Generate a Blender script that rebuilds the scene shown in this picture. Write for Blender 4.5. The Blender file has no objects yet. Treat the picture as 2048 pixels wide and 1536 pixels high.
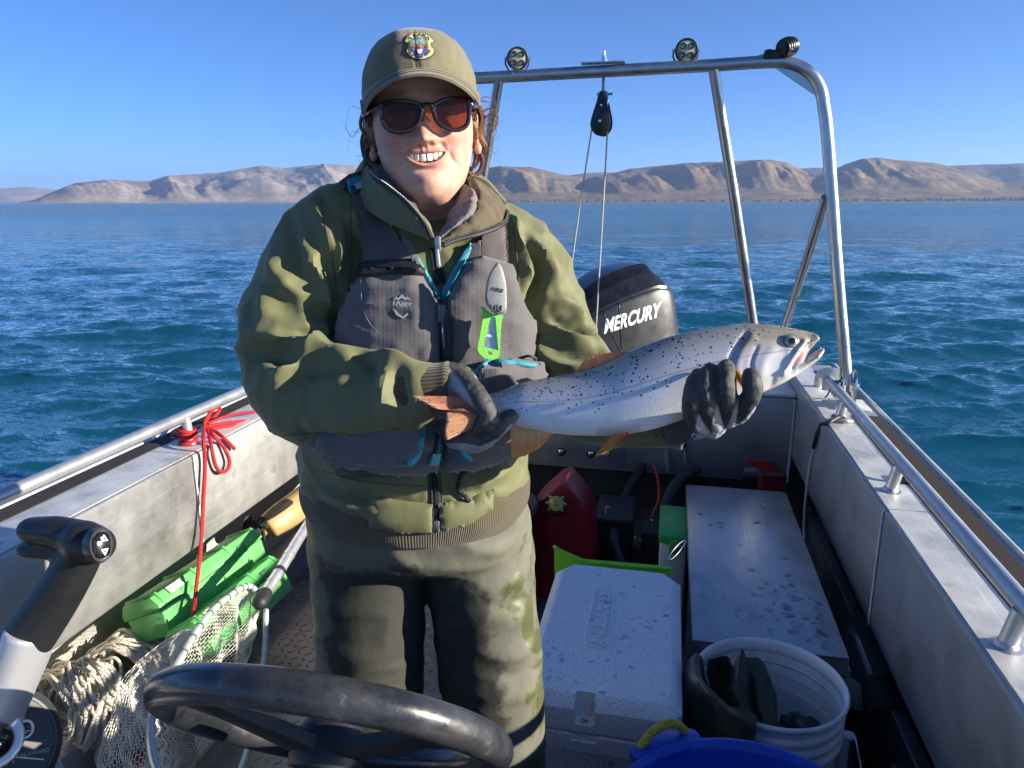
import bpy, bmesh, math, random
import numpy as np
from mathutils import Vector, Matrix
from mathutils.bvhtree import BVHTree
from mathutils import noise as mnoise
R = math.radians
random.seed(7); rng = np.random.default_rng(7)
scene = bpy.context.scene
col = scene.collection

# ------------------------------------------------------------------ camera
FPX, CW, CH = 1450.0, 2048.0, 1536.0          # focal length and size of the photograph in its own pixels
CAM = np.array([0.0, 0.0, 1.42]); PITCH, YAW, ROLL = R(14.07), R(12.3), R(0.14)
cd = bpy.data.cameras.new('camera'); cam = bpy.data.objects.new('camera', cd); col.objects.link(cam)
cd.sensor_width = 36.0; cd.lens = 36.0 * FPX / CW; cd.clip_start = 0.02; cd.clip_end = 60000
camrot = Matrix.Rotation(YAW, 3, 'Z') @ Matrix.Rotation(math.pi/2 - PITCH, 3, 'X') @ Matrix.Rotation(-ROLL, 3, 'Z')
cam.matrix_world = Matrix.Translation(CAM) @ camrot.to_4x4()
scene.camera = cam
# ------------------------------------------------------------------ sky, sun, exposure
SUN_EL, SUN_AZ = R(15.5), R(91.0)              # azimuth clockwise from +Y: the sun stands over the right gunwale
sdir = np.array([math.sin(SUN_AZ)*math.cos(SUN_EL), math.cos(SUN_AZ)*math.cos(SUN_EL), math.sin(SUN_EL)])
world = bpy.data.worlds.new('World'); scene.world = world; world.use_nodes = True
wn = world.node_tree.nodes; wl = world.node_tree.links
sky = wn.new('ShaderNodeTexSky'); sky.sky_type = 'NISHITA'; sky.sun_disc = False
sky.sun_elevation = SUN_EL; sky.sun_rotation = SUN_AZ; sky.altitude = 2500
sky.air_density = 0.85; sky.dust_density = 0.0; sky.ozone_density = 7.5
bg = wn['Background']; bg.inputs['Strength'].default_value = 0.072
wl.new(sky.outputs[0], bg.inputs['Color'])
sl = bpy.data.lights.new('sun', 'SUN'); sl.energy = 5.0; sl.angle = R(0.53); sl.color = (1.0, 0.91, 0.76)
sun = bpy.data.objects.new('sun', sl); col.objects.link(sun)
sun.rotation_euler = Vector(-sdir).to_track_quat('-Z', 'Y').to_euler()
sun.location = (6, 0, 5)
scene.view_settings.view_transform = 'Standard'; scene.view_settings.look = 'None'
scene.view_settings.exposure = 1.5; scene.view_settings.gamma = 1.0; scene.view_settings.use_curve_mapping = False

# ------------------------------------------------------------------ geometry helpers
CR = np.array(camrot)
def ray(px, py):
    return CR @ np.array([(px - CW/2)/FPX, -(py - CH/2)/FPX, -1.0])
def PT(px, py, t): return CAM + ray(px, py)*t                    # at depth t along the view axis
def PZ(px, py, z): d = ray(px, py); return CAM + d*((z - CAM[2])/d[2])
def PX(px, py, x): d = ray(px, py); return CAM + d*((x - CAM[0])/d[0])
def PY(px, py, y): d = ray(px, py); return CAM + d*((y - CAM[1])/d[1])
FW = np.array([-math.sin(YAW), math.cos(YAW), 0.0]); RT = np.array([math.cos(YAW), math.sin(YAW), 0.0]); UP = np.array([0, 0, 1.0])
def PF(px, py, F): d = ray(px, py); return CAM + d*(F/(d @ FW))   # at horizontal distance F in front of the photographer
def proj(v):
    q = (np.asarray(v) - CAM) @ CR
    return np.stack([CW/2 + FPX*q[..., 0]/-q[..., 2], CH/2 - FPX*q[..., 1]/-q[..., 2]], -1)

def tag(o, label=None, cat=None, group=None, kind=None):
    if label: o['label'] = label
    if cat: o['category'] = cat
    if group: o['group'] = group
    if kind: o['kind'] = kind
    return o
def thing(name, label, cat, loc, group=None, rotz=0.0):
    o = bpy.data.objects.new(name, None); col.objects.link(o)
    o.location = [float(c) for c in loc]; o.rotation_euler = (0, 0, rotz); o.empty_display_size = 0.05
    return tag(o, label, cat, group)
def wmat(o):
    m = Matrix.LocRotScale(o.location, o.rotation_euler, o.scale)
    return wmat(o.parent) @ o.matrix_parent_inverse @ m if o.parent else m
def adopt(o, parent):
    if parent is not None:
        o.parent = parent; o.matrix_parent_inverse = wmat(parent).inverted()
def newmesh(name, v, f, smooth=True, sharp=None):
    me = bpy.data.meshes.new(name)
    me.from_pydata([tuple(map(float, p)) for p in v] if not isinstance(v, np.ndarray) else v.astype(float).tolist(), [], [tuple(map(int, q)) for q in f] if not isinstance(f, np.ndarray) else f.tolist())
    me.update()
    if smooth:
        me.polygons.foreach_set('use_smooth', np.ones(len(me.polygons), bool))
        if sharp: me.set_sharp_from_angle(angle=R(sharp))
    return me
def obj(name, vf, m=None, parent=None, smooth=True, sharp=35, label=None, cat=None, group=None, kind=None):
    me = vf if isinstance(vf, bpy.types.Mesh) else newmesh(name, vf[0], vf[1], smooth, sharp)
    if m is not None: me.materials.clear(); me.materials.append(m)
    o = bpy.data.objects.new(name, me); col.objects.link(o); adopt(o, parent)
    return tag(o, label, cat, group, kind)
def clone(o, parent=None, loc=None, rot=None):
    c = o.copy(); col.objects.link(c); c.parent = None
    if loc is not None: c.location = loc
    if rot is not None: c.rotation_euler = rot
    adopt(c, parent); return c

def join(*parts):
    V, F, n = [], [], 0
    for v, f in parts:
        v = np.asarray(v, float); V.append(v)
        F += [tuple(int(i)+n for i in q) for q in f]; n += len(v)
    return np.concatenate(V), F
def grid_faces(n, m, wrap=False):
    i, j = np.meshgrid(np.arange(n-1), np.arange(m if wrap else m-1), indexing='ij'); i = i.ravel(); j = j.ravel(); k = (j+1) % m
    return np.stack([i*m+j, i*m+k, (i+1)*m+k, (i+1)*m+j], 1)
def loft(rings, cap=True):
    """rings: (n, m, 3) closed cross sections -> closed skin."""
    r = np.asarray(rings, float); n, m = r.shape[:2]
    f = grid_faces(n, m, True).tolist()
    if cap: f += [list(range(m))[::-1], [(n-1)*m + k for k in range(m)]]
    return r.reshape(-1, 3), f
def frames(p):
    p = np.asarray(p, float); n = len(p); t = np.gradient(p, axis=0) if n > 2 else np.repeat((p[-1]-p[0])[None], n, 0)
    t /= np.linalg.norm(t, axis=1, keepdims=True) + 1e-12
    a = np.array([0, 0, 1.0]) if abs(t[0][2]) < 0.9 else np.array([1.0, 0, 0])
    x = np.cross(a, t[0]); x /= np.linalg.norm(x); X = [x]
    for i in range(1, n):
        x = X[-1] - t[i]*(X[-1] @ t[i]); X.append(x/(np.linalg.norm(x)+1e-12))
    X = np.array(X); return t, X, np.cross(t, X)
def tube(p, r, m=12, cap='flat', flat=None):
    """sweep a circle along the points; flat = (a, b) scales the two axes; cap 'round' closes with domes."""
    p = np.asarray(p, float); n = len(p); r = np.broadcast_to(np.asarray(r, float), (n,)).copy()
    t, X, Y = frames(p)
    if cap == 'round':
        ks = [0.35, 0.75, 0.95]; P0, R0 = [], []; P1, R1 = [], []
        for a in (80, 55, 28):
            P0.append(p[0] - t[0]*r[0]*math.sin(R(a))); R0.append(r[0]*math.cos(R(a)))
            P1.append(p[-1] + t[-1]*r[-1]*math.sin(R(a))); R1.append(r[-1]*math.cos(R(a)))
        p = np.concatenate([P0, p, P1[::-1]]); r = np.concatenate([R0, r, R1[::-1]])
        X = np.concatenate([[X[0]]*3, X, [X[-1]]*3]); Y = np.concatenate([[Y[0]]*3, Y, [Y[-1]]*3])
    a, b = flat or (1, 1); th = np.linspace(0, 2*np.pi, m, endpoint=False)
    ring = p[:, None] + r[:, None, None]*(a*np.cos(th)[None, :, None]*X[:, None] + b*np.sin(th)[None, :, None]*Y[:, None])
    return loft(ring)
def torus_tube(p, r, m=10):
    """closed loop sweep"""
    p = np.asarray(p, float); n = len(p); t = np.roll(p, -1, 0) - np.roll(p, 1, 0); t /= np.linalg.norm(t, axis=1, keepdims=True)
    c = p.mean(0); nrm = np.cross(p[0]-c, p[n//4]-c); nrm /= np.linalg.norm(nrm)
    X = np.cross(t, nrm); X /= np.linalg.norm(X, axis=1, keepdims=True); Y = np.cross(t, X)
    th = np.linspace(0, 2*np.pi, m, endpoint=False); r = np.broadcast_to(np.asarray(r, float), (n,))
    ring = p[:, None] + r[:, None, None]*(np.cos(th)[None, :, None]*X[:, None] + np.sin(th)[None, :, None]*Y[:, None])
    f = []
    for i in range(n):
        for j in range(m):
            f.append((i*m+j, i*m+(j+1) % m, ((i+1) % n)*m+(j+1) % m, ((i+1) % n)*m+j))
    return ring.reshape(-1, 3), f
def crv(p, n=40, closed=False):
    """Catmull-Rom through control points (any dimension)."""
    p = np.asarray(p, float)
    q = np.concatenate([p[-1:], p, p[:2]]) if closed else np.concatenate([2*p[:1]-p[1:2], p, 2*p[-1:]-p[-2:-1]])
    segs = len(q) - 3; u = np.linspace(0, segs, n, endpoint=not closed); i = np.minimum(u.astype(int), segs-1); u = (u - i)[:, None]
    a, b, c, d = q[i], q[i+1], q[i+2], q[i+3]
    return 0.5*(2*b + (c-a)*u + (2*a-5*b+4*c-d)*u**2 + (3*b-a-3*c+d)*u**3)
def lathe(prof, n=48, origin=(0, 0, 0), closed=False, sx=1, sy=1):
    """(radius, z) profile turned about z."""
    prof = np.asarray(prof, float); th = np.linspace(0, 2*np.pi, n, endpoint=False)
    v = np.stack([prof[:, 0:1]*np.cos(th)*sx, prof[:, 0:1]*np.sin(th)*sy, np.repeat(prof[:, 1:2], n, 1)], -1) + np.asarray(origin, float)
    m = len(prof); f = grid_faces(m, n, True).tolist()
    if closed:
        f += [((m-1)*n+j, (m-1)*n+(j+1) % n, (j+1) % n, j) for j in range(n)]
    else:
        if prof[0, 0] > 1e-6: f.append(list(range(n))[::-1])
        if prof[-1, 0] > 1e-6: f.append([(m-1)*n+k for k in range(n)])
    return v.reshape(-1, 3), f
def box(lo, hi, bev=0.0, seg=2):
    bm = bmesh.new(); bmesh.ops.create_cube(bm, size=1)
    lo, hi = np.asarray(lo, float), np.asarray(hi, float)
    for v in bm.verts: v.co = Vector(((lo+hi)/2 + np.array(v.co)*(hi-lo)))
    if bev: bmesh.ops.bevel(bm, geom=bm.edges[:], offset=bev, segments=seg, profile=0.5, affect='EDGES')
    return bmvf(bm)
def bmvf(bm):
    bm.verts.index_update(); v = np.array([tuple(x.co) for x in bm.verts]); f = [[x.index for x in q.verts] for q in bm.faces]; bm.free(); return v, f
def prism(poly, ax, ay, az, o, bev=0.0, seg=2):
    """extrude a 2-D outline (in axes ax, ay from origin o) along az (full vector)."""
    bm = bmesh.new(); ax, ay, az, o = [np.asarray(k, float) for k in (ax, ay, az, o)]
    vs = [bm.verts.new(Vector(o + ax*a + ay*b)) for a, b in poly]; fc = bm.faces.new(vs)
    r = bmesh.ops.extrude_face_region(bm, geom=[fc]); nv = [g for g in r['geom'] if isinstance(g, bmesh.types.BMVert)]
    bmesh.ops.translate(bm, verts=nv, vec=Vector(az))
    bmesh.ops.recalc_face_normals(bm, faces=bm.faces[:])
    if bev: bmesh.ops.bevel(bm, geom=bm.edges[:], offset=bev, segments=seg, profile=0.5, affect='EDGES')
    return bmvf(bm)
def quadbox(c4, nrm, th, bev=0.0):
    """slab from four corner points (ccw) thickened by th against nrm."""
    c = np.asarray(c4, float); n = np.asarray(nrm, float); n = n/np.linalg.norm(n)
    e1 = np.array([1.0, 0]); bm = bmesh.new(); vs = [bm.verts.new(Vector(p)) for p in c]; fc = bm.faces.new(vs)
    r = bmesh.ops.extrude_face_region(bm, geom=[fc]); nv = [g for g in r['geom'] if isinstance(g, bmesh.types.BMVert)]
    bmesh.ops.translate(bm, verts=nv, vec=Vector(-n*th)); bmesh.ops.recalc_face_normals(bm, faces=bm.faces[:])
    if bev: bmesh.ops.bevel(bm, geom=bm.edges[:], offset=bev, segments=2, profile=0.5, affect='EDGES')
    return bmvf(bm)
def ellipsoid(c, r, rot=None, n=24):
    th = np.linspace(0, np.pi, n//2+1)[1:-1]; ph = np.linspace(0, 2*np.pi, n, endpoint=False)
    v = np.stack([np.sin(th)[:, None]*np.cos(ph), np.sin(th)[:, None]*np.sin(ph), np.repeat(np.cos(th)[:, None], n, 1)], -1)
    v = v.reshape(-1, 3); v = np.concatenate([v, [[0, 0, 1], [0, 0, -1]]])*np.asarray(r, float)
    if rot is not None: v = v @ np.array(rot).T
    m = n//2-1; f = [tuple(q[::-1]) for q in grid_faces(m, n, True).tolist()]
    f += [(m*n, j, (j+1) % n) for j in range(n)] + [(m*n+1, (m-1)*n+(j+1) % n, (m-1)*n+j) for j in range(n)]
    return v + np.asarray(c, float), f
def dgmesh(o):
    dg = bpy.context.evaluated_depsgraph_get(); dg.update()
    return bpy.data.meshes.new_from_object(o.evaluated_get(dg))
def mesh_np(me):
    v = np.empty(len(me.vertices)*3); me.vertices.foreach_get('co', v); v = v.reshape(-1, 3)
    lt = np.empty(len(me.polygons), int); me.polygons.foreach_get('loop_total', lt)
    li = np.empty(len(me.loops), int); me.loops.foreach_get('vertex_index', li)
    out, k = [], 0
    if len(lt) and (lt == lt[0]).all(): return v, li.reshape(-1, lt[0])
    for c in lt: out.append(li[k:k+c].tolist()); k += c
    return v, out
def remesh(parts, voxel):
    v, f = join(*parts); me = newmesh('tmp', v, f, False)
    bm = bmesh.new(); bm.from_mesh(me); bmesh.ops.recalc_face_normals(bm, faces=bm.faces[:]); bm.to_mesh(me); bm.free()
    o = bpy.data.objects.new('tmp', me); col.objects.link(o)
    md = o.modifiers.new('r', 'REMESH'); md.mode = 'VOXEL'; md.voxel_size = voxel
    m2 = dgmesh(o); out = mesh_np(m2)
    bpy.data.objects.remove(o); bpy.data.meshes.remove(me); bpy.data.meshes.remove(m2)
    return out
def edges_of(f):
    f = np.asarray(f)
    if f.ndim == 2:
        e = np.concatenate([np.stack([f[:, i], f[:, (i+1) % f.shape[1]]], 1) for i in range(f.shape[1])])
    else:
        e = np.array([(q[i], q[(i+1) % len(q)]) for q in f for i in range(len(q))])
    return np.unique(np.sort(e, 1), axis=0)
def smooth(v, f, it=5, k=0.5, mask=None):
    e = edges_of(f); n = len(v); deg = np.bincount(e.ravel(), minlength=n).astype(float)[:, None]
    v = v.copy()
    for _ in range(it):
        s = np.stack([np.bincount(e[:, 0], v[e[:, 1], c], n) + np.bincount(e[:, 1], v[e[:, 0], c], n) for c in range(3)], 1)
        d = (s/np.maximum(deg, 1) - v)*k
        v += d if mask is None else d*mask[:, None]
    return v
def vnormals(v, f):
    f = np.asarray(f); n = np.zeros_like(v); a = v[f[:, 1]] - v[f[:, 0]]; b = v[f[:, 2]] - v[f[:, 0]]; c = np.cross(a, b)
    if f.shape[1] == 4: c += np.cross(v[f[:, 2]]-v[f[:, 0]], v[f[:, 3]]-v[f[:, 0]])
    for k in range(f.shape[1]):
        for d in range(3): n[:, d] += np.bincount(f[:, k], c[:, d], len(v))
    return n/(np.linalg.norm(n, axis=1, keepdims=True)+1e-12)
_perm = np.random.default_rng(3).permutation(256); _perm = np.concatenate([_perm, _perm, _perm])
_grad = np.random.default_rng(4).normal(size=(256, 3)); _grad /= np.linalg.norm(_grad, axis=1, keepdims=True)
def pnoise(p):
    p = np.asarray(p, float); i = np.floor(p).astype(int); f = p - i; u = f*f*f*(f*(f*6-15)+10); out = 0
    for dx in (0, 1):
        for dy in (0, 1):
            for dz in (0, 1):
                h = _perm[_perm[_perm[(i[:, 0]+dx) & 255] + ((i[:, 1]+dy) & 255)] + ((i[:, 2]+dz) & 255)]
                g = _grad[h]; w = (u[:, 0] if dx else 1-u[:, 0])*(u[:, 1] if dy else 1-u[:, 1])*(u[:, 2] if dz else 1-u[:, 2])
                out = out + w*(g[:, 0]*(f[:, 0]-dx) + g[:, 1]*(f[:, 1]-dy) + g[:, 2]*(f[:, 2]-dz))
    return out*1.5
def fbm(p, o=4, g=0.5): return sum(pnoise(np.asarray(p)*2.0**k + 17*k)*g**k for k in range(o))
def bvh(vf): return BVHTree.FromPolygons([Vector(p) for p in vf[0]], [list(map(int, q)) for q in vf[1]])
def seg_dist(p, a, b):
    d = b - a; t = np.clip(((p - a) @ d)/(d @ d + 1e-12), 0, 1); return np.linalg.norm(p - a - t[:, None]*d, axis=1), t
def line_dist(p, q):
    """distance of points p to polyline q and position 0..1 along it"""
    best = np.full(len(p), 1e9); pos = np.zeros(len(p))
    for i in range(len(q)-1):
        d, t = seg_dist(p, q[i], q[i+1]); m = d < best; best[m] = d[m]; pos[m] = (i + t[m])/(len(q)-1)
    return best, pos
def inside(poly, pts):
    x, y = pts[:, 0], pts[:, 1]; c = np.zeros(len(pts), bool); poly = np.asarray(poly); j = len(poly)-1
    for i in range(len(poly)):
        xi, yi = poly[i]; xj, yj = poly[j]
        c ^= ((yi > y) != (yj > y)) & (x < (xj-xi)*(y-yi)/(yj-yi+1e-12)+xi); j = i
    return c
def fill2d(outer, step, holes=()):
    """triangulate a 2-D outline with inner points about step apart -> (pts, tris, boundary loops)"""
    from mathutils.geometry import delaunay_2d_cdt
    def dens(p):
        p = np.asarray(p, float); out = []
        for a, b in zip(p, np.roll(p, -1, 0)):
            k = max(1, int(round(np.linalg.norm(b-a)/step))); out += [a + (b-a)*i/k for i in range(k)]
        return np.array(out)
    o = dens(outer); hs = [dens(h) for h in holes]; pts = [o] + hs; loops = []; k = 0
    for q in pts: loops.append(list(range(k, k+len(q)))); k += len(q)
    lo, hi = o.min(0), o.max(0); gx, gy = np.meshgrid(np.arange(lo[0]+step/2, hi[0], step), np.arange(lo[1]+step/2, hi[1], step))
    g = np.stack([gx.ravel() + (np.arange(gx.size) // gx.shape[1] % 2)*step*0.5, gy.ravel()], 1)
    bnd = np.concatenate(pts)
    if len(g):
        d = np.full(len(g), 1e9)
        for b0 in range(0, len(bnd), 64): d = np.minimum(d, np.linalg.norm(g[:, None]-bnd[None, b0:b0+64], axis=2).min(1))
        ok = inside(o, g) & (d > step*0.45)
        for h in hs: ok &= ~inside(h, g)
        g = g[ok]
    allp = np.concatenate([bnd, g]) if len(g) else bnd
    ed = [(l[i], l[(i+1) % len(l)]) for l in loops for i in range(len(l))]
    rv, re_, rf, *_ = delaunay_2d_cdt([Vector(p) for p in allp], ed, [], 0, 1e-7)
    rv = np.array([tuple(p) for p in rv]); cen = np.array([rv[list(q)].mean(0) for q in rf])
    ok = inside(o, cen)
    for h in hs: ok &= ~inside(h, cen)
    rf = [q for q, k2 in zip(rf, ok) if k2]
    from collections import Counter
    cnt = Counter()
    for q in rf:
        for i in range(len(q)): cnt[(q[i], q[(i+1) % len(q)])] += 1
    be = [e for e in cnt if (e[1], e[0]) not in cnt]
    return rv, rf, be
def patch(poly, tree, th=0.003, step=5, lift=0.0, pillow=0.0, pw=30, holes=(), fallback=None, px=True):
    """cloth or plate lying on a surface: an outline seen from the photographer's place is laid on the mesh behind it (tree), with its own
    thickness th above it; pillow swells the middle over pw outline units."""
    p2, tri, be = fill2d(poly, step, holes); n = len(p2); base = np.empty((n, 3)); nr = np.empty((n, 3)); bad = []
    for i, q in enumerate(p2):
        d = ray(*q); d = d/np.linalg.norm(d); h = tree.ray_cast(Vector(CAM), Vector(d))
        if h[0] is None: bad.append(i); continue
        base[i] = h[0]; k = np.array(h[1]); nr[i] = k if k @ d < 0 else -k
    if bad:
        good = np.setdiff1d(np.arange(n), bad)
        for i in bad:
            j = good[np.argmin(np.linalg.norm(p2[good]-p2[i], axis=1))]; t = (base[j]-CAM) @ -CR[:, 2]
            base[i] = PT(*p2[i], t); nr[i] = nr[j]
    for _ in range(3):                                     # even out the normals
        e = edges_of(np.array(tri)); s = nr.copy()
        for d in range(3): s[:, d] += np.bincount(e[:, 0], nr[e[:, 1], d], n) + np.bincount(e[:, 1], nr[e[:, 0], d], n)
        nr = s/np.linalg.norm(s, axis=1, keepdims=True)
    hgt = np.full(n, th)
    if pillow:
        bp = p2[np.unique(np.array(be))]; d = np.array([np.linalg.norm(bp-q, axis=1).min() for q in p2]); x = np.clip(d/pw, 0, 1)
        hgt = th + pillow*np.sqrt(1-(1-x)**2)
    top = base + nr*(lift + hgt)[:, None]; bot = base + nr*(lift - 0.0015)
    flip = False
    q = tri[0]; nn = np.cross(top[q[1]]-top[q[0]], top[q[2]]-top[q[0]]); flip = nn @ nr[q[0]] < 0
    T = [tuple(q[::-1]) if flip else tuple(q) for q in tri]
    F = T + [tuple(i+n for i in q[::-1]) for q in T]
    F += [((b, a, a+n, b+n) if not flip else (a, b, b+n, a+n)) for a, b in be]
    return np.concatenate([top, bot]), F
def text_shapes(s, size=1.0, shear=0.0, bold=0.0, spacing=1.0):
    """letters as a flat triangulated mesh in x, y"""
    cu = bpy.data.curves.new('tmp', 'FONT'); cu.body = s; cu.size = size; cu.shear = shear; cu.offset = bold; cu.space_character = spacing
    cu.align_x = 'CENTER'; cu.align_y = 'CENTER'; cu.resolution_u = 4
    o = bpy.data.objects.new('tmp', cu); col.objects.link(o); me = dgmesh(o); v, f = mesh_np(me)
    bpy.data.objects.remove(o); bpy.data.curves.remove(cu); bpy.data.meshes.remove(me)
    return v[:, :2], [list(q) for q in f]
def lay(p2, f, mapf, th):
    """flat shapes (p2, f) laid through mapf(p2) -> (points, normals) with thickness th"""
    b, nr = mapf(p2); n = len(b); top = b + nr*th; bot = b - nr*0.0005
    from collections import Counter
    cnt = Counter((q[i], q[(i+1) % len(q)]) for q in f for i in range(len(q)))
    be = [e for e in cnt if (e[1], e[0]) not in cnt]
    return np.concatenate([top, bot]), [tuple(q) for q in f] + [tuple(i+n for i in reversed(q)) for q in f] + [(b_, a, a+n, b_+n) for a, b_ in be]
def raymap(tree):
    def m(p2):
        B, N = [], []
        for q in p2:
            d = ray(*q); d = d/np.linalg.norm(d); h = tree.ray_cast(Vector(CAM), Vector(d))
            if h[0] is None: h = tree.find_nearest(Vector(PT(*q, 1.0)))
            k = np.array(h[1]); B.append(h[0]); N.append(k if k @ d < 0 else -k)
        return np.array(B, float), np.array(N)
    return m

# ------------------------------------------------------------------ materials
def M(name, c, rough=0.5, metal=0.0, var=0.12, vs=6.0, bump=0.0, bs=80.0, rvar=0.0, coat=0.0, sss=0.0, spec=0.5, c2=None, stretch=None, sheen=0.0, vd=4, alpha=1.0, trans=0.0, ior=1.45, attr=None, bd=3, emis=None):
    m = bpy.data.materials.new(name); m.use_nodes = True; nt = m.node_tree; N = nt.nodes; Lk = nt.links; b = N['Principled BSDF']
    c = tuple(c) + (1,) if len(c) == 3 else c
    b.inputs['Base Color'].default_value = c; b.inputs['Roughness'].default_value = rough; b.inputs['Metallic'].default_value = metal
    b.inputs['Specular IOR Level'].default_value = spec; b.inputs['Coat Weight'].default_value = coat; b.inputs['Coat Roughness'].default_value = 0.15
    b.inputs['IOR'].default_value = ior; b.inputs['Transmission Weight'].default_value = trans; b.inputs['Alpha'].default_value = alpha
    if sss: b.inputs['Subsurface Weight'].default_value = sss; b.inputs['Subsurface Radius'].default_value = (1.0, 0.35, 0.2); b.inputs['Subsurface Scale'].default_value = 0.006
    if sheen: b.inputs['Sheen Weight'].default_value = sheen; b.inputs['Sheen Roughness'].default_value = 0.6
    tc = N.new('ShaderNodeTexCoord'); src = tc.outputs['Object']
    if attr: a = N.new('ShaderNodeAttribute'); a.attribute_name = attr; src = a.outputs['Vector']
    if stretch:
        mp = N.new('ShaderNodeMapping'); mp.inputs['Scale'].default_value = stretch; Lk.new(src, mp.inputs[0]); src = mp.outputs[0]
    if var or c2 is not None:
        nz = N.new('ShaderNodeTexNoise'); nz.inputs['Scale'].default_value = vs; nz.inputs['Detail'].default_value = vd; nz.inputs['Roughness'].default_value = 0.65; Lk.new(src, nz.inputs['Vector'])
        rp = N.new('ShaderNodeValToRGB'); Lk.new(nz.outputs[0], rp.inputs[0]); e = rp.color_ramp.elements; e[0].position = 0.32; e[1].position = 0.68
        e[0].color = [x*(1-var) for x in c[:3]] + [1] if c2 is None else tuple(c2) + (1,); e[1].color = [min(1, x*(1+var)) for x in c[:3]] + [1]
        Lk.new(rp.outputs[0], b.inputs['Base Color'])
        if rvar:
            mr = N.new('ShaderNodeMapRange'); mr.inputs['From Min'].default_value = 0.3; mr.inputs['From Max'].default_value = 0.7
            mr.inputs['To Min'].default_value = max(0.02, rough-rvar); mr.inputs['To Max'].default_value = min(1, rough+rvar)
            n2 = N.new('ShaderNodeTexNoise'); n2.inputs['Scale'].default_value = vs*2.3; n2.inputs['Detail'].default_value = 5; Lk.new(src, n2.inputs['Vector'])
            Lk.new(n2.outputs[0], mr.inputs[0]); Lk.new(mr.outputs[0], b.inputs['Roughness'])
    if bump:
        nb = N.new('ShaderNodeTexNoise'); nb.inputs['Scale'].default_value = bs; nb.inputs['Detail'].default_value = bd; Lk.new(src, nb.inputs['Vector'])
        bp = N.new('ShaderNodeBump'); bp.inputs['Strength'].default_value = bump; bp.inputs['Distance'].default_value = 0.002; Lk.new(nb.outputs[0], bp.inputs['Height'])
        Lk.new(bp.outputs[0], b.inputs['Normal'])
    return m
class NT:
    """terse node building on top of a material"""
    def __init__(s, m): s.t = m.node_tree; s.N = s.t.nodes; s.b = s.N['Principled BSDF']
    def n(s, typ, **k):
        x = s.N.new('ShaderNode' + typ)
        for a, v in k.items():
            if a.startswith('_'): setattr(x, a[1:], v)
            else:
                i = x.inputs[int(a[1:])] if a[0] == 'i' and a[1:].isdigit() else x.inputs[a.replace('__', ' ')]
                if isinstance(v, bpy.types.NodeSocket): s.t.links.new(v, i)
                else: i.default_value = v
        return x
    def ramp(s, fac, stops, interp='LINEAR'):
        x = s.N.new('ShaderNodeValToRGB'); s.t.links.new(fac, x.inputs[0]); r = x.color_ramp; r.interpolation = interp
        while len(r.elements) < len(stops): r.elements.new(0.5)
        for e, (p, c) in zip(r.elements, stops): e.position = p; e.color = (tuple(c) + (1,))[:4] if not np.isscalar(c) else (c, c, c, 1)
        return x.outputs[0]
    def math(s, op, a, b=0.0, clamp=False):
        x = s.N.new('ShaderNodeMath'); x.operation = op; x.use_clamp = clamp
        for i, v in enumerate((a, b)):
            if isinstance(v, bpy.types.NodeSocket): s.t.links.new(v, x.inputs[i])
            else: x.inputs[i].default_value = v
        return x.outputs[0]
    def mix(s, fac, a, b, mode='MIX'):
        x = s.N.new('ShaderNodeMix'); x.data_type = 'RGBA'; x.blend_type = mode
        for i, v in zip((x.inputs[0], x.inputs[6], x.inputs[7]), (fac, a, b)):
            if isinstance(v, bpy.types.NodeSocket): s.t.links.new(v, i)
            else: i.default_value = v if np.isscalar(v) else (tuple(v) + (1,))[:4]
        return x.outputs[2]
    def to(s, sock, inp): s.t.links.new(sock, s.b.inputs[inp] if isinstance(inp, str) else inp)
def attr_vec(me, name, arr):
    a = me.attributes.new(name, 'FLOAT_VECTOR', 'POINT'); a.data.foreach_set('vector', np.asarray(arr, float).ravel())
def attr_col(me, name, arr):
    a = me.color_attributes.new(name, 'FLOAT_COLOR', 'POINT'); c = np.ones((len(me.vertices), 4)); c[:, :np.asarray(arr).shape[1]] = arr; a.data.foreach_set('color', c.ravel())
def attr_f(me, name, arr):
    a = me.attributes.new(name, 'FLOAT', 'POINT'); a.data.foreach_set('value', np.asarray(arr, float).ravel())
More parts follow.
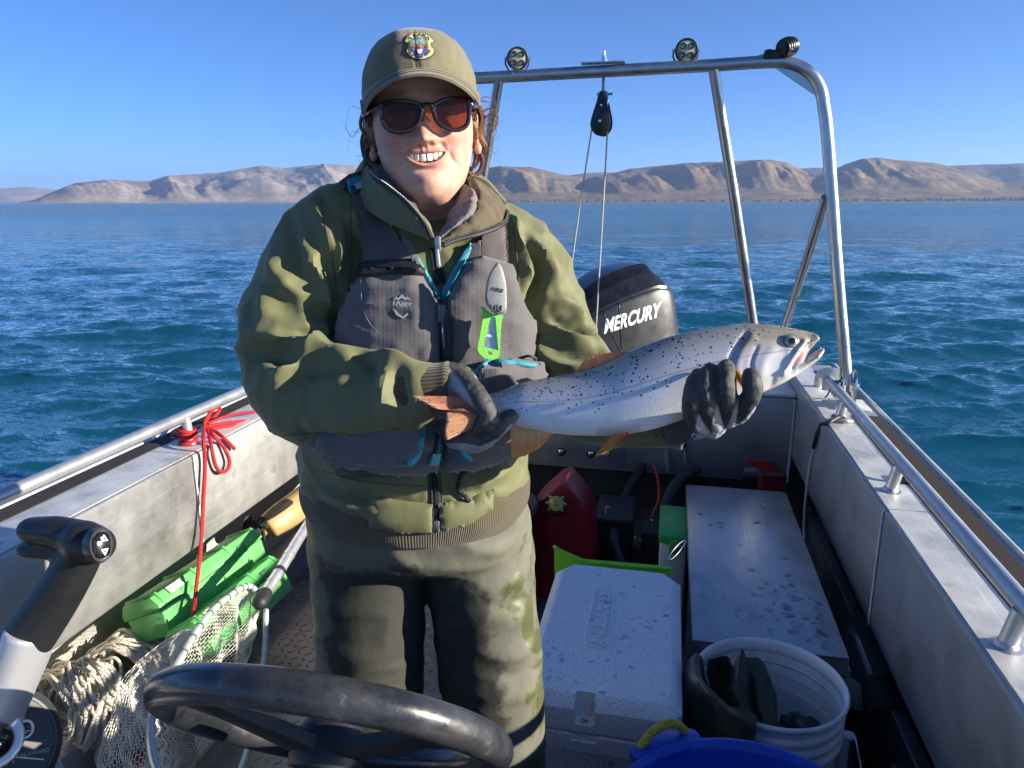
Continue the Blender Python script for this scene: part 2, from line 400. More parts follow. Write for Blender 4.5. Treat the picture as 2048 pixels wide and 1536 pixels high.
# ================================================================== setting
WATER_Z = -0.38
WATER_C = ((0.004, 0.072, 0.125), (0.006, 0.088, 0.148))
def wave_mat():
    m = M('lake_water', (0.004, 0.075, 0.125), rough=0.07, var=0, ior=1.40, spec=0.5); k = NT(m)
    geo = k.n('NewGeometry'); pos = geo.outputs['Position']
    mp = k.n('Mapping', i0=pos); mp.inputs['Rotation'].default_value = (0, 0, R(-8)); mp.inputs['Scale'].default_value = (1.0, 2.4, 1.0)
    dist = k.n('VectorMath', _operation='LENGTH', i0=pos).outputs['Value']      # beyond the meshed waves the ripples carry their slope
    gain = k.math('ADD', 1.0, k.math('MULTIPLY', k.ramp(k.math('DIVIDE', dist, 220.0), [(0.05, 0.0), (0.6, 1.0)]), 0.9))
    acc = None
    for sc, st, de in ((0.42, 0.14, 2.0), (1.7, 0.24, 3.0), (6.0, 0.36, 4.0), (22.0, 0.34, 4.0)):   # ripples: slopes straight from noise, so they hold at any distance
        nz = k.n('TexNoise', Vector=mp.outputs[0], Scale=sc, Detail=de, Roughness=0.72)
        a = k.n('VectorMath', _operation='SUBTRACT', i0=nz.outputs['Color'], i1=(0.5, 0.5, 0.5))
        a = k.n('VectorMath', _operation='MULTIPLY', i0=a.outputs[0], i1=(st*2.0, st*3.2, 0.0))
        a = k.n('VectorMath', _operation='SCALE', i0=a.outputs[0], Scale=gain)
        acc = a.outputs[0] if acc is None else k.n('VectorMath', _operation='ADD', i0=acc, i1=a.outputs[0]).outputs[0]
    rough = k.math('ADD', 0.05, k.math('MULTIPLY', k.ramp(k.math('DIVIDE', dist, 220.0), [(0.04, 0.0), (0.8, 1.0)]), 0.24))
    nn = k.n('VectorMath', _operation='NORMALIZE', i0=k.n('VectorMath', _operation='ADD', i0=geo.outputs['Normal'], i1=acc).outputs[0])
    n3 = k.n('TexNoise', Vector=pos, Scale=0.05, Detail=3.0)
    bodyc = k.ramp(n3.outputs[0], [(0.3, WATER_C[0]), (0.7, WATER_C[1])])
    # the colour wells up from the depth, so it does not follow the ripples; only the reflection does
    up = k.n('CombineXYZ', Z=1.0); body = k.n('BsdfDiffuse', Color=bodyc, Normal=up.outputs[0]); refl = k.n('BsdfGlossy', Color=(1, 1, 1, 1), Roughness=rough, Normal=nn.outputs[0])
    fr = k.n('Fresnel', IOR=1.42, Normal=nn.outputs[0]); mx = k.n('MixShader', i0=fr.outputs[0], i1=body.outputs[0], i2=refl.outputs[0]); k.t.links.new(mx.outputs[0], k.N['Material Output'].inputs['Surface'])
    return m
def build_water():
    h = CAM[2] - WATER_Z
    dep = np.arange(R(64), R(0.30), -R(0.078)); r = h/np.tan(dep); r = np.concatenate([r[r < 380], np.geomspace(400, 15000, 60)])
    a0 = math.pi/2 + YAW; fine = np.linspace(-R(43), R(43), 640); rest = np.linspace(R(43), 2*np.pi - R(43), 92)[1:-1]
    a = np.concatenate([fine, rest]); ang = a0 - a
    rr, aa = np.meshgrid(r, ang, indexing='ij'); x = rr*np.cos(aa); y = rr*np.sin(aa)
    dr = np.gradient(r)[:, None]; g = np.random.default_rng(11); z = np.zeros_like(x); ox = np.zeros_like(x); oy = np.zeros_like(x)
    wind = R(99)
    for lam in np.geomspace(0.26, 8.0, 72):
        th = wind + g.normal()*0.5; k = 2*np.pi/lam; amp = 0.0108*lam**0.50*np.exp(-(lam/4.0)**2)*g.uniform(0.6, 1.3)
        att = np.clip(1.5 - dr/(lam*0.5), 0, 1)
        ph = k*(x*math.cos(th) + y*math.sin(th)) + g.uniform(0, 6.28)
        z += att*amp*np.cos(ph); s = att*amp*0.85*np.sin(ph); ox -= s*math.cos(th); oy -= s*math.sin(th)
    gust = 0.75 + 0.5*fbm(np.stack([x.ravel()*0.05, y.ravel()*0.09, 0*x.ravel()], 1), 2).reshape(x.shape)
    z *= np.clip(gust, 0.4, 1.3)
    v = np.stack([x+ox, y+oy, WATER_Z + z], -1).reshape(-1, 3)
    f = grid_faces(len(r), len(a), True)
    obj('lake_water', newmesh('lake_water', v, f), wave_mat(), kind='structure')
build_water()

def hill_mat(name, c1, c2, sc):
    m = M(name, c1, rough=0.95, var=0, spec=0.1); k = NT(m); geo = k.n('NewGeometry'); pos = geo.outputs['Position']
    n1 = k.n('TexNoise', Vector=pos, Scale=0.004*sc, Detail=8.0, Roughness=0.68); n2 = k.n('TexNoise', Vector=pos, Scale=0.03*sc, Detail=5.0)
    f = k.math('ADD', k.math('MULTIPLY', n1.outputs[0], 0.6), k.math('MULTIPLY', n2.outputs[0], 0.4))
    k.to(k.ramp(f, [(0.40, c2), (0.58, c1)]), 'Base Color'); return m
def az_el(px, py):
    d = np.array([ray(x, y) for x, y in zip(px, py)]); return np.arctan2(d @ RT, d @ FW), d[:, 2]/np.hypot(d[:, 0], d[:, 1])
def hills(name, prof, d0, d1, d2, m, seed, apron=0.4, gul=0.35, freq=40, napr=0.12, ns=70, na=520):
    prof = np.array(prof, float); px = np.linspace(prof[0, 0], prof[-1, 0], na); py = np.interp(px, prof[:, 0], prof[:, 1])
    az, el = az_el(px, py); H = np.maximum(el*d1 + CAM[2] - WATER_Z, 0)
    s = np.linspace(0, 1.35, ns); S, A = np.meshgrid(s, az, indexing='ij'); Hh = np.repeat(H[None], ns, 0)
    p = np.stack([A.ravel()*freq, S.ravel()*1.3, np.full(A.size, seed)], 1)
    warp = fbm(p*[0.5, 0.22, 1], 3).reshape(A.shape)
    q = np.stack([(A*freq + 0.5*warp + 0.45*(S-1)).ravel(), S.ravel()*0.25, np.full(A.size, seed+7.)], 1)
    rid = 1 - np.abs(pnoise(q)).reshape(A.shape)*1.5 + 0.35*(1-np.abs(pnoise(q*2.7+5)).reshape(A.shape)*1.5) + 0.10*(1-np.abs(pnoise(q*[6.3, 4.0, 1]+15)).reshape(A.shape)*1.7) + 0.05*(1-np.abs(pnoise(q*[17., 4.0, 1]+25)).reshape(A.shape)*1.7)   # spurs and gullies
    base = np.where(S < apron, napr*(S/apron)**1.3, napr + (1-napr)*np.clip((S-apron)/(1-apron), 0, 1)**0.85)
    base = np.where(S > 1, 1 - 0.9*(S-1)**1.2, base)
    bell = np.clip((S-apron*0.8)/(0.3), 0, 1)*np.clip((1.02-S)/0.35, 0, 1)
    amp = 0.55 + 0.9*np.clip(pnoise(np.stack([A.ravel()*freq*0.45, S.ravel()*0.8, np.full(A.size, seed+3.)], 1)).reshape(A.shape)+0.3, 0, 1)
    z = Hh*(base + gul*amp*bell*(rid-0.95)) + Hh*0.11*bell*fbm(np.stack([A.ravel()*freq*3.0, S.ravel()*2.6, np.full(A.size, seed)], 1), 4).reshape(A.shape) + Hh*0.02*fbm(p*3.1+3, 4).reshape(A.shape)*np.clip(S*3, 0, 1)
    z = np.minimum(z, Hh*(1.0 - 0.15*np.clip(1-S, 0, 1)))
    D = d0 + (d1-d0)*S + (d2-d1)*np.clip(S-1, 0, 1)*2; D = D*(1+0.01*warp*np.clip(1-S, 0, 1))
    P = D[..., None]*(np.sin(A)[..., None]*RT + np.cos(A)[..., None]*FW)
    P[..., 2] = WATER_Z - 1.0 + z + np.where(S < 0.01, -3, 0)
    return obj(name, newmesh(name, P.reshape(-1, 3), grid_faces(ns, na)[:, ::-1]), m, kind='structure')
hm1 = hill_mat('far_hills', (0.30, 0.25, 0.20), (0.15, 0.125, 0.105), 1.0)
hm2 = hill_mat('near_hills', (0.24, 0.18, 0.105), (0.085, 0.066, 0.042), 1.4)
hills('distant_hills', [(-6000, 404), (-3500, 385), (-2200, 370), (-1300, 382), (-700, 372), (-300, 380), (0, 377), (60, 373), (110, 379), (200, 385), (400, 392)], 17000, 19000, 21000, hm1, 1.0, freq=40)
hills('left_hills', [(40, 405), (70, 399), (150, 366), (215, 360), (300, 362), (335, 351), (440, 345), (520, 331), (570, 336), (650, 328), (740, 331), (830, 345), (950, 352), (1130, 362), (1300, 380), (1500, 400)], 8300, 10200, 11500, hm1, 2.0, apron=0.12, napr=0.04, gul=0.8, freq=7)
hills('far_plateau', [(900, 372), (1050, 362), (1180, 345), (1600, 336), (1750, 332), (1900, 331), (2048, 326), (2300, 325), (2700, 340), (3300, 352), (4200, 345), (5500, 372), (8000, 404)], 8200, 9200, 10500, hm2, 3.0, gul=0.4, freq=10)
hills('right_hills', [(800, 396), (900, 362), (960, 338), (1000, 332), (1060, 333), (1100, 343), (1150, 353), (1172, 357), (1195, 351), (1230, 345), (1262, 335), (1330, 330), (1400, 326), (1470, 322), (1540, 319), (1575, 325), (1605, 340), (1630, 352), (1650, 348), (1690, 328), (1725, 317), (1762, 314), (1800, 320), (1870, 324), (1905, 333), (1960, 350), (2010, 363), (2060, 358), (2120, 345), (2300, 330), (2600, 345), (2900, 365), (3400, 398)],
      4600, 6600, 7600, hm2, 5.0, apron=0.46, napr=0.27, gul=0.72, freq=7.5, ns=84, na=720)
# shore trees (a far mass) and houses
def shore_specks():
    g = np.random.default_rng(5); parts = []
    for i in range(520):
        px = g.uniform(1000, 2150) if i % 5 else g.uniform(1740, 2080)
        a, _ = az_el([px], [400]); D = g.uniform(4640, 5000); c = D*(math.sin(a[0])*RT + math.cos(a[0])*FW); h = g.uniform(5, 12)
        c[2] = WATER_Z + 2.0 + (D-4600)*0.03 + h*0.4
        parts.append(ellipsoid(c, (g.uniform(4, 13), g.uniform(4, 10), h*0.6), n=6))
    v, f = join(*parts); v = v + 1.5*fbm(v*0.2, 2)[:, None]
    obj('shore_trees', (v, f), M('shore_tree_foliage', (0.10, 0.085, 0.05), rough=0.95, var=0.4, vs=0.05), kind='stuff')
    wm = M('house_wall', (0.75, 0.74, 0.70), rough=0.8, var=0.05); rm = M('house_roof', (0.25, 0.2, 0.18), rough=0.8)
    for i in range(16):
        px = g.uniform(1850, 2020) if i < 10 else (g.uniform(130, 340) if i < 14 else g.uniform(1100, 1500)); left = px < 600
        a, _ = az_el([px], [400]); D = (8500 if left else 4750) + g.uniform(0, 120); c = D*(math.sin(a[0])*RT + math.cos(a[0])*FW); c[2] = WATER_Z + 6
        h = thing('lakeside_house', 'tiny pale houses scattered on the shore at the foot of the rounded right hill' if i < 10 else ('tiny pale houses on the far left shore under the hazy ridge' if left else 'tiny pale houses on the shore seen through the stern arch'), 'house', c, 'houses under the right hill' if i < 10 else ('houses on the far left shore' if left else 'houses behind the arch'))
        w, d, e = g.uniform(7, 12), 7, g.uniform(3.5, 6)
        obj('wall', box(c-[w, d, 8], c+[w, d, e]), wm, h, smooth=False)
        obj('roof', prism([(-w-0.6, 0), (w+0.6, 0), (0, 3.2)], (1, 0, 0), (0, 0, 1), (0, 2*d+1, 0), c+[0, -d-0.5, e+0.05]), rm, h, smooth=False)
shore_specks()
def haze():
    m = bpy.data.materials.new('haze'); m.use_nodes = True; nt = m.node_tree
    for n in list(nt.nodes):
        if n.type != 'OUTPUT_MATERIAL': nt.nodes.remove(n)
    v = nt.nodes.new('ShaderNodeVolumePrincipled'); v.inputs['Color'].default_value = (0.40, 0.58, 1.0, 1); v.inputs['Density'].default_value = HAZE; v.inputs['Anisotropy'].default_value = 0.2
    nt.links.new(v.outputs[0], nt.nodes['Material Output'].inputs['Volume'])
    obj('haze', box((-23000, -1500, -6), (23000, 23000, 900)), m, kind='stuff', smooth=False)
HAZE = 4.8e-5
haze()
# ================================================================== boat
def alu(name, base, rough, scratch=0.5, along=(1, 1, 1), dirt=0.25, metal=0.9, sdir=(0, 40, 2)):
    """mill-finish aluminium: blotchy oxide, fine drawn grain and random scratches"""
    m = M(name, base, rough=rough, metal=metal, var=0); k = NT(m); tc = k.n('TexCoord'); o = tc.outputs['Object']
    n1 = k.n('TexNoise', Vector=o, Scale=7.0, Detail=9.0, Roughness=0.7); n2 = k.n('TexNoise', Vector=o, Scale=2.2, Detail=4.0)
    f = k.math('ADD', k.math('MULTIPLY', n1.outputs[0], 0.75), k.math('MULTIPLY', n2.outputs[0], 0.25))
    c = np.array(base); basec = k.ramp(f, [(0.34, tuple(c*(1-dirt))), (0.5, tuple(c)), (0.68, tuple(np.minimum(1, c*(1+dirt*0.7))))])
    acc = None
    for rot, sc, th in ((0.5, 9, 0.80), (-0.9, 13, 0.81), (1.3, 7, 0.83), (2.2, 17, 0.82)):
        mp = k.n('Mapping', i0=o); mp.inputs['Rotation'].default_value = (rot, rot*0.7, rot*0.4); mp.inputs['Scale'].default_value = (sc*26, sc*0.5, sc*26)
        vn = k.n('TexNoise', Vector=mp.outputs[0], Scale=1.0, Detail=1.0); s = k.ramp(vn.outputs[0], [(th-0.15, 0.0), (th-0.10, 1.0)])
        acc = s if acc is None else k.math('MAXIMUM', acc, s)
    sm = k.math('MULTIPLY', acc, scratch)
    # wet water marks: a few darker blots
    n4 = k.n('TexNoise', Vector=o, Scale=11.0, Detail=2.0); wet = k.ramp(n4.outputs[0], [(0.70, 0.0), (0.715, 1.0)])
    cc = k.mix(sm, basec, tuple(np.minimum(1, c*1.35))); k.to(k.mix(k.math('MULTIPLY', wet, 0.35), cc, tuple(c*0.55)), 'Base Color')
    mp = k.n('Mapping', i0=o); mp.inputs['Scale'].default_value = (160, 25, 160)
    ng = k.n('TexNoise', Vector=mp.outputs[0], Scale=1.0, Detail=3.0)
    h = k.math('ADD', k.math('MULTIPLY', ng.outputs[0], 0.25), k.math('SUBTRACT', k.math('MULTIPLY', n1.outputs[0], 0.8), k.math('MULTIPLY', acc, 0.5)))
    bp = k.n('Bump', Strength=0.22, Distance=0.001, Height=h); k.to(bp.outputs[0], 'Normal')
    k.to(k.ramp(f, [(0.3, max(0.05, rough-0.1)), (0.7, min(1, rough+0.14))]), 'Roughness')
    return m
m_alu = alu('mill_aluminium', (0.40, 0.40, 0.39), 0.55, dirt=0.15, scratch=0.4)
m_alu_top = alu('worn_sunlit_aluminium', (0.66, 0.66, 0.63), 0.5, dirt=0.35, metal=0.55)  # worn metal; on the gunwale tops its paleness is painted sun gleam
m_alu_dark = alu('dull_aluminium', (0.36, 0.37, 0.38), 0.5, dirt=0.35)
m_tube = M('rail_tube', (0.52, 0.53, 0.53), rough=0.44, metal=0.8, var=0.07, vs=9, bump=0.03, bs=60, rvar=0.07)
m_weld = M('weld_bead', (0.52, 0.52, 0.52), rough=0.42, metal=0.95, var=0.2, vs=200)
m_steel = M('stainless_steel', (0.70, 0.70, 0.70), rough=0.18, metal=1.0, var=0.05)
m_grip = M('brown_grip_tape', (0.030, 0.0205, 0.017), rough=0.95, var=0.6, vs=420, bump=0.5, bs=500, vd=2)
m_tread = alu('tread_plate', (0.24, 0.235, 0.225), 0.45, dirt=0.4, metal=0.75)
m_blk = M('black_rubber', (0.018, 0.018, 0.020), rough=0.55, var=0.2, vs=30, bump=0.2, bs=300)
m_dark = M('dark_bilge_paint', (0.030, 0.032, 0.036), rough=0.7, var=0.4, vs=5)
GZ, XR, XL, XRO, XLO = 0.70, 0.53, -1.35, 0.745, -1.565
YF, YS = -1.30, 3.05
boat = thing('motorboat', 'open aluminium work boat with tube rails and a stern arch', 'boat', (-0.41, 1.2, 0))
# deck with raised tread lozenges
obj('deck', box((XL-0.01, YF, -0.012), (XR+0.03, YS+0.3, 0.0)), m_tread, boat, smooth=False)
def treads():
    P = []; base_v = np.array([(-1, 0, 0), (0, -1, 0), (1, 0, 0), (0, 1, 0), (-0.55, 0, 1), (0.55, 0, 1)], float)
    bf = [(0, 1, 4), (1, 5, 4), (1, 2, 5), (2, 3, 5), (3, 4, 5), (3, 0, 4)]
    k = 0
    for i, x in enumerate(np.arange(-1.33, 0.1, 0.030)):
        for j, y in enumerate(np.arange(1.25, 3.0, 0.030)):
            a = R(45 if (i+j) % 2 else -45); c, s = math.cos(a), math.sin(a); v = base_v*[0.0135, 0.0036, 0.0022]
            P.append((np.stack([v[:, 0]*c - v[:, 1]*s + x, v[:, 0]*s + v[:, 1]*c + y, v[:, 2]+0.0002], 1), bf))
    return join(*P)
obj('tread_pattern', treads(), m_tread, boat, smooth=False, kind='stuff')
# hull sides and the bottom that keeps the lake out
m_hullin = alu('hull_inside', (0.50, 0.49, 0.45), 0.6, metal=0.55, dirt=0.15)  # left wall only: its sunlit cream tone is put into the metal colour
obj('hull_side', box((XLO-0.004, YF, -0.9), (XLO+0.012, 3.52, 0.672)), m_hullin, boat, smooth=False)
obj('hull_side', box((XRO-0.012, YF, -0.9), (XRO+0.004, 3.52, 0.672)), m_alu, boat, smooth=False)
obj('side_tray', box((XLO+0.012, YF, 0.02), (XL-0.012, 3.0, 0.035)), m_alu_dark, boat, smooth=False)
obj('side_tray', box((XR+0.032, YF, 0.02), (XRO-0.012, 3.0, 0.035)), m_dark, boat, smooth=False)
obj('tray_lip', box((XL-0.030, YF, 0.0), (XL-0.010, 2.95, 0.135), 0.004), m_alu, boat)
obj('tray_lip', box((XR+0.050, YF, 0.0), (XR+0.085, 2.95, 0.21), 0.004), m_alu_dark, boat)
# gunwales: welded box sections, two lengths each side
seam = 1.775
for x0, x1 in ((XR, XRO), (XLO, XL)):
    for y0, y1 in ((YF, seam-0.0015), (seam+0.0015, 3.45)):
        obj('gunwale_panel', box((x0, y0, 0.383 if x0 > 0 else 0.415), (x1, y1, GZ), 0.009, 3), m_alu, boat)
def weld(p0, p1, r=0.0035, step=0.005):
    n = int(np.linalg.norm(np.subtract(p1, p0))/step)*4; u = np.linspace(0, 1, n); p = np.outer(1-u, p0) + np.outer(u, p1)
    return tube(p, r*(0.8 + 0.35*np.abs(np.sin(u*n/4*np.pi))), 8, 'round')
for x, s in ((XR, -1), (XL, 1)):
    obj('weld_seam', weld((x+s*0.0005, seam, 0.388 if x > 0 else 0.42), (x+s*0.0005, seam, GZ-0.008)), m_weld, boat)
    obj('weld_seam', weld((x-s*0.008, seam, GZ), (x-s*0.075, seam, GZ), 0.002), m_weld, boat)
    obj('weld_seam', weld((x+s*0.006, YS-0.006, 0.27), (x+s*0.006, YS-0.006, 0.63), 0.006), m_weld, boat)
# brown non-slip strips let onto the outer half of the gunwale tops
obj('grip_strip', box((0.634, YF, GZ+0.0005), (0.724, 2.60, GZ+0.004)), m_grip, boat, smooth=False)
obj('grip_strip', box((0.634, 2.83, GZ+0.0005), (0.724, 3.3, GZ+0.004)), m_grip, boat, smooth=False)
obj('grip_strip', box((-1.550, YF, GZ+0.0005), (-1.492, 3.3, GZ+0.004)), M('shaded_grip_tape', (0.030, 0.025, 0.023), rough=0.8, var=0.5, vs=420, bump=1.0, bs=500, vd=2), boat, smooth=False)  # left strip: same tape, its shade put into a near-black colour
obj('gunwale_edge', box((XRO-0.003, YF, GZ-0.03), (XRO+0.009, 3.45, GZ+0.006), 0.004), m_alu_top, boat)
obj('gunwale_edge', box((XLO-0.009, YF, GZ-0.03), (XLO+0.003, 3.45, GZ+0.006), 0.004), m_alu_top, boat)
for x0, x1 in ((XR+0.010, 0.6335), (-1.4915, XL-0.010)):  # added thin sheets: sun gleam of the gunwale tops put into their colour
    for y0, y1 in ((YF, seam-0.002), (seam+0.002, 3.44)): obj('gunwale_top_gleam', box((x0, y0, GZ+0.0002), (x1, y1, GZ+0.0016)), m_alu_top, boat, smooth=False)
# rails on posts
def rail(x, y1, posts, z=0.772, xe=None):
    p = crv([(x, YF, z), (x, -0.4, z), (x, 1.0, z), (x, y1-0.25, z), (x, y1-0.05, z-0.004), (x, y1, z-0.03), (x, y1+0.012, GZ)], 60)
    r = obj('rail', tube(p, 0.0165, 16), m_tube, boat)
    for y in posts:
        xx = x - 0.022 if x > 0 else x + 0.014
        q = obj('rail_post', tube([(xx, y, GZ+0.001), (xx*0.4+x*0.6, y, z-0.004)], [0.0150, 0.0145], 16), m_tube, r)
        obj('weld_collar', lathe([(0.0145, 0.012), (0.017, 0.008), (0.019, 0.004), (0.026, 0.0015), (0.030, 0.0)], 20, (xx, y, GZ+0.0005)), m_weld, q)
rail(0.598, 3.0, (-0.1, 1.215, 1.90, 2.525))
rail(-1.432, 3.0, (-0.1, 1.17, 1.86, 2.5), z=0.788)
# transom beam with bolts and stickers
obj('transom_beam', box((XL+0.002, YS, 0.265), (XR-0.002, YS+0.03, 0.635), 0.006), m_alu, boat)
obj('transom_top', box((XL+0.002, YS+0.004, 0.637), (XR-0.002, 3.47, 0.652), 0.004), m_alu_top, boat)
obj('transom_outer', box((XLO+0.012, 3.47, -0.9), (XRO-0.012, 3.51, 0.655), 0.004), m_alu, boat)
obj('bilge_wall', box((XL, YS+0.10, 0.0), (XR, YS+0.115, 0.262)), m_dark, boat, smooth=False)
obj('transom_plate', box((-0.62, YS-0.008, 0.285), (-0.16, YS-0.0005, 0.60), 0.002), m_alu_dark, boat)
b0 = None
for i in range(6):
    p = (-0.98 + 0.135*i, YS-0.0005 - (0.008 if i > 2 else 0), 0.34)
    if b0 is None:
        v, f = lathe([(0.0, 0.009), (0.008, 0.0085), (0.012, 0.006), (0.013, 0.003), (0.021, 0.0028), (0.022, 0.0)], 20)
        b0 = obj('bolt', (v[:, [0, 2, 1]]*[1, -1, 1], [q[::-1] for q in f]), m_steel, boat); b0.location = p; adopt(b0, boat)
    else: clone(b0, boat, p)
obj('red_sticker', box((0.355, YS-0.0018, 0.330), (0.455, YS-0.0003, 0.356)), M('red_sticker', (0.50, 0.02, 0.02), rough=0.5, var=0.05), boat, smooth=False)
obj('sticker_plate', box((0.345, YS-0.006, 0.286), (0.455, YS-0.0003, 0.322), 0.002), m_alu_dark, boat)
obj('sticker_plate', box((0.340, YS-0.006, 0.266), (0.450, YS-0.0003, 0.283), 0.002), m_blk, boat)
# stern arch
AY = 2.75
def A(px, py, y=AY): return PY(px, py, y)
m_arch = M('arch_tube', (0.46, 0.47, 0.48), rough=0.36, metal=1.0, var=0.08, vs=10, bump=0.04, bs=60, rvar=0.08)
foot = np.array([0.640, 2.735, GZ])
p = crv([foot+[0, 0, 0.085], A(1676, 560, 2.737), A(1657, 300, 2.745), A(1648, 215), A(1638, 172), A(1615, 143), A(1578, 126), A(1530, 124), A(1420, 131), A(1200, 143), A(1000, 154), A(905, 159), A(880, 164), A(868, 180), A(864, 240), A(850, 420, 2.9), A(840, 600, 3.1), (-1.0, 3.25, 0.655)], 160)
arch = obj('stern_arch', tube(p, 0.0205, 18), m_arch, boat)
obj('arch_leg', tube([A(1427, 138), A(1468, 390, 2.88), A(1506, 645, 3.03), PY(1528, 800, 3.1)*[1, 1, 0]+[0, 0, 0.655]], 0.0185, 16), m_arch, arch)
obj('arch_leg', tube([A(998, 158), A(975, 300, 2.86), A(950, 440, 2.95), A(915, 640, 3.08), PY(890, 800, 3.15)*[1, 1, 0]+[0, 0, 0.655]], 0.0185, 16), m_arch, arch)
obj('arch_brace', tube([A(1652, 395, 2.745), PY(1610, 530, 2.98), PY(1568, 655, 3.2), PY(1540, 745, 3.40)*[1, 1, 0]+[0, 0, 0.66]], 0.0165, 14), m_arch, arch)
obj('gusset_plate', prism([tuple(A(x, y)[[0, 2]]) for x, y in ((1543, 131), (1590, 137), (1622, 160), (1634, 182), (1636, 195))], (1, 0, 0), (0, 0, 1), (0, 0.006, 0), (0, AY-0.003, 0)), m_arch, arch, smooth=False)
mb = obj('arch_foot', box(foot+[-0.045, -0.07, 0.0008], foot+[0.075, 0.07, 0.009], 0.003), m_alu_top, boat)
for dx in (-0.022, 0.020):
    obj('foot_plate', prism([(-0.045, 0), (0.045, 0), (0.034, 0.10), (0.012, 0.125), (-0.012, 0.125), (-0.034, 0.10)], (0, 1, 0), (0, 0, 1), (0.007, 0, 0), foot+[dx, 0, 0.0092], 0.0015), m_steel, mb)
obj('foot_pin', tube([foot+[-0.050, 0, 0.085], foot+[0.042, 0, 0.085]], 0.009, 12), m_steel, mb)
obj('sign_plate', box(foot+[-0.065, 0.095, 0.03], foot+[0.02, 0.099, 0.118], 0.0015), m_alu_top, mb)
obj('cable', tube(crv([foot+[-0.008, 0.0, 0.13], foot+[-0.028, -0.02, 0.10], foot+[-0.05, -0.01, 0.075], foot+[-0.055, 0.03, 0.03], foot+[-0.05, 0.09, 0.004]], 30), 0.0028, 8, 'round'), m_blk, mb)
# mounting plate with eye bolt on the arch
c = A(1207, 131); 
obj('arch_plate', box(c+[-0.078, -0.02, 0.006], c+[0.075, 0.02, 0.011], 0.001), m_arch, arch)
obj('eye_bolt', join(tube([c+[0, 0, 0.002], c+[0, 0, 0.048]], 0.0055, 10), lathe([(0.0, 0), (0.013, 0), (0.013, 0.010), (0.009, 0.012), (0.009, 0.022), (0.0, 0.022)], 6, c+[0, 0, 0.0112])), m_steel, arch)

# helm console that carries the wheel and the throttle (its top stays below the picture)
obj('helm_console', box((-0.78, -0.55, 0.0), (0.12, 0.40, 0.80), 0.03, 3), m_alu_dark, boat)
obj('console_front', box((-0.70, 0.401, 0.10), (0.04, 0.408, 0.72), 0.003), m_blk, boat)
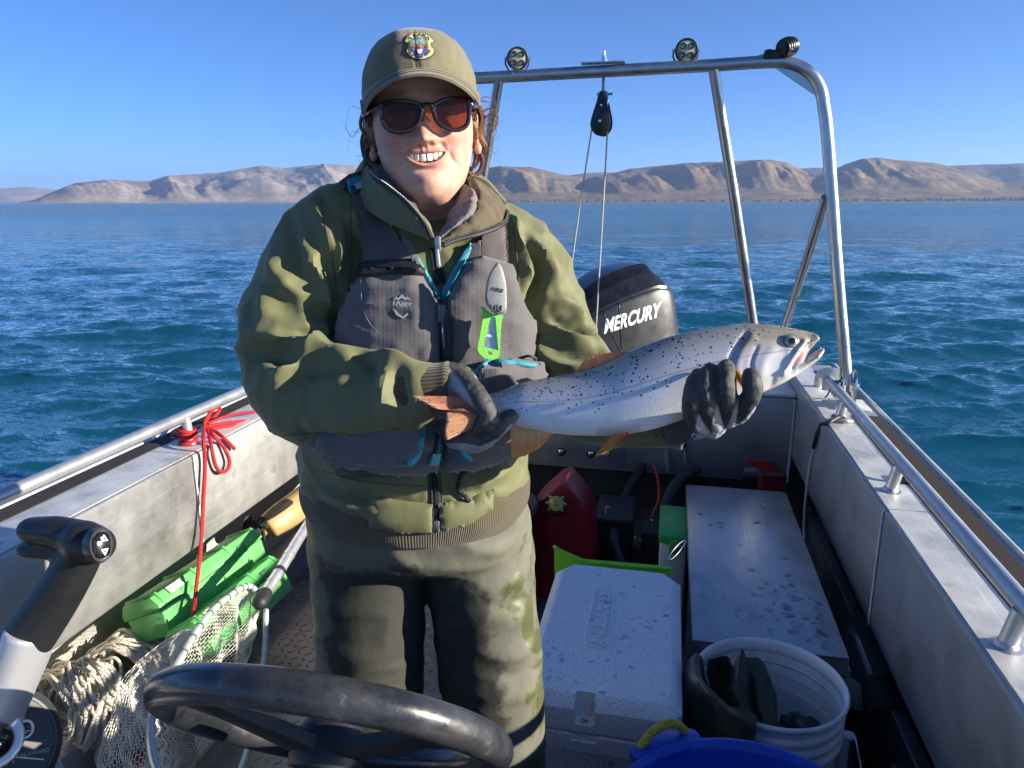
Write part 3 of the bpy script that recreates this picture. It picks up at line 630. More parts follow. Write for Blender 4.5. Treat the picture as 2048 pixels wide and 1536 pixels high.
# ------------------------------------------------------------------ outboard motor
def motor():
    ya = R(20); L = (RT*0.93 + FW*0.36); L /= np.linalg.norm(L); W = np.cross(L, UP); W /= np.linalg.norm(W)      # W faces the camera side
    tl = R(9); A1 = L*math.cos(tl) + UP*math.sin(tl); C1 = np.cross(W, A1); C1 *= np.sign(C1[2])
    o = PT(1230, 630, 3.55)
    th = thing('outboard_motor', 'large black outboard motor turned and tilted up behind the transom', 'outboard motor', (o[0], o[1], WATER_Z))
    mc = M('motor_cowl', (0.017, 0.0185, 0.022), rough=0.40, var=0.25, vs=9, bump=0.05, bs=50, coat=0.15, rvar=0.08)
    mt = M('motor_top', (0.012, 0.012, 0.015), rough=0.22, var=0.5, vs=30, coat=0.5, bump=0.1, bs=140)
    def G(a, b, c): return o + A1*a + W*b + C1*c
    # stations along the length: a, half width, top of side, ridge top, bottom
    st = [(-0.335, 0.05, 0.00, 0.03, -0.30), (-0.31, 0.115, 0.02, 0.075, -0.34), (-0.25, 0.165, 0.050, 0.135, -0.36), (-0.15, 0.195, 0.085, 0.195, -0.38), (-0.03, 0.21, 0.112, 0.232, -0.38), (0.08, 0.21, 0.125, 0.243, -0.38),
          (0.135, 0.205, 0.128, 0.238, -0.38), (0.165, 0.200, 0.122, 0.215, -0.38), (0.205, 0.190, 0.108, 0.165, -0.38), (0.24, 0.165, 0.075, 0.11, -0.37), (0.262, 0.12, 0.01, 0.04, -0.36), (0.27, 0.06, -0.06, -0.04, -0.35)]
    S = crv(np.array(st), 46); low, top = [], []
    for a, w, s, t, b in S:
        ring = []
        for (bx, cz) in ((1, b), (1.03, b*0.55), (1.02, b*0.1+s*0.2), (0.97, s*0.75), (0.90, s), (0.70, s+0.004), (0, s+0.004)):
            ring.append((w*bx, cz))
        ring = ring + [(-x, z) for x, z in ring[::-1][1:]]
        ring = crv(np.array(ring), 40); low.append([G(a, x, z) for x, z in ring])
        rt = [(w*0.915, s-0.006), (w*0.90, s+0.010), (w*0.70, s+(t-s)*0.62), (w*0.42, s+(t-s)*0.97), (0, t)]
        rt = rt + [(-x, z) for x, z in rt[::-1][1:]]
        top.append([G(a, x, z) for x, z in rt])
    lv = loft(np.array(low)); cowl = obj('cowl', lv, mc, th, sharp=50)
    obj('cowl_top', loft(np.array(top)), mt, th, sharp=18)
    tr = bvh(lv); p2, f = text_shapes('MERCURY', 1.0, 0.16, 0.032, 1.04)
    w = p2[:, 0].max()-p2[:, 0].min(); h = p2[:, 1].max()-p2[:, 1].min()
    a0, b0 = np.array([1206, 656.0]), np.array([1320, 620.0]); ax = (b0-a0)/w; ay = np.array([0.05, -1.0])*30/h
    q = (a0+b0)/2 + p2[:, :1]*ax + p2[:, 1:]*ay
    obj('lettering', lay(q, f, raymap(tr), 0.0015), M('white_decal', (0.80, 0.80, 0.80), rough=0.5, var=0.06, vs=40), cowl, smooth=False)
    for pts in (([1205, 608], [1212, 640], [1226, 672], [1240, 702]), ([1237, 596], [1240, 640], [1243, 700])):
        r3 = np.array([raymap(tr)(crv(np.array(pts, float), 14))[0]][0]); obj('cowl_seam', tube(r3, 0.0022, 6), mt, cowl)
    # midsection and bracket under the cowl
    obj('midsection', loft([[G(a, x*s, z) for a, x in ((-0.16, -0.09), (0.16, -0.07), (0.2, 0), (0.16, 0.07), (-0.16, 0.09))] for z, s in ((-0.375, 1.6), (-0.5, 1.1), (-0.9, 0.9), (-1.25, 0.7))]), mc, th)
    obj('transom_bracket', box((o[0]-0.16, 3.40, 0.40), (o[0]+0.12, 3.62, 0.67), 0.02), mc, th)
motor()
# ------------------------------------------------------------------ pulley block and hauling line
def pulley():
    c = PY(1203, 232, AY); t = thing('pulley_block', 'black teardrop pulley block shackled under the stern arch', 'pulley', PY(1207, 155, AY))
    m = M('black_pulley_cheek', (0.012, 0.012, 0.014), rough=0.35, var=0.2)
    s = 2.62/1450
    out = crv(np.array([(-3, 44), (6, 40), (12, 18), (18, -8), (17, -24), (8, -36), (-2, -38), (-13, -33), (-21, -18), (-18, 0), (-11, 22)], float), 40, True)*s
    for dy, sh in ((-0.016, 0.0), (0.010, 0.006)):
        obj('cheek', prism([tuple(q) for q in out], (1, 0, 0), (0, 0, 1), (0, 0.006, 0), c+[sh, dy, 0], 0.0015), m, t)
    v, f = lathe([(0.0, -0.006), (0.024, -0.006), (0.020, 0.0), (0.024, 0.006), (0.0, 0.006)], 24)
    obj('sheave', (v[:, [0, 2, 1]]+c+[0, 0, -0.02], f), m, t)
    v, f = lathe([(0.0, 0.0), (0.006, 0.0), (0.005, 0.003), (0, 0.0035)], 12); v = v[:, [0, 2, 1]]*[1, -1, 1]
    obj('rivet', (v+c+[-0.004, -0.0165, -0.018], f), m_steel, t); obj('rivet', (v*0.8+c+[0.0, -0.0165, 0.035], f), m_steel, t)
    top = PY(1207, 160, AY)
    obj('hanger', tube([top+[0, 0, 0.004], top+[0, 0, -0.038]], 0.006, 10, 'round'), M('hanger_steel', (0.25, 0.25, 0.25), rough=0.35, metal=1), t)
    k = top+[0, 0, -0.05]
    obj('shackle', tube(k + np.array([(-0.014, -0.0, -0.034), (-0.018, 0, -0.012), (-0.013, 0, 0.008), (0.0, 0, 0.016), (0.013, 0, 0.008), (0.018, 0, -0.012), (0.014, 0, -0.034)]), 0.0045, 10, 'round'), m_steel, t)
    obj('shackle_pin', tube([k+[-0.022, 0, 0.003], k+[0.034, 0, 0.003]], 0.0042, 10), m_steel, t)
    obj('strap', tube([k+[0, 0, -0.03], c+[0.002, 0, 0.04]], [0.007, 0.006], 8), m_steel, t)
    rp = M('grey_line', (0.42, 0.40, 0.35), rough=0.9, var=0.3, vs=300, stretch=(1, 1, 1), bump=0.8, bs=500)
    a = [PY(1183, 262, AY), PY(1160, 410, 2.80), PY(1139, 560, 2.85), PY(1120, 690, 2.92), PY(1112, 800, 3.0)]
    b = [PY(1215, 258, AY), PY(1204, 450, 2.82), PY(1193, 640, 2.9), PY(1186, 760, 2.96), PY(1182, 840, 3.02)]
    over = [b[0], PY(1212, 250, AY), PY(1204, 243, AY), PY(1194, 244, AY), PY(1186, 252, AY)]
    ln = np.concatenate([np.array(b)[::-1], np.array(over)[1:], np.array(a)])
    obj('hauling_line', tube(crv(ln, 90), 0.0030, 8), rp, label='thin grey line running down in two strands from the pulley block', cat='line')
pulley()
# ------------------------------------------------------------------ lamps on the arch
def work_light(px, py, label, twist):
    c = PY(px, py, AY); rr = 21.5*2.66/1450
    t = thing('work_light', label, 'work light', PY(px, py+28, AY), 'round lamps on the stern arch')
    n = CAM - c; n = n/np.linalg.norm(n); n = n + RT*twist; n /= np.linalg.norm(n); X = np.cross(UP, n); X /= np.linalg.norm(X); Y = np.cross(n, X)
    B = np.stack([X, Y, n], 1)
    def put(vf): return (vf[0] @ B.T + c, vf[1])
    mg = M('lamp_body', (0.06, 0.065, 0.055), rough=0.35, metal=0.6, var=0.2)
    obj('housing', put(lathe([(0.0, -0.035), (rr*0.7, -0.032), (rr*0.95, -0.012), (rr, -0.004), (rr, 0.004), (rr*0.93, 0.007), (rr*0.9, 0.003)], 40)), mg, t)
    ml = M('lamp_lens', (0.30, 0.31, 0.26), rough=0.15, var=0.35, vs=60, coat=0.6)
    lens = obj('lens', put(lathe([(rr*0.91, 0.002), (rr*0.6, 0.0055), (0.0, 0.007)], 40)), ml, t)
    for a, b in ((-0.36, 0.36), (0.36, 0.36), (-0.36, -0.36), (0.36, -0.36)):
        v, f = lathe([(0.0, 0.002), (rr*0.1, 0.003), (rr*0.22, 0.0085), (rr*0.25, 0.0086), (rr*0.27, 0.004)], 20); obj('reflector', put((v+[a*rr, b*rr, 0.001], f)), mg, lens)
    obj('bracket', put(join(tube(np.array([(-rr*1.06, 0, -0.01), (-rr*1.08, -rr*0.5, -0.01), (-rr*0.7, -rr*1.1, -0.01), (0, -rr*1.25, -0.01), (rr*0.7, -rr*1.1, -0.01), (rr*1.08, -rr*0.5, -0.01), (rr*1.06, 0, -0.01)]), 0.003, 8), box((-0.024, -rr*1.30, -0.03), (0.024, -rr*1.12, 0.022), 0.003))), mg, t)
    for sx in (-1, 1):
        obj('screw', put(ellipsoid((sx*rr*1.07, 0, -0.008), (0.006, 0.006, 0.007), n=10)), m_steel, t)
        obj('screw', put(ellipsoid((sx*0.02, -rr*1.3, 0.024), (0.006, 0.006, 0.006), n=10)), m_steel, t)
work_light(1035, 117, 'round work lamp on the arch just beside the cap', 0.10)
work_light(1373, 101, 'round work lamp on the arch above the inner right leg', 0.22)
def horn_light():
    c = PY(1556, 102, AY); t = thing('spotlight', 'small black ribbed spotlight clamped at the bend of the arch', 'spotlight', PY(1552, 116, AY))
    mb = M('black_plastic', (0.012, 0.012, 0.013), rough=0.4, var=0.2)
    prof = []
    for i in range(6):
        x = i*0.009; prof += [(0.020+0.004*math.sin(i/5*3.1), x), (0.020+0.004*math.sin(i/5*3.1), x+0.004), (0.028+0.004*math.sin(i/5*3.1), x+0.0045), (0.028+0.004*math.sin(i/5*3.1), x+0.0085)]
    v, f = lathe([(0, -0.004)] + prof + [(0, 0.056)], 24)
    n = np.array([0.55, 0.55, 0.2]); n /= np.linalg.norm(n); X = np.cross(n, UP); X /= np.linalg.norm(X); B = np.stack([X, np.cross(n, X), n], 1)
    obj('head', (v @ B.T + c + [0.008, -0.03, 0.002], f), mb, t)
    obj('clamp', join(box(c+[-0.045, -0.022, -0.028], c+[0.012, 0.014, 0.002], 0.004), ellipsoid(c+[-0.03, -0.015, -0.006], (0.014, 0.012, 0.011), n=12)), mb, t)
    obj('knob', tube([c+[-0.035, -0.01, -0.01], c+[-0.064, -0.014, -0.018]], [0.006, 0.004], 8), m_steel, t)
    obj('screw', ellipsoid(c+[0.036, -0.035, 0.0], (0.007, 0.006, 0.009), n=10), m_steel, t)
horn_light()
# ================================================================== things lying in the boat
def boolean(a, *cut):
    o = bpy.data.objects.new('tmp', newmesh('tmp', a[0], a[1], False)); col.objects.link(o); cs = []
    for c in cut:
        q = bpy.data.objects.new('tmp', newmesh('tmp', c[0], c[1], False)); col.objects.link(q); cs.append(q)
        md = o.modifiers.new('b', 'BOOLEAN'); md.operation = 'DIFFERENCE'; md.object = q; md.solver = 'EXACT'
    me = dgmesh(o); r = mesh_np(me)
    for q in cs + [o]: bpy.data.objects.remove(q)
    return r
def speckle(name, c, dark, rough=0.6):
    m = M(name, c, rough=rough, var=0, bump=0.25, bs=900); k = NT(m); tc = k.n('TexCoord')
    n = k.n('TexNoise', Vector=tc.outputs['Object'], Scale=420.0, Detail=2.0); n2 = k.n('TexNoise', Vector=tc.outputs['Object'], Scale=6.0, Detail=3.0)
    a = k.ramp(n.outputs[0], [(0.36, dark), (0.47, tuple(np.array(c)*0.88)), (0.6, c)])
    k.to(k.mix(k.ramp(n2.outputs[0], [(0.35, 0.0), (0.7, 0.22)]), a, tuple(np.array(c)*0.7)), 'Base Color'); return m
m_water = M('water_drop', (0.9, 0.95, 1.0), rough=0.02, var=0, trans=1.0, ior=1.33)
def droplets(name, pts, nrm, rmin, rmax, parent, seed):
    g = np.random.default_rng(seed); P = []
    for p in pts:
        r = g.uniform(rmin, rmax); P.append(ellipsoid(np.asarray(p), (r*g.uniform(0.8, 2.0), r*g.uniform(0.8, 1.4), r*0.30), np.array(Matrix.Rotation(g.uniform(0, 6), 3, 'Z')), n=10))
    return obj(name, join(*P), m_water, parent, kind='stuff')
def cooler():
    x0, x1, y0, y1, z = -0.268, 0.066, 1.255, 1.835, 0.452
    t = thing('cooler', 'large speckled grey plastic cooler with a moulded name on its lid', 'cooler', ((x0+x1)/2, (y0+y1)/2, 0))
    m = speckle('granite_plastic', (0.86, 0.87, 0.88), (0.32, 0.34, 0.38))
    c = 0.024
    out = [(x0+c, y0), (x1-c, y0), (x1, y0+c*1.3), (x1, y1-c*1.6), (x1-c*1.3, y1), (x0+c*1.3, y1), (x0, y1-c*1.6), (x0, y0+c*1.3)]
    def ins(d): cx, cy = (x0+x1)/2, (y0+y1)/2; return [(cx+(x-cx)*(1-d/(x1-x0)*2), cy+(y-cy)*(1-d/(y1-y0)*2)) for x, y in out]
    lid = loft([[(x, y, zz) for x, y in ins(d)] for d, zz in ((0.004, z-0.078), (0, z-0.074), (0, z-0.024), (0.002, z-0.021), (0.020, z-0.002), (0.024, z), (0.03, z))])
    nx = -0.127
    lid = boolean(lid, box((nx-0.021, y0-0.02, z-0.058), (nx+0.021, y0+0.028, z+0.05), 0.006), lathe([(0.008, -0.3), (0.008, 0.3)], 16, (nx, y0+0.014, z-0.08)), box((-0.13, y1-0.008, z-0.05), (-0.09, y1+0.03, z+0.03), 0.003))
    L = obj('lid', lid, m, t, sharp=25)
    body = loft([[(x, y, zz) for x, y in ins(d)] for d, zz in ((0.02, 0.004), (0.016, 0.03), (0.006, 0.30), (0.004, z-0.125), (0.0, z-0.122), (0.0, z-0.085), (0.004, z-0.081))])
    body = boolean(body, box((x0+0.055, y0-0.02, 0.02), (x0+0.062, y0+0.016, 0.315), 0.002), box((-0.075, y0-0.02, 0.02), (-0.062, y0+0.016, 0.315), 0.002), box((nx-0.028, y0-0.01, z-0.098), (nx+0.028, y0+0.004, z-0.07), 0.002))
    obj('body', body, m, t, sharp=25)
    q = [PZ(*p, z) for p in ((1190, 1180), (1226, 1183), (1212, 1297), (1168, 1290))]
    lo = np.min(q, 0); hi = np.max(q, 0); cx, cy = (lo+hi)[:2]/2; hx, hy = (hi-lo)[:2]/2
    rr = []
    for a in np.linspace(0, 2*np.pi, 64, endpoint=False):
        ca, sa = math.cos(a), math.sin(a); s = (abs(ca)**7+abs(sa)**7)**(-1/7); rr.append((cx+ca*s*hx, cy+sa*s*hy, z+0.0002))
    obj('moulded_frame', torus_tube(np.array(rr), 0.0032, 8), m, L)
    p2, f = text_shapes('CAYTN', 1.0, 0, 0.02, 1.05); w = np.ptp(p2[:, 0]); h = np.ptp(p2[:, 1])
    P = np.stack([cx + p2[:, 1]/h*hx*1.25, cy - p2[:, 0]/w*hy*1.78], 1)
    obj('moulded_letters', lay(P, f, lambda p: (np.c_[p, np.full(len(p), z)], np.tile([0, 0, 1.0], (len(p), 1))), 0.0042), m, L, smooth=False)
    g = np.random.default_rng(2); droplets('water_drops', [(g.uniform(x0+0.03, x1-0.03), g.uniform(y0+0.03, y1-0.03), z) for _ in range(70)], None, 0.0015, 0.0055, L, 3)
cooler()
def alu_box():
    x0, x1, y0, y1, z = 0.092, 0.437, 1.565, 2.555, 0.42
    t = thing('storage_box', 'long aluminium storage box with a flat wet lid', 'storage box', ((x0+x1)/2, (y0+y1)/2, 0))
    m = alu('box_lid_aluminium', (0.46, 0.47, 0.48), 0.32, scratch=0.25, dirt=0.25)
    L = obj('lid', box((x0, y0, z-0.006), (x1, y1, z), 0.002), m, t)
    obj('lid_edge', box((x0, y0, z-0.045), (x1, y0+0.003, z-0.0065)), m, L, smooth=False)
    obj('lid_edge', box((x0, y0+0.0035, z-0.045), (x0+0.003, y1, z-0.0065)), m, L, smooth=False); obj('lid_edge', box((x1-0.003, y0+0.0035, z-0.045), (x1, y1, z-0.0065)), m, L, smooth=False)
    obj('body', box((x0+0.012, y0+0.014, 0.0), (x1-0.012, y1-0.01, z-0.012), 0.004), M('blue_box_paint', (0.02, 0.045, 0.085), rough=0.5, var=0.4), t)
    g = np.random.default_rng(8); P = []
    for i in range(130):
        P.append((x1-0.02-abs(g.normal())*0.09, g.uniform(y0+0.02, y0+0.38), z) if i < 80 else (g.uniform(x0+0.02, x1-0.02), g.uniform(y0, y1-0.05), z))
    droplets('water_drops', P, None, 0.002, 0.0085, L, 4)
    # welded hinge tab at the near corner and a snap hook on the left edge
    obj('hinge_tab', prism([(0, 0), (0.038, -0.02), (0.05, -0.09), (0.0, -0.085)], (1, 0, 0), (0, 0, 1), (0, 0.004, 0), (x1-0.004, y0+0.01, z-0.05), 0.001), m_alu_dark, t)
    obj('weld_seam', weld((x1+0.001, y0+0.006, z-0.14), (x1+0.001, y0+0.006, z-0.03), 0.006, 0.012), m_weld, t)
    k = np.array([x0-0.008, 2.12, z-0.02])
    obj('snap_hook', torus_tube(k + np.array([(-0.006*math.cos(a)-0.022+0.022*math.sin(a), 0.012*math.cos(a), 0.034*math.sin(a)-0.03) for a in np.linspace(0, 2*np.pi, 24, endpoint=False)]), 0.003, 8), m_steel, t)
alu_box()
def bucket():
    c = np.array([0.245, 1.405, 0.0]); zr, r = 0.452, 0.1535
    t = thing('bucket', 'white plastic bucket with ribbed rim holding a dark garment', 'bucket', c)
    m = M('white_bucket_plastic', (0.82, 0.83, 0.83), rough=0.42, var=0.05, vs=14, sss=0.0, bump=0.08, bs=60, c2=(0.70, 0.70, 0.68))
    pr = [(0.0, 0.012), (0.125, 0.012), (0.128, 0.006), (0.131, 0.01), (0.1405, zr-0.115)]
    for i in range(3): z = zr-0.105+i*0.027; pr += [(0.1415, z), (0.1475, z+0.004), (0.1485, z+0.011), (0.147, z+0.017), (0.142, z+0.021)]
    pr += [(0.1435, zr-0.016), (0.149, zr-0.014), (0.153, zr-0.008), (0.1525, zr-0.001), (0.149, zr+0.001), (0.1455, zr-0.003), (0.1435, zr-0.01), (0.138, 0.2), (0.126, 0.022), (0.0, 0.022)]
    obj('body', lathe(pr, 72, c), m, t, sharp=60)
    a = R(-12); e = c + [0.152*math.cos(a), 0.152*math.sin(a), zr-0.085]
    obj('handle_lug', tube([e, e+[0.010, -0.002, 0]], 0.0085, 12, 'round'), m, t)
    obj('wire_handle', tube(crv([e+[0.018, -0.004, 0], e+[0.026, -0.05, -0.06], e+[0.0, -0.12, -0.10], e+[-0.10, -0.17, -0.12]], 24), 0.002, 8), m_steel, t)
    # dark garment: folds standing in the bucket and a flap over the rim
    w = thing('waders', 'dark olive waders stuffed in the white bucket, one flap over its rim', 'clothing', c+[-0.05, 0, zr-0.1])
    mw = M('dark_olive_coated_cloth', (0.030, 0.034, 0.024), rough=0.42, var=0.25, vs=16, bump=0.2, bs=160, coat=0.15)
    def sheet(ctrl, n=30, m2=24, th=0.004, amp=0.006, seed=0):
        g = np.array(ctrl, float); a = np.stack([crv(r, n) for r in g]); s = np.stack([crv(a[:, j], m2) for j in range(n)], 1)
        v = s.reshape(-1, 3); f = grid_faces(m2, n); nr = vnormals(v, f); v = v + nr*(amp*fbm(v*26+seed, 3))[:, None]; k = len(v)
        F = f.tolist() + (f[:, ::-1]+k).tolist()
        bd = [(i, i+1) for i in range(n-1)] + [((m2-1)*n+i+1, (m2-1)*n+i) for i in range(n-1)] + [((i+1)*n, i*n) for i in range(m2-1)] + [(i*n+n-1, (i+1)*n+n-1) for i in range(m2-1)]
        F += [(b, a_, a_+k, b+k) for a_, b in bd]
        return np.concatenate([v, v-nr*th]), F
    def bp(an, rad, z): return c + [rad*math.cos(R(an)), rad*math.sin(R(an)), z]
    fl = []
    for an in (168, 190, 212, 236, 254):
        k = 0.012*math.sin(an*0.2)
        fl.append([bp(an, 0.06, zr-0.13), bp(an, 0.115, zr-0.07), bp(an, 0.142, zr+0.004), bp(an, 0.158, zr+0.012), bp(an, 0.170+k, zr-0.03), bp(an, 0.176+k, zr-0.11), bp(an, 0.178, zr-0.19), bp(an+2, 0.172, zr-0.30)])
    obj('flap', sheet(fl, 44, 30, 0.004, 0.005, 1), mw, w)
    def B(px, py, y): return PY(px, py, y)
    obj('fold', sheet([[B(1420, 1318, 1.44), B(1418, 1350, 1.43), B(1425, 1400, 1.40), B(1440, 1440, 1.38)], [B(1450, 1312, 1.47), B(1448, 1345, 1.46), B(1450, 1400, 1.43), B(1460, 1445, 1.38)], [B(1470, 1322, 1.44), B(1472, 1365, 1.40), B(1478, 1410, 1.37), B(1490, 1450, 1.34)]], 24, 18, 0.004, 0.004, 2), mw, w)
    obj('fold', sheet([[B(1464, 1345, 1.41), B(1452, 1385, 1.38), B(1446, 1420, 1.36), B(1450, 1460, 1.33)], [B(1483, 1297, 1.42), B(1478, 1350, 1.38), B(1480, 1400, 1.355), B(1490, 1460, 1.32)], [B(1498, 1330, 1.43), B(1502, 1370, 1.41), B(1510, 1420, 1.38), B(1522, 1460, 1.34)]], 26, 22, 0.004, 0.004, 3), mw, w)
    obj('fold', sheet([[B(1492, 1315, 1.45), B(1496, 1365, 1.43), B(1500, 1410, 1.40), B(1510, 1455, 1.36)], [B(1520, 1318, 1.46), B(1518, 1365, 1.42), B(1522, 1415, 1.38), B(1535, 1460, 1.35)], [B(1542, 1350, 1.47), B(1552, 1390, 1.44), B(1556, 1430, 1.40), B(1560, 1465, 1.36)]], 26, 22, 0.004, 0.005, 5), mw, w)
    obj('fold', sheet([[bp(a_, 0.02, zr-0.12+0.01*math.sin(a_)), bp(a_, 0.07, zr-0.105+0.02*math.sin(a_*3)), bp(a_, 0.11, zr-0.12), bp(a_, 0.132, zr-0.16)] for a_ in (150, 200, 250, 300, 340, 380)], 30, 40, 0.004, 0.02, 9), mw, w)
bucket()
def tub():
    c = np.array([0.165, 0.925, 0.0]); zr, r = 0.50, 0.222
    t = thing('tub', 'bright blue round plastic tub with a yellow rope handle', 'tub', c)
    m = M('blue_tub_plastic', (0.005, 0.055, 0.42), rough=0.34, var=0.10, vs=5, bump=0.05, bs=40, sss=0.0)
    pr = [(0.0, 0.01), (0.165, 0.01), (0.175, 0.02), (r-0.008, zr-0.02), (r+0.004, zr-0.018), (r+0.007, zr-0.006), (r+0.002, zr), (r-0.006, zr-0.001), (r-0.012, zr-0.014), (0.17, 0.03), (0.15, 0.02), (0, 0.02)]
    obj('body', lathe(pr, 96, c), m, t, sharp=60)
    h0, h1 = PZ(1290, 1503, zr+0.004), PZ(1392, 1476, zr+0.004); mid = (h0+h1)/2
    d = mid - c; d[2] = 0; d /= np.linalg.norm(d); tn = np.cross(UP, d)
    lug = []
    for a in np.linspace(0, 2*np.pi, 40, endpoint=False):
        lug.append((0.070*np.sign(math.cos(a))*abs(math.cos(a))**0.7, 0.026*np.sign(math.sin(a))*abs(math.sin(a))**0.8))
    o = c + d*(r+0.012); o[2] = zr-0.018
    obj('handle_lug', prism(lug, tn, d, (0, 0, 0.014), o, 0.004), m, t)
    h0 = o + tn*0.048 + d*0.010 + [0, 0, 0.008]; h1 = o - tn*0.048 + d*0.010 + [0, 0, 0.008]
    if proj(h0[None])[0, 0] > proj(h1[None])[0, 0]: h0, h1 = h1, h0
    p = crv([h0+[0, 0, -0.02], h0, h0*0.75+h1*0.25+[0, 0, 0.026], (h0+h1)/2+[0, 0, 0.034], h0*0.25+h1*0.75+[0, 0, 0.030], h1+[0, 0, 0.006], h1+[0, 0, -0.02]], 80)
    my = M('yellow_rope', (0.42, 0.33, 0.045), rough=0.7, var=0.25, vs=120, bump=0.8, bs=600)
    hd = rope_strands(p, 0.0075, 0.022, 3)
    r0 = obj('rope_handle', hd[0], my, t)
    for s in hd[1:]: obj('strand', s, my, r0)
def rope_strands(p, r, pitch, k=3, m=8):
    """laid rope: k strands twisting round the path"""
    p = np.asarray(p, float); t, X, Y = frames(p); L = np.concatenate([[0], np.cumsum(np.linalg.norm(np.diff(p, axis=0), axis=1))])
    n = max(len(p), int(L[-1]/pitch*10)); u = np.linspace(0, L[-1], n)
    def ip(a): return np.stack([np.interp(u, L, a[:, i]) for i in range(3)], 1)
    p, X, Y = ip(p), ip(X), ip(Y); out = []
    for i in range(k):
        a = u/pitch*2*np.pi + i*2*np.pi/k; q = p + (X*np.cos(a)[:, None] + Y*np.sin(a)[:, None])*r*0.52
        out.append(tube(q, r*0.56, m, 'round'))
    return out
tub()
def fuel_can():
    y = 2.42; t = thing('fuel_can', 'red plastic fuel can with a yellow spout cap in the stern', 'fuel can', PY(1130, 1130, y)*[1, 1, 0])
    m = M('red_fuel_plastic', (0.26, 0.006, 0.016), rough=0.38, var=0.15, vs=7, bump=0.1, bs=90)
    fr = [(1050, 1180), (1052, 1060), (1066, 1010), (1112, 966), (1128, 957), (1140, 962), (1172, 1000), (1186, 1040), (1189, 1090), (1184, 1180)]
    c = PY(1128, 1080, y)
    pts = np.array([(PY(px, py, y)-c)[[0, 2]] for px, py in fr]); pts[:, 1] = np.maximum(pts[:, 1], -c[2]+0.004)
    S = crv(pts, 60, True); rings = []
    for d, s in ((-0.092, 0.86), (-0.09, 0.93), (-0.075, 0.985), (-0.04, 1.0), (0.04, 1.0), (0.075, 0.985), (0.09, 0.93), (0.092, 0.86)):
        rings.append([(c[0]+a*s, y+d+0.05-0.15*min(0, 0)*b, c[2]+b*(1-(1-s)*0.5)) for a, b in S])
    body = loft(rings); b = obj('body', body, m, t, sharp=45); tr = bvh(body)
    k = PY(1113, 1010, y-0.05)
    ax = np.array([0.05, -0.80, 0.60]); ax /= np.linalg.norm(ax); X = np.cross(UP, ax); X /= np.linalg.norm(X); B = np.stack([X, np.cross(ax, X), ax], 1)
    def put(vf): return (vf[0] @ B.T + k, vf[1])
    obj('collar', put(lathe([(0.0, -0.02), (0.034, -0.02), (0.034, 0.012), (0.026, 0.014), (0, 0.014)], 28)), m_blk, t, sharp=30)
    my = M('yellow_cap', (0.56, 0.42, 0.09), rough=0.5, var=0.12)
    cap = obj('cap', put(lathe([(0.0, 0.0145), (0.026, 0.0145), (0.027, 0.026), (0.02, 0.032), (0.012, 0.036), (0.011, 0.052), (0.006, 0.053), (0.0055, 0.046), (0, 0.046)], 28)), my, t, sharp=35)
    for a in np.linspace(0, 2*np.pi, 9)[:-1]:
        if abs(math.cos(a)) < 0.65: continue
        e = np.array([math.cos(a), math.sin(a), 0]); obj('grip_rib', put(tube([e*0.027+[0, 0, 0.016], e*0.034+[0, 0, 0.022], e*0.028+[0, 0, 0.032]], 0.0045, 8, 'round')), my, cap)
fuel_can()
def black_tub():
    c = PY(972, 1050, 2.30)*[1, 1, 0]; t = thing('barrel', 'black rubber tub beside the red fuel can, half hidden', 'tub', c)
    r = 0.175; pr = [(0, 0.01), (r*0.85, 0.01), (r*0.9, 0.03), (r, 0.36), (r+0.012, 0.37), (r+0.014, 0.39), (r+0.004, 0.40), (r-0.012, 0.39), (r-0.02, 0.36), (r*0.84, 0.04), (0, 0.03)]
    obj('body', lathe(pr, 64, c), m_blk, t, sharp=60)
black_tub()
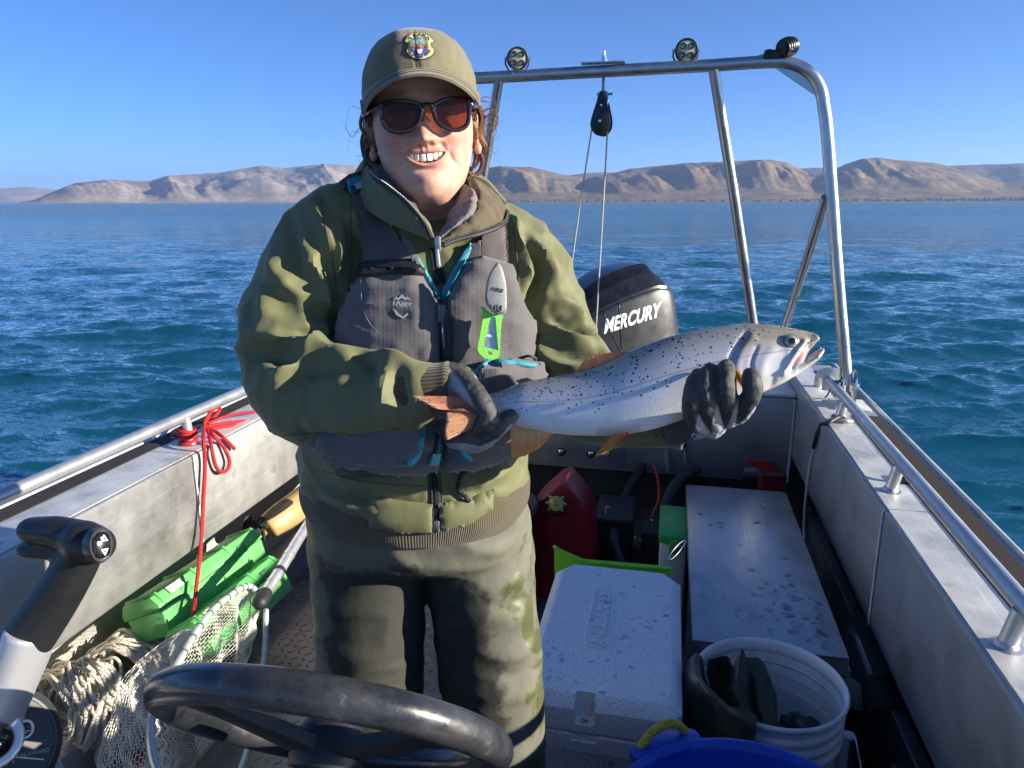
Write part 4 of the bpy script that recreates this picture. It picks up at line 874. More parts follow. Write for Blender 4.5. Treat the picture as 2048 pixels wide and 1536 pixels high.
def stern_clutter():
    c = PY(1352, 1050, 2.28); t = thing('tackle_pail', 'small white pail with a green lid beside the aluminium box', 'pail', c*[1, 1, 0])
    mw = M('pail_white', (0.55, 0.56, 0.58), rough=0.5, var=0.1); mg = M('pail_green_lid', (0.04, 0.33, 0.06), rough=0.4, var=0.1)
    z1 = 0.36
    obj('body', box((c[0]-0.05, c[1]-0.10, 0.004), (c[0]+0.035, c[1]+0.14, z1), 0.012), mw, t)
    obj('lid', box((c[0]-0.055, c[1]-0.105, z1+0.001), (c[0]+0.038, c[1]+0.145, z1+0.03), 0.008), mg, t); obj('latch', box((c[0]-0.02, c[1]-0.118, z1-0.03), (c[0]+0.01, c[1]-0.106, z1+0.02), 0.004), mg, t)
    # lime green tray standing behind the cooler
    ml = M('lime_plastic', (0.22, 0.62, 0.03), rough=0.45, var=0.08, sss=0.0)
    o = PY(1108, 1095, 1.875); t = thing('dustpan', 'lime green plastic scoop standing behind the cooler', 'scoop', o*[1, 1, 0])
    pl = [tuple((PY(px, py, 1.875)-o)[[0, 2]]) for px, py in ((1108, 1093), (1125, 1101), (1165, 1119), (1340, 1134), (1340, 1290), (1112, 1290))]
    obj('blade', prism(pl, (1, 0, 0), (0, 0, 1), (0, 0.006, 0), o, 0.002), ml, t)
    obj('lip', tube([PY(1109, 1094, 1.872), PY(1130, 1106, 1.872), PY(1165, 1122, 1.872), PY(1250, 1131, 1.872), PY(1340, 1137, 1.872)], 0.005, 8, 'round'), ml, t)
    # batteries, hoses and fittings under the transom
    for i, (x0, x1, y0, y1, z1, lab) in enumerate(((-0.24, -0.10, 2.62, 2.86, 0.20, 'black battery case deep under the transom beside the fuel can'), (-0.06, 0.06, 2.62, 2.88, 0.16, 'low black battery case under the transom nearer the aluminium box'))):
        t = thing('battery', lab, 'battery', ((x0+x1)/2, (y0+y1)/2, 0)); obj('case', box((x0, y0, 0.003), (x1, y1, z1), 0.008), m_blk, t)
        obj('lid', box((x0-0.004, y0-0.004, z1+0.001), (x1+0.004, y1+0.004, z1+0.03), 0.006), M('battery_lid', (0.03, 0.032, 0.035), rough=0.45), t)
        obj('terminal', lathe([(0.0, 0.03), (0.009, 0.03), (0.009, 0.0), (0, 0.0)], 12, ((x0*0.7+x1*0.3), y0+0.04, z1+0.031)), m_steel, t)
    x = PY(1545, 965, 2.85); t = thing('red_box', 'small red case under the transom in the corner', 'case', (x[0], x[1], 0.0)); obj('case', box(x+[-0.05, -0.04, -x[2]+0.002], x+[0.045, 0.05, 0.03], 0.008), M('red_case_plastic', (0.12, 0.006, 0.006), rough=0.5), t); obj('lid', box(x+[-0.052, -0.042, 0.031], x+[0.047, 0.052, 0.045], 0.004), M('red_case_lid', (0.10, 0.005, 0.005), rough=0.5), t)
    def hose(name, pts, r, m, label, cat):
        return tag(obj(name, tube(crv(pts, 50), r, 12, 'round'), m), label, cat)
    hose('hose', [PY(1285, 935, 3.04), PY(1255, 985, 2.9), PY(1240, 1040, 2.7), PY(1232, 1100, 2.5), (0.0, 2.25, 0.03)], 0.020, M('ribbed_black_hose', (0.02, 0.02, 0.022), rough=0.5, bump=0.3, bs=200), 'thick black hose curving down from the transom to the deck', 'hose')
    hose('cable', [PY(1308, 930, 3.04), PY(1316, 960, 2.95), PY(1317, 1000, 2.8), PY(1300, 1050, 2.7), (0.0, 2.75, 0.02)], 0.006, M('red_cable', (0.40, 0.05, 0.03), rough=0.5), 'thin red battery cable hanging below the transom', 'cable')
    hose('hose', [PY(1390, 940, 3.04), PY(1360, 960, 2.95), PY(1335, 1000, 2.85), PY(1325, 1060, 2.8), (0.08, 2.7, 0.03)], 0.024, M('grey_hose', (0.05, 0.05, 0.05), rough=0.6), 'thick grey hose running behind the aluminium box', 'hose')
    for px, y0, y1, lab in ((1333, 868, 946, 'left of two black hydraulic hoses hanging down the transom face'), (1368, 866, 928, 'right of two black hydraulic hoses hanging down the transom face')):
        a, b = PY(px-1, y0-30, 3.036), PY(px+1, y0+28, 3.036); e = PY(px+4, y1, 3.036)
        t = thing('hydraulic_hose', lab, 'hose', e); obj('hose', tube([a, b], 0.0095, 12), m_blk, t)
        obj('fitting', tube([b, b*0.62+e*0.38, b*0.6+e*0.4, b*0.35+e*0.65, b*0.33+e*0.67, e], [0.0105, 0.0105, 0.0145, 0.0145, 0.011, 0.0115], 8), M('zinc_fitting', (0.45, 0.46, 0.47), rough=0.4, metal=0.9), t, sharp=25)
stern_clutter()
def right_side():
    m = M('white_cord', (0.52, 0.51, 0.48), rough=0.85, var=0.2, vs=200, bump=0.6, bs=500)
    p0 = np.array([0.575, 2.525, GZ+0.012]); t = thing('cord', 'white cord with a black sleeve hanging over the right gunwale edge', 'cord', p0)
    a = [p0+[0.015, -0.016, 0.004], p0+[-0.006, -0.022, 0.008], PZ(1655, 846, GZ+0.008), PX(1643, 852, XR+0.002)+[0, 0, 0.006], PX(1634, 868, XR-0.008), PX(1627, 895, XR-0.009)]
    obj('sleeve', tube(crv(a, 40), 0.0068, 10, 'round'), m_blk, t)
    b = [PX(1627, 893, XR-0.009), PX(1618, 940, XR-0.008), PX(1611, 1000, XR-0.008), PX(1608, 1050, XR-0.010), PX(1609, 1078, XR-0.012)]
    obj('cord', tube(crv(b, 30), 0.0048, 8, 'round'), m, t)
    obj('knot', join(*[torus_tube(p0+[0.0, 0.0, k*0.008-0.004] + np.array([(0.019*math.cos(q), 0.019*math.sin(q), 0.004*math.sin(q+k)) for q in np.linspace(0, 2*np.pi, 24, endpoint=False)]), 0.0055, 8) for k in range(2)]), m, t)
    obj('tail', tube(crv([p0+[0.0, -0.018, 0.0], p0+[0.02, -0.03, -0.002], p0+[0.04, -0.02, -0.004]], 14), 0.0055, 8, 'round'), m, t)
    # cleat beyond the rail
    q = PZ(1806, 948, GZ+0.02); t = thing('cleat', 'small black cleat standing on the brown grip tape by the right rail', 'cleat', q*[1, 1, 0]+[0, 0, GZ+0.004])
    obj('horn', tube([q+[0, -0.02, -0.016], q+[0, -0.004, 0.006], q+[0, 0.03, 0.016]], [0.007, 0.007, 0.005], 10, 'round'), m_blk, t); obj('base', box(q+[-0.012, -0.03, -0.0155], q+[0.012, 0.03, -0.008], 0.003), m_blk, t)
    # rope pile in the side tray
    g = np.random.default_rng(3); mr = M('dark_old_rope', (0.16, 0.14, 0.115), rough=0.9, var=0.3, vs=150, bump=0.8, bs=400)
    t = thing('rope_pile', 'tangle of old dark rope lying in the right side tray', 'rope', (0.625, 2.4, 0.036))
    for i in range(9):
        cx, cy = 0.63+g.normal()*0.012, 2.33+g.normal()*0.09; rx, ry = g.uniform(0.03, 0.065), g.uniform(0.07, 0.16)
        pp = [(cx+rx*math.cos(a)*(1+0.15*math.sin(3*a+i)), cy+ry*math.sin(a), 0.055+0.012*i+0.012*math.sin(2*a+i*2)) for a in np.linspace(0, 2*np.pi, 40, endpoint=False)]
        obj('coil', torus_tube(np.array(pp), 0.008, 8), mr, t)
    # clear jug on its side
    a, b = np.array([0.612, 2.12, 0.13]), np.array([0.600, 1.80, 0.13]); t = thing('plastic_jug', 'clear plastic jug with a black bottom lying in the right side tray', 'jug', (0.61, 1.95, 0.036))
    mc = M('clear_plastic', (0.55, 0.60, 0.58), rough=0.12, var=0, trans=0.85, ior=1.45)
    obj('body', tube([a+[0, 0.10, 0], a+[0, 0.07, 0], a, a*0.5+b*0.5, b], [0.03, 0.05, 0.088, 0.092, 0.092], 36), mc, t)
    obj('base', tube([b+[0, 0.02, 0], b+[0, 0.0, 0], b+[0, -0.10, 0], b+[0, -0.105, 0]], [0.093, 0.097, 0.097, 0.09], 36), m_blk, t)
    obj('float', ellipsoid((0.60, 1.60, 0.085), (0.035, 0.05, 0.045)), M('yellow_float', (0.45, 0.36, 0.05), rough=0.6), label='small yellow float in the right side tray near the bucket', cat='float')
    q = PZ(1684, 1505, 0.25); obj('pipe_stub', tube([q+[0, 0, -0.2], q+[0, 0, 0.03]], 0.013, 14, 'round'), M('grey_pipe', (0.45, 0.46, 0.47), rough=0.5), label='short grey pipe standing on the deck by the white bucket', cat='pipe')
right_side()
def green_boxes():
    mg = M('green_box_plastic', (0.12, 0.44, 0.13), rough=0.48, var=0.14, vs=9, bump=0.12, bs=90, c2=(0.10, 0.36, 0.10))
    md = M('green_box_dark', (0.06, 0.26, 0.07), rough=0.55, var=0.2)
    ms = M('worn_sticker', (0.50, 0.52, 0.36), rough=0.8, var=0.4, vs=60)
    def one(label, near, far, w, h, tilt):
        near, far = np.array(near), np.array(far); D = far-near; L = np.linalg.norm(D); D /= L
        X = np.cross(D, UP); X /= np.linalg.norm(X); Z = np.cross(X, D); ca, sa = math.cos(R(tilt)), math.sin(R(tilt)); X, Z = X*ca - Z*sa, Z*ca + X*sa
        t = thing('tackle_box', label, 'tackle box', (near+far)/2*[1, 1, 0] + [0, 0, 0.04], 'green tackle boxes')
        tub_ = [(-w*0.42, -h), (w*0.42, -h), (w*0.5, -0.045), (-w*0.5, -0.045)]
        obj('tray', prism(tub_, X, Z, D*L, near, 0.003), mg, t)
        lid = [(-w*0.53, -0.043), (w*0.53, -0.043), (w*0.53, -0.028), (w*0.40, 0.0), (-w*0.40, 0.0), (-w*0.53, -0.028)]
        Lb = obj('lid', prism(lid, X, Z, D*(L+0.012), near-D*0.006, 0.003), mg, t)
        for k in (0.03, 0.34, 0.66, 0.97):
            rb = [(-w*0.57, -0.030), (w*0.57, -0.030), (w*0.43, 0.0065), (-w*0.43, 0.0065)]
            obj('rib', prism(rb, X, Z, D*0.007, near+D*(L*k-0.0035), 0.0015), mg, Lb)
        for k in (0.12, 0.42, 0.62, 0.88):
            for j in range(4):
                obj('hinge_knuckle', box((-0.003, -0.003, -0.006), (0.003, 0.003, 0.006)), md, Lb, smooth=False).matrix_basis = Matrix.Translation(near + D*(L*k+j*0.010) - X*w*0.50 - Z*0.020)
        p = near + D*L*0.16 + X*w*0.475 - Z*0.0125
        n = X*0.028 + Z*w*0.13; n /= np.linalg.norm(n); U = np.cross(n, D)
        obj('sticker', quadbox([p+D*0.03+U*0.012, p-D*0.03+U*0.012, p-D*0.03-U*0.012, p+D*0.03-U*0.012] + n*0.003, n, 0.001), ms, Lb, smooth=False)
        for k in (0.22, 0.78): obj('clip', prism([(-0.02, -0.05), (0.02, -0.05), (0.02, -0.02), (-0.02, -0.02)], D, Z, X*0.006, near + D*L*k + X*w*0.5, 0.001), md, t)
    one('rear green tackle box pushed under the left gunwale', (-1.405, 1.545, 0.345), (-1.405, 2.05, 0.318), 0.125, 0.12, -24)
    one('front green tackle box lying against the other towards the deck', (-1.270, 1.53, 0.290), (-1.285, 1.96, 0.262), 0.125, 0.13, -34)
green_boxes()
def rope_coils():
    m = M('braided_white_rope', (0.66, 0.62, 0.53), rough=0.85, var=0.12, vs=90, bump=1.0, bs=420, c2=(0.50, 0.45, 0.37))
    def coil(label, c, A_, B_, n, seed, droop):
        g = np.random.default_rng(seed); t = thing('rope_coil', label, 'rope', np.asarray(c)*[1, 1, 0]+[0, 0, 0.036], 'coils of white rope')
        A_, B_ = np.array(A_, float), np.array(B_, float); N = np.cross(A_, B_); N /= np.linalg.norm(N); h0 = None
        for i in range(n):
            off = N*g.normal()*0.034 + A_*g.normal()*0.10 + B_*g.normal()*0.10; s1, s2 = g.uniform(0.72, 1.12), g.uniform(0.70, 1.1); ph = g.uniform(0, 6.28)
            a = np.linspace(0, 2*np.pi, 44, endpoint=False)
            p = c + off + np.cos(a)[:, None]*A_*s1 + np.sin(a)[:, None]*B_*s2 + N*(0.02*np.sin(2*a+ph))[:, None] + 0.008*np.stack([np.sin(3*a+ph), np.cos(4*a+ph), np.sin(5*a)], 1)
            p[:, 2] = np.maximum(p[:, 2], 0.05)
            obj('loop', torus_tube(p, 0.0043, 7), m, t)
        for k in droop: obj('loop_end', tube(crv(k, 40), 0.0046, 8, 'round'), m, t)
    c2 = PZ(160, 1412, 0.17); c1 = PZ(250, 1330, 0.165)
    coil('loose coil of white rope hanging over the tray edge, nearest the throttle', c2, (0.085, -0.04, -0.015), (0.02, 0.03, 0.085), 62, 4,
         [[c2+[0.06, 0.02, 0.02], PZ(235, 1395, 0.20), PZ(205, 1440, 0.15), PZ(190, 1475, 0.12), PZ(215, 1480, 0.12), PZ(232, 1450, 0.15), PZ(226, 1420, 0.18), PZ(205, 1425, 0.18), PZ(196, 1450, 0.15), PZ(215, 1490, 0.10), PZ(228, 1515, 0.08), PZ(205, 1535, 0.07), PZ(192, 1515, 0.08), PZ(208, 1470, 0.12)]])
    coil('tight bundle of white rope beside the green tackle boxes', c1, (0.075, 0.035, 0.0), (-0.015, 0.02, 0.068), 62, 9, [[c1+[0.05, 0.03, 0.05], PZ(310, 1300, 0.22), PZ(324, 1318, 0.20)]])
rope_coils()
def landing_net():
    H = [(520, 1192, .345), (503, 1174, .370), (484, 1176, .38), (462, 1190, .385), (432, 1214, .385), (400, 1252, .38), (372, 1298, .375), (345, 1345, .37), (322, 1385, .36), (306, 1425, .35), (301, 1470, .33), (305, 1510, .31), (318, 1550, .29), (345, 1590, .27)]
    hp = [PZ(*h) for h in H]
    t = thing('landing_net', 'landing net with a metal handle and knotted white mesh bag', 'landing net', hp[8]*[1, 1, 0])
    mh = M('coated_hoop', (0.50, 0.53, 0.50), rough=0.4, metal=0.35, var=0.15, vs=60)
    back = [PZ(420, 1600, .16), PZ(470, 1560, .13), PZ(500, 1480, .11), PZ(518, 1380, .13), PZ(530, 1290, .20), PZ(532, 1222, .28)]
    loop = crv(np.array(hp + back), 150); obj('hoop', tube(loop, 0.0082, 10, 'round'), mh, t)
    hd = [PZ(524, 1198, .345), PZ(560, 1140, .36), PZ(612, 1055, .38), PZ(660, 985, .40)]
    ma = M('handle_aluminium', (0.75, 0.75, 0.72), rough=0.38, metal=0.8, var=0.2, vs=40, bump=0.15, bs=200)
    h = obj('handle', tube(crv(hd, 40), 0.0165, 16, 'round'), ma, t)
    k = crv(hd, 40)
    for i in (7, 12, 17): obj('clip', tube(k[i:i+2] + [0, 0, 0.0005], 0.0180, 16), m_blk if i == 12 else ma, h)
    obj('ferrule', tube([k[0]-(k[1]-k[0])*1.5, k[2]], 0.021, 16, 'round'), m_blk, h)
    for i in range(2, 34, 3):
        p = loop[i*3//2]; q = loop[i*3//2+1]; obj('lashing', tube([p, p+(q-p)*0.35], 0.0105, 8), M('green_twine', (0.05, 0.16, 0.10), rough=0.8) if i == 2 else bpy.data.materials['green_twine'], t)
    mn = M('white_netting', (0.66, 0.64, 0.57), rough=0.8, var=0.12)
    def netting(top, bot, mid, nu, nv, seed, amp):
        """knotted mesh between two edges, sagging through mid"""
        top, bot, mid = crv(top, nu), crv(bot, nu), crv(mid, nu); v = np.linspace(0, 1, nv)[:, None, None]
        S = (1-v)*(1-2*v)*top + 4*v*(1-v)*mid + v*(2*v-1)*bot
        P = S.reshape(-1, 3); nr = vnormals(P, grid_faces(nv, nu)); uu = np.repeat(np.linspace(0, 1, nu)[None], nv, 0).ravel(); vv = np.repeat(np.linspace(0, 1, nv)[:, None], nu, 1).ravel()
        w = np.sin(uu*34+3*np.sin(vv*4+seed))*amp*np.sin(np.clip(vv*1.3, 0, 1)*np.pi)**0.5 + amp*1.5*fbm(P*18+seed, 2)
        P = P + nr*w[:, None]; P[:, 2] = np.maximum(P[:, 2], 0.012)
        # hexagons: brick-shifted grid edges
        bm = bmesh.new(); vs = [bm.verts.new(p) for p in P]; sh = lambda i, j: vs[i*nu+j]
        F = []
        for i in range(0, nv-2):
            for j in range((i % 2), nu-2, 2): F.append([(i, j), (i, j+1), (i, j+2), (i+1, j+2), (i+1, j+1), (i+1, j)])
        for q in F:
            try: bm.faces.new([sh(*x) for x in q])
            except ValueError: pass
        me = bpy.data.meshes.new('tmp'); bm.to_mesh(me); bm.free(); o = bpy.data.objects.new('tmp', me); col.objects.link(o)
        md = o.modifiers.new('w', 'WIREFRAME'); md.thickness = 0.0026; md.use_even_offset = False; md.use_boundary = True
        out = dgmesh(o); bpy.data.objects.remove(o); r = mesh_np(out); bpy.data.meshes.remove(out); return r
    obj('netting', netting(hp[1:9], [PZ(524, 1205, .31), PZ(514, 1250, .25), PZ(500, 1310, .18), PZ(485, 1380, .10), PZ(470, 1440, .03), PZ(440, 1480, .02), PZ(420, 1500, .02), PZ(400, 1520, .02)],
        [PZ(518, 1194, .33), PZ(506, 1215, .31), PZ(484, 1245, .29), PZ(460, 1285, .27), PZ(436, 1330, .25), PZ(412, 1378, .23), PZ(394, 1412, .21), PZ(378, 1452, .19)], 64, 38, 1, 0.007), mn, t, kind='stuff')
    obj('netting', netting(hp[5:13], [PZ(355, 1264, .33), PZ(305, 1296, .33), PZ(262, 1332, .32), PZ(232, 1380, .29), PZ(222, 1425, .24), PZ(205, 1480, .18), PZ(190, 1530, .14), PZ(180, 1570, .10)],
        [PZ(385, 1258, .36), PZ(345, 1300, .36), PZ(310, 1345, .355), PZ(280, 1392, .33), PZ(262, 1435, .30), PZ(252, 1475, .27), PZ(250, 1520, .23), PZ(250, 1560, .20)], 44, 26, 5, 0.004), mn, t, kind='stuff')
    obj('netting', netting(hp[9:14], [PZ(440, 1450, .02), PZ(420, 1490, .02), PZ(400, 1520, .02), PZ(390, 1550, .02), PZ(400, 1590, .02)], [PZ(370, 1420, .10), PZ(355, 1455, .09), PZ(345, 1490, .08), PZ(345, 1530, .07), PZ(360, 1570, .07)], 44, 30, 9, 0.006), mn, t, kind='stuff')
landing_net()
def red_rope():
    m = M('red_braid', (0.55, 0.012, 0.018), rough=0.6, var=0.0, bump=1.0, bs=520); k = NT(m)
    tc = k.n('TexCoord'); w = k.n('TexVoronoi', Vector=tc.outputs['Object'], Scale=260.0); k.to(k.ramp(w.outputs['Distance'], [(0.15, (0.66, 0.02, 0.025)), (0.6, (0.30, 0.006, 0.01))]), 'Base Color')
    post = np.array([-1.425, 1.86, GZ]); t = thing('red_rope', 'red braided rope tied to the left rail, its end hanging to the deck', 'rope', post)
    r = 0.0058; P = lambda px, py, x: PX(px, py, x)
    obj('hanging_end', tube(crv([P(418, 832, -1.425), P(409, 850, -1.405), P(407, 880, -1.335), P(410, 930, -1.332), P(406, 1010, -1.33), P(402, 1090, -1.32), P(392, 1180, -1.29), P(382, 1262, -1.25), P(378, 1280, -1.24), PZ(350, 1360, .16), PZ(320, 1440, .10), PZ(290, 1495, .06), PZ(268, 1540, .04)], 140), r, 10, 'round'), m, t)
    obj('bight', tube(crv([P(412, 858, -1.40), P(428, 872, -1.35), P(448, 896, -1.335), P(459, 922, -1.33), P(454, 940, -1.33), P(440, 943, -1.33), P(430, 928, -1.332), P(424, 900, -1.335), P(418, 868, -1.37), P(412, 856, -1.40)], 70), r, 10, 'round'), m, t)
    obj('tail', tube(crv([P(412, 852, -1.41), P(430, 862, -1.38), P(450, 878, -1.34), P(468, 897, -1.335)], 30), r, 10, 'round'), m, t)
    obj('over_rail', tube(crv([P(407, 866, -1.405), P(410, 845, -1.408), P(420, 826, -1.425), P(432, 816, -1.445), P(440, 818, -1.458), P(430, 832, -1.455), P(416, 846, -1.44)], 40), r, 10, 'round'), m, t)
    wr = []
    for z in (0.010, 0.022, 0.034, 0.045):
        wr.append(torus_tube(post + np.array([(0.024*math.cos(a), 0.024*math.sin(a), z+0.004*math.sin(a+z*90)) for a in np.linspace(0, 2*np.pi, 28, endpoint=False)]), r, 8))
    obj('wraps', join(*wr), m, t)
    for py0, py1 in ((846, 818), (852, 838), (858, 846)):
        obj('strand', tube(crv([P(418, py0, -1.42), P(450, (py0*0.55+py1*0.45), -1.40), P(490, py0*0.25+py1*0.75, -1.395), P(530, py1, -1.40), P(600, py1-34, -1.41)], 40), r*0.9, 8, 'round'), m, t)
red_rope()
def paddle():
    m = M('tan_varnished_float', (0.42, 0.27, 0.12), rough=0.35, var=0.2, vs=8, bump=0.05, coat=0.3)
    p = [PZ(528, 1062, .27), PZ(548, 1046, .285), PZ(585, 1020, .295), PZ(625, 985, .30), PZ(670, 940, .30)]
    t = thing('fender', 'tan rounded boat fender behind the green tackle boxes', 'fender', p[1]*[1, 1, 0]+[0, 0, 0.04])
    obj('body', tube(crv(p, 40), np.interp(np.linspace(0, 1, 40), [0, 0.12, 0.4, 0.8, 1], [0.018, 0.046, 0.058, 0.056, 0.03]), 24, 'round'), m, t)
    obj('eye', torus_tube(p[0] + np.array([(0.02*math.cos(a), 0.004, 0.02*math.sin(a)-0.01) for a in np.linspace(0, 6.283, 20, endpoint=False)]), 0.006, 8), m_blk, t)
    # black camera-like reel under the gunwale
    q = PZ(508, 1052, .30); t = thing('reel', 'small black fishing reel lying by the left gunwale next to the tan fender', 'reel', q*[1, 1, 0]+[0, 0, .04])
    v, f = lathe([(0, -0.03), (0.034, -0.03), (0.036, -0.024), (0.022, -0.02), (0.022, 0.02), (0.036, 0.024), (0.034, 0.03), (0, 0.03)], 28); obj('spool', (v[:, [2, 1, 0]]+q, f), m_blk, t)
    obj('frame', tube(q+np.array([(-0.036, 0, -0.02), (-0.036, 0, -0.05), (0, 0, -0.056), (0.036, 0, -0.05), (0.036, 0, -0.02)]), 0.006, 8, 'round'), m_blk, t); obj('crank', tube(q+np.array([(0.034, 0, 0), (0.05, 0, 0), (0.052, -0.02, 0.018), (0.066, -0.022, 0.02)]), 0.005, 8, 'round'), m_steel, t)
paddle()
# ------------------------------------------------------------------ helm: wheel and throttle in front of the photographer
def steering_wheel():
    def K(x, y, z): return CAM + CR @ np.array([x, y, -z])
    c = K(-0.178, -0.343, 0.722); a = CR @ np.array([0.171, -0.0337, -0.01]); b = CR @ np.array([0.0515, 0.0865, 0.135]); a /= np.linalg.norm(a); b -= a*(a@b); b /= np.linalg.norm(b); nrm = np.cross(a, b)
    if nrm @ (CAM-c) > 0: nrm = -nrm      # the wheel faces the stern; its column comes back to the console
    rad = 0.164; t = thing('steering_wheel', 'black worn steering wheel in front of the helm', 'steering wheel', c)
    m = M('worn_black_wheel', (0.016, 0.017, 0.020), rough=0.30, var=0, bump=0.18, bs=90, coat=0.25); k = NT(m); tc = k.n('TexCoord')
    n1 = k.n('TexNoise', Vector=tc.outputs['Object'], Scale=16.0, Detail=8.0, Roughness=0.75); k.to(k.ramp(n1.outputs[0], [(0.42, (0.014, 0.015, 0.018)), (0.62, (0.035, 0.036, 0.04)), (0.74, (0.16, 0.16, 0.16))]), 'Base Color')
    k.to(k.ramp(n1.outputs[0], [(0.4, 0.22), (0.7, 0.5)]), 'Roughness')
    th = np.linspace(0, 2*np.pi, 120, endpoint=False); p = c + rad*(np.cos(th)[:, None]*a + np.sin(th)[:, None]*b)
    obj('rim', torus_tube(p, 0.0172, 20), m, t)
    ms = M('black_spoke', (0.014, 0.0145, 0.016), rough=0.5, var=0.25, vs=20, bump=0.1)
    hub = c + nrm*(-0.022)
    def spoke(ang, w0, w1):
        e = c + (rad-0.006)*(math.cos(R(ang))*a + math.sin(R(ang))*b); d = (e-hub); L = np.linalg.norm(d); d /= L; s = np.cross(d, nrm); s /= np.linalg.norm(s); u = np.cross(s, d)
        rings = []
        for q, w, h in ((0.02/L, w0, 0.010), (0.35, (w0+w1)/2, 0.0085), (0.7, w1, 0.0075), (1.0, w1*1.15, 0.010)):
            o = hub + d*L*q; rings.append([o+s*w*x+u*h*y for x, y in ((-1, -0.6), (-0.6, -1), (0.6, -1), (1, -0.6), (1, 0.6), (0.55, 1), (0.42, 0.35), (-0.42, 0.35), (-0.55, 1), (-1, 0.6))])
        obj('spoke', loft(rings), ms, t)
    for ang in (148, 42, 270): spoke(ang, 0.024, 0.016)
    B = np.stack([a, np.cross(-nrm, a), -nrm], 1)
    def put(vf): return (vf[0] @ B.T + hub, vf[1])
    obj('hub', put(lathe([(0, -0.03), (0.026, -0.03), (0.034, -0.018), (0.036, 0.008), (0.032, 0.016), (0.022, 0.019), (0, 0.02)], 40)), ms, t)
    obj('cap', put(lathe([(0.020, 0.0195), (0.022, 0.027), (0.018, 0.031), (0, 0.032)], 40)), M('grey_cap', (0.10, 0.105, 0.11), rough=0.35, var=0.2, vs=20), t)
    obj('nut_cover', put(box((0.0, -0.009, 0.030), (0.015, 0.011, 0.037), 0.003)), ms, t)
    q0 = hub + nrm*0.02; q1 = q0 + nrm*0.10 - UP*0.1
    obj('column', tube([hub - nrm*0.045, hub - nrm*0.06 - UP*0.06, hub - nrm*0.07 - UP*0.30], 0.020, 20), m_blk, t)
steering_wheel()
def throttle():
    t_ = 0.72; S = t_/FPX; X, Y, Z = CR[:, 0], CR[:, 1], CR[:, 2]
    def K(px, py, d=0.0): return PT(px, py, t_+d)
    t = thing('throttle_lever', 'black and silver throttle lever with a trim switch at the helm', 'throttle lever', K(20, 1500, 0.05))
    mb = M('throttle_black', (0.014, 0.0145, 0.016), rough=0.42, var=0.25, vs=18, bump=0.12, bs=220)
    ms = M('throttle_silver', (0.52, 0.53, 0.55), rough=0.42, metal=0.6, var=0.05)
    mk = M('switch_black', (0.008, 0.008, 0.009), rough=0.2, coat=0.5)
    grip = remesh([tube([K(62, 1060, 0.012), K(110, 1062, 0.004), K(165, 1076, -0.002)], [0.0135, 0.0155, 0.0175], 20, 'round'), tube([K(48, 1100, 0.016), K(100, 1104, 0.010), K(150, 1112, 0.006)], [0.008, 0.0085, 0.009], 16, 'round'),
                   tube(crv([K(176, 1084, -0.001), K(165, 1105, 0.004), K(140, 1150, 0.010), K(105, 1205, 0.018), K(58, 1272, 0.026), K(30, 1310, 0.03)], 24), np.interp(np.linspace(0, 1, 24), [0, 0.15, 0.4, 1], [0.019, 0.019, 0.0215, 0.0285]), 24, 'round'),
                   tube([K(165, 1080, -0.006), K(192, 1090, -0.010)], [0.020, 0.0185], 22, 'round')], 0.002)
    v = smooth(*grip, 10); obj('grip', (v, grip[1]), mb, t)
    e = K(196, 1090, -0.022); n = (CAM-e); n = n/np.linalg.norm(n)*0.8 + X*0.75; n /= np.linalg.norm(n); U = Y - n*(Y@n); U /= np.linalg.norm(U); W = np.cross(U, n); B = np.stack([W, U, n], 1)
    def put(vf, o=e): return (vf[0] @ B.T + o, vf[1])
    bz = lathe([(0.0, -0.012), (0.0135, -0.010), (0.0150, 0.004), (0.0138, 0.0062), (0.0115, 0.005), (0, 0.004)], 36, sx=0.8, sy=1.15)
    obj('bezel', put(bz), M('grey_bezel', (0.06, 0.062, 0.065), rough=0.3, metal=0.4), t)
    sw = obj('trim_switch', put(join(ellipsoid((0, 0.0062, 0.006), (0.0078, 0.0070, 0.0045)), ellipsoid((0, -0.0062, 0.006), (0.0078, 0.0070, 0.0045)), box((-0.0076, -0.0062, 0.0), (0.0076, 0.0062, 0.0098), 0.002))), mk, t)
    mw = M('white_print', (0.75, 0.75, 0.75), rough=0.5, var=0)
    for sy, o in ((1, 0.0066), (-1, -0.0066)):
        P2 = [(-0.0036, o-0.003*sy), (0.0036, o-0.003*sy), (0, o+0.0035*sy)]; I2 = [(x*0.45, (y-o)*0.45+o-0.0003*sy) for x, y in P2]
        if sy < 0: P2, I2 = P2[::-1], I2[::-1]
        a3 = [(x, y, 0.0112) for x, y in P2] + [(x, y, 0.0112) for x, y in I2]; b3 = [(x, y, 0.0096) for x, y, z in a3]
        V = np.array(a3+b3); F = []
        for i in range(3):
            j = (i+1) % 3; F += [(i, j, 3+j, 3+i), (6+j, 6+i, 9+i, 9+j), (i, 6+i, 6+j, j), (3+i, 3+j, 9+j, 9+i)]
        obj('arrow', put((V, F)), mw, sw, smooth=False)
    arm = remesh([tube(crv([K(66, 1258, 0.022), K(48, 1310, 0.024), K(20, 1380, 0.026), K(-4, 1440, 0.026), K(-15, 1482, 0.026)], 20), np.linspace(0.0290, 0.0250, 20), 28, flat=(1, 0.75)), tube([K(-15, 1482, 0.040), K(-15, 1482, 0.006)], 0.0275, 40)], 0.0018)
    v = smooth(*arm, 8); ar = obj('arm', (v, arm[1]), ms, t); obj('hub_cap', tube([K(-15, 1484, 0.01), K(-15, 1484, 0.0005)], [0.0195, 0.0185], 36, 'round'), mk, ar)
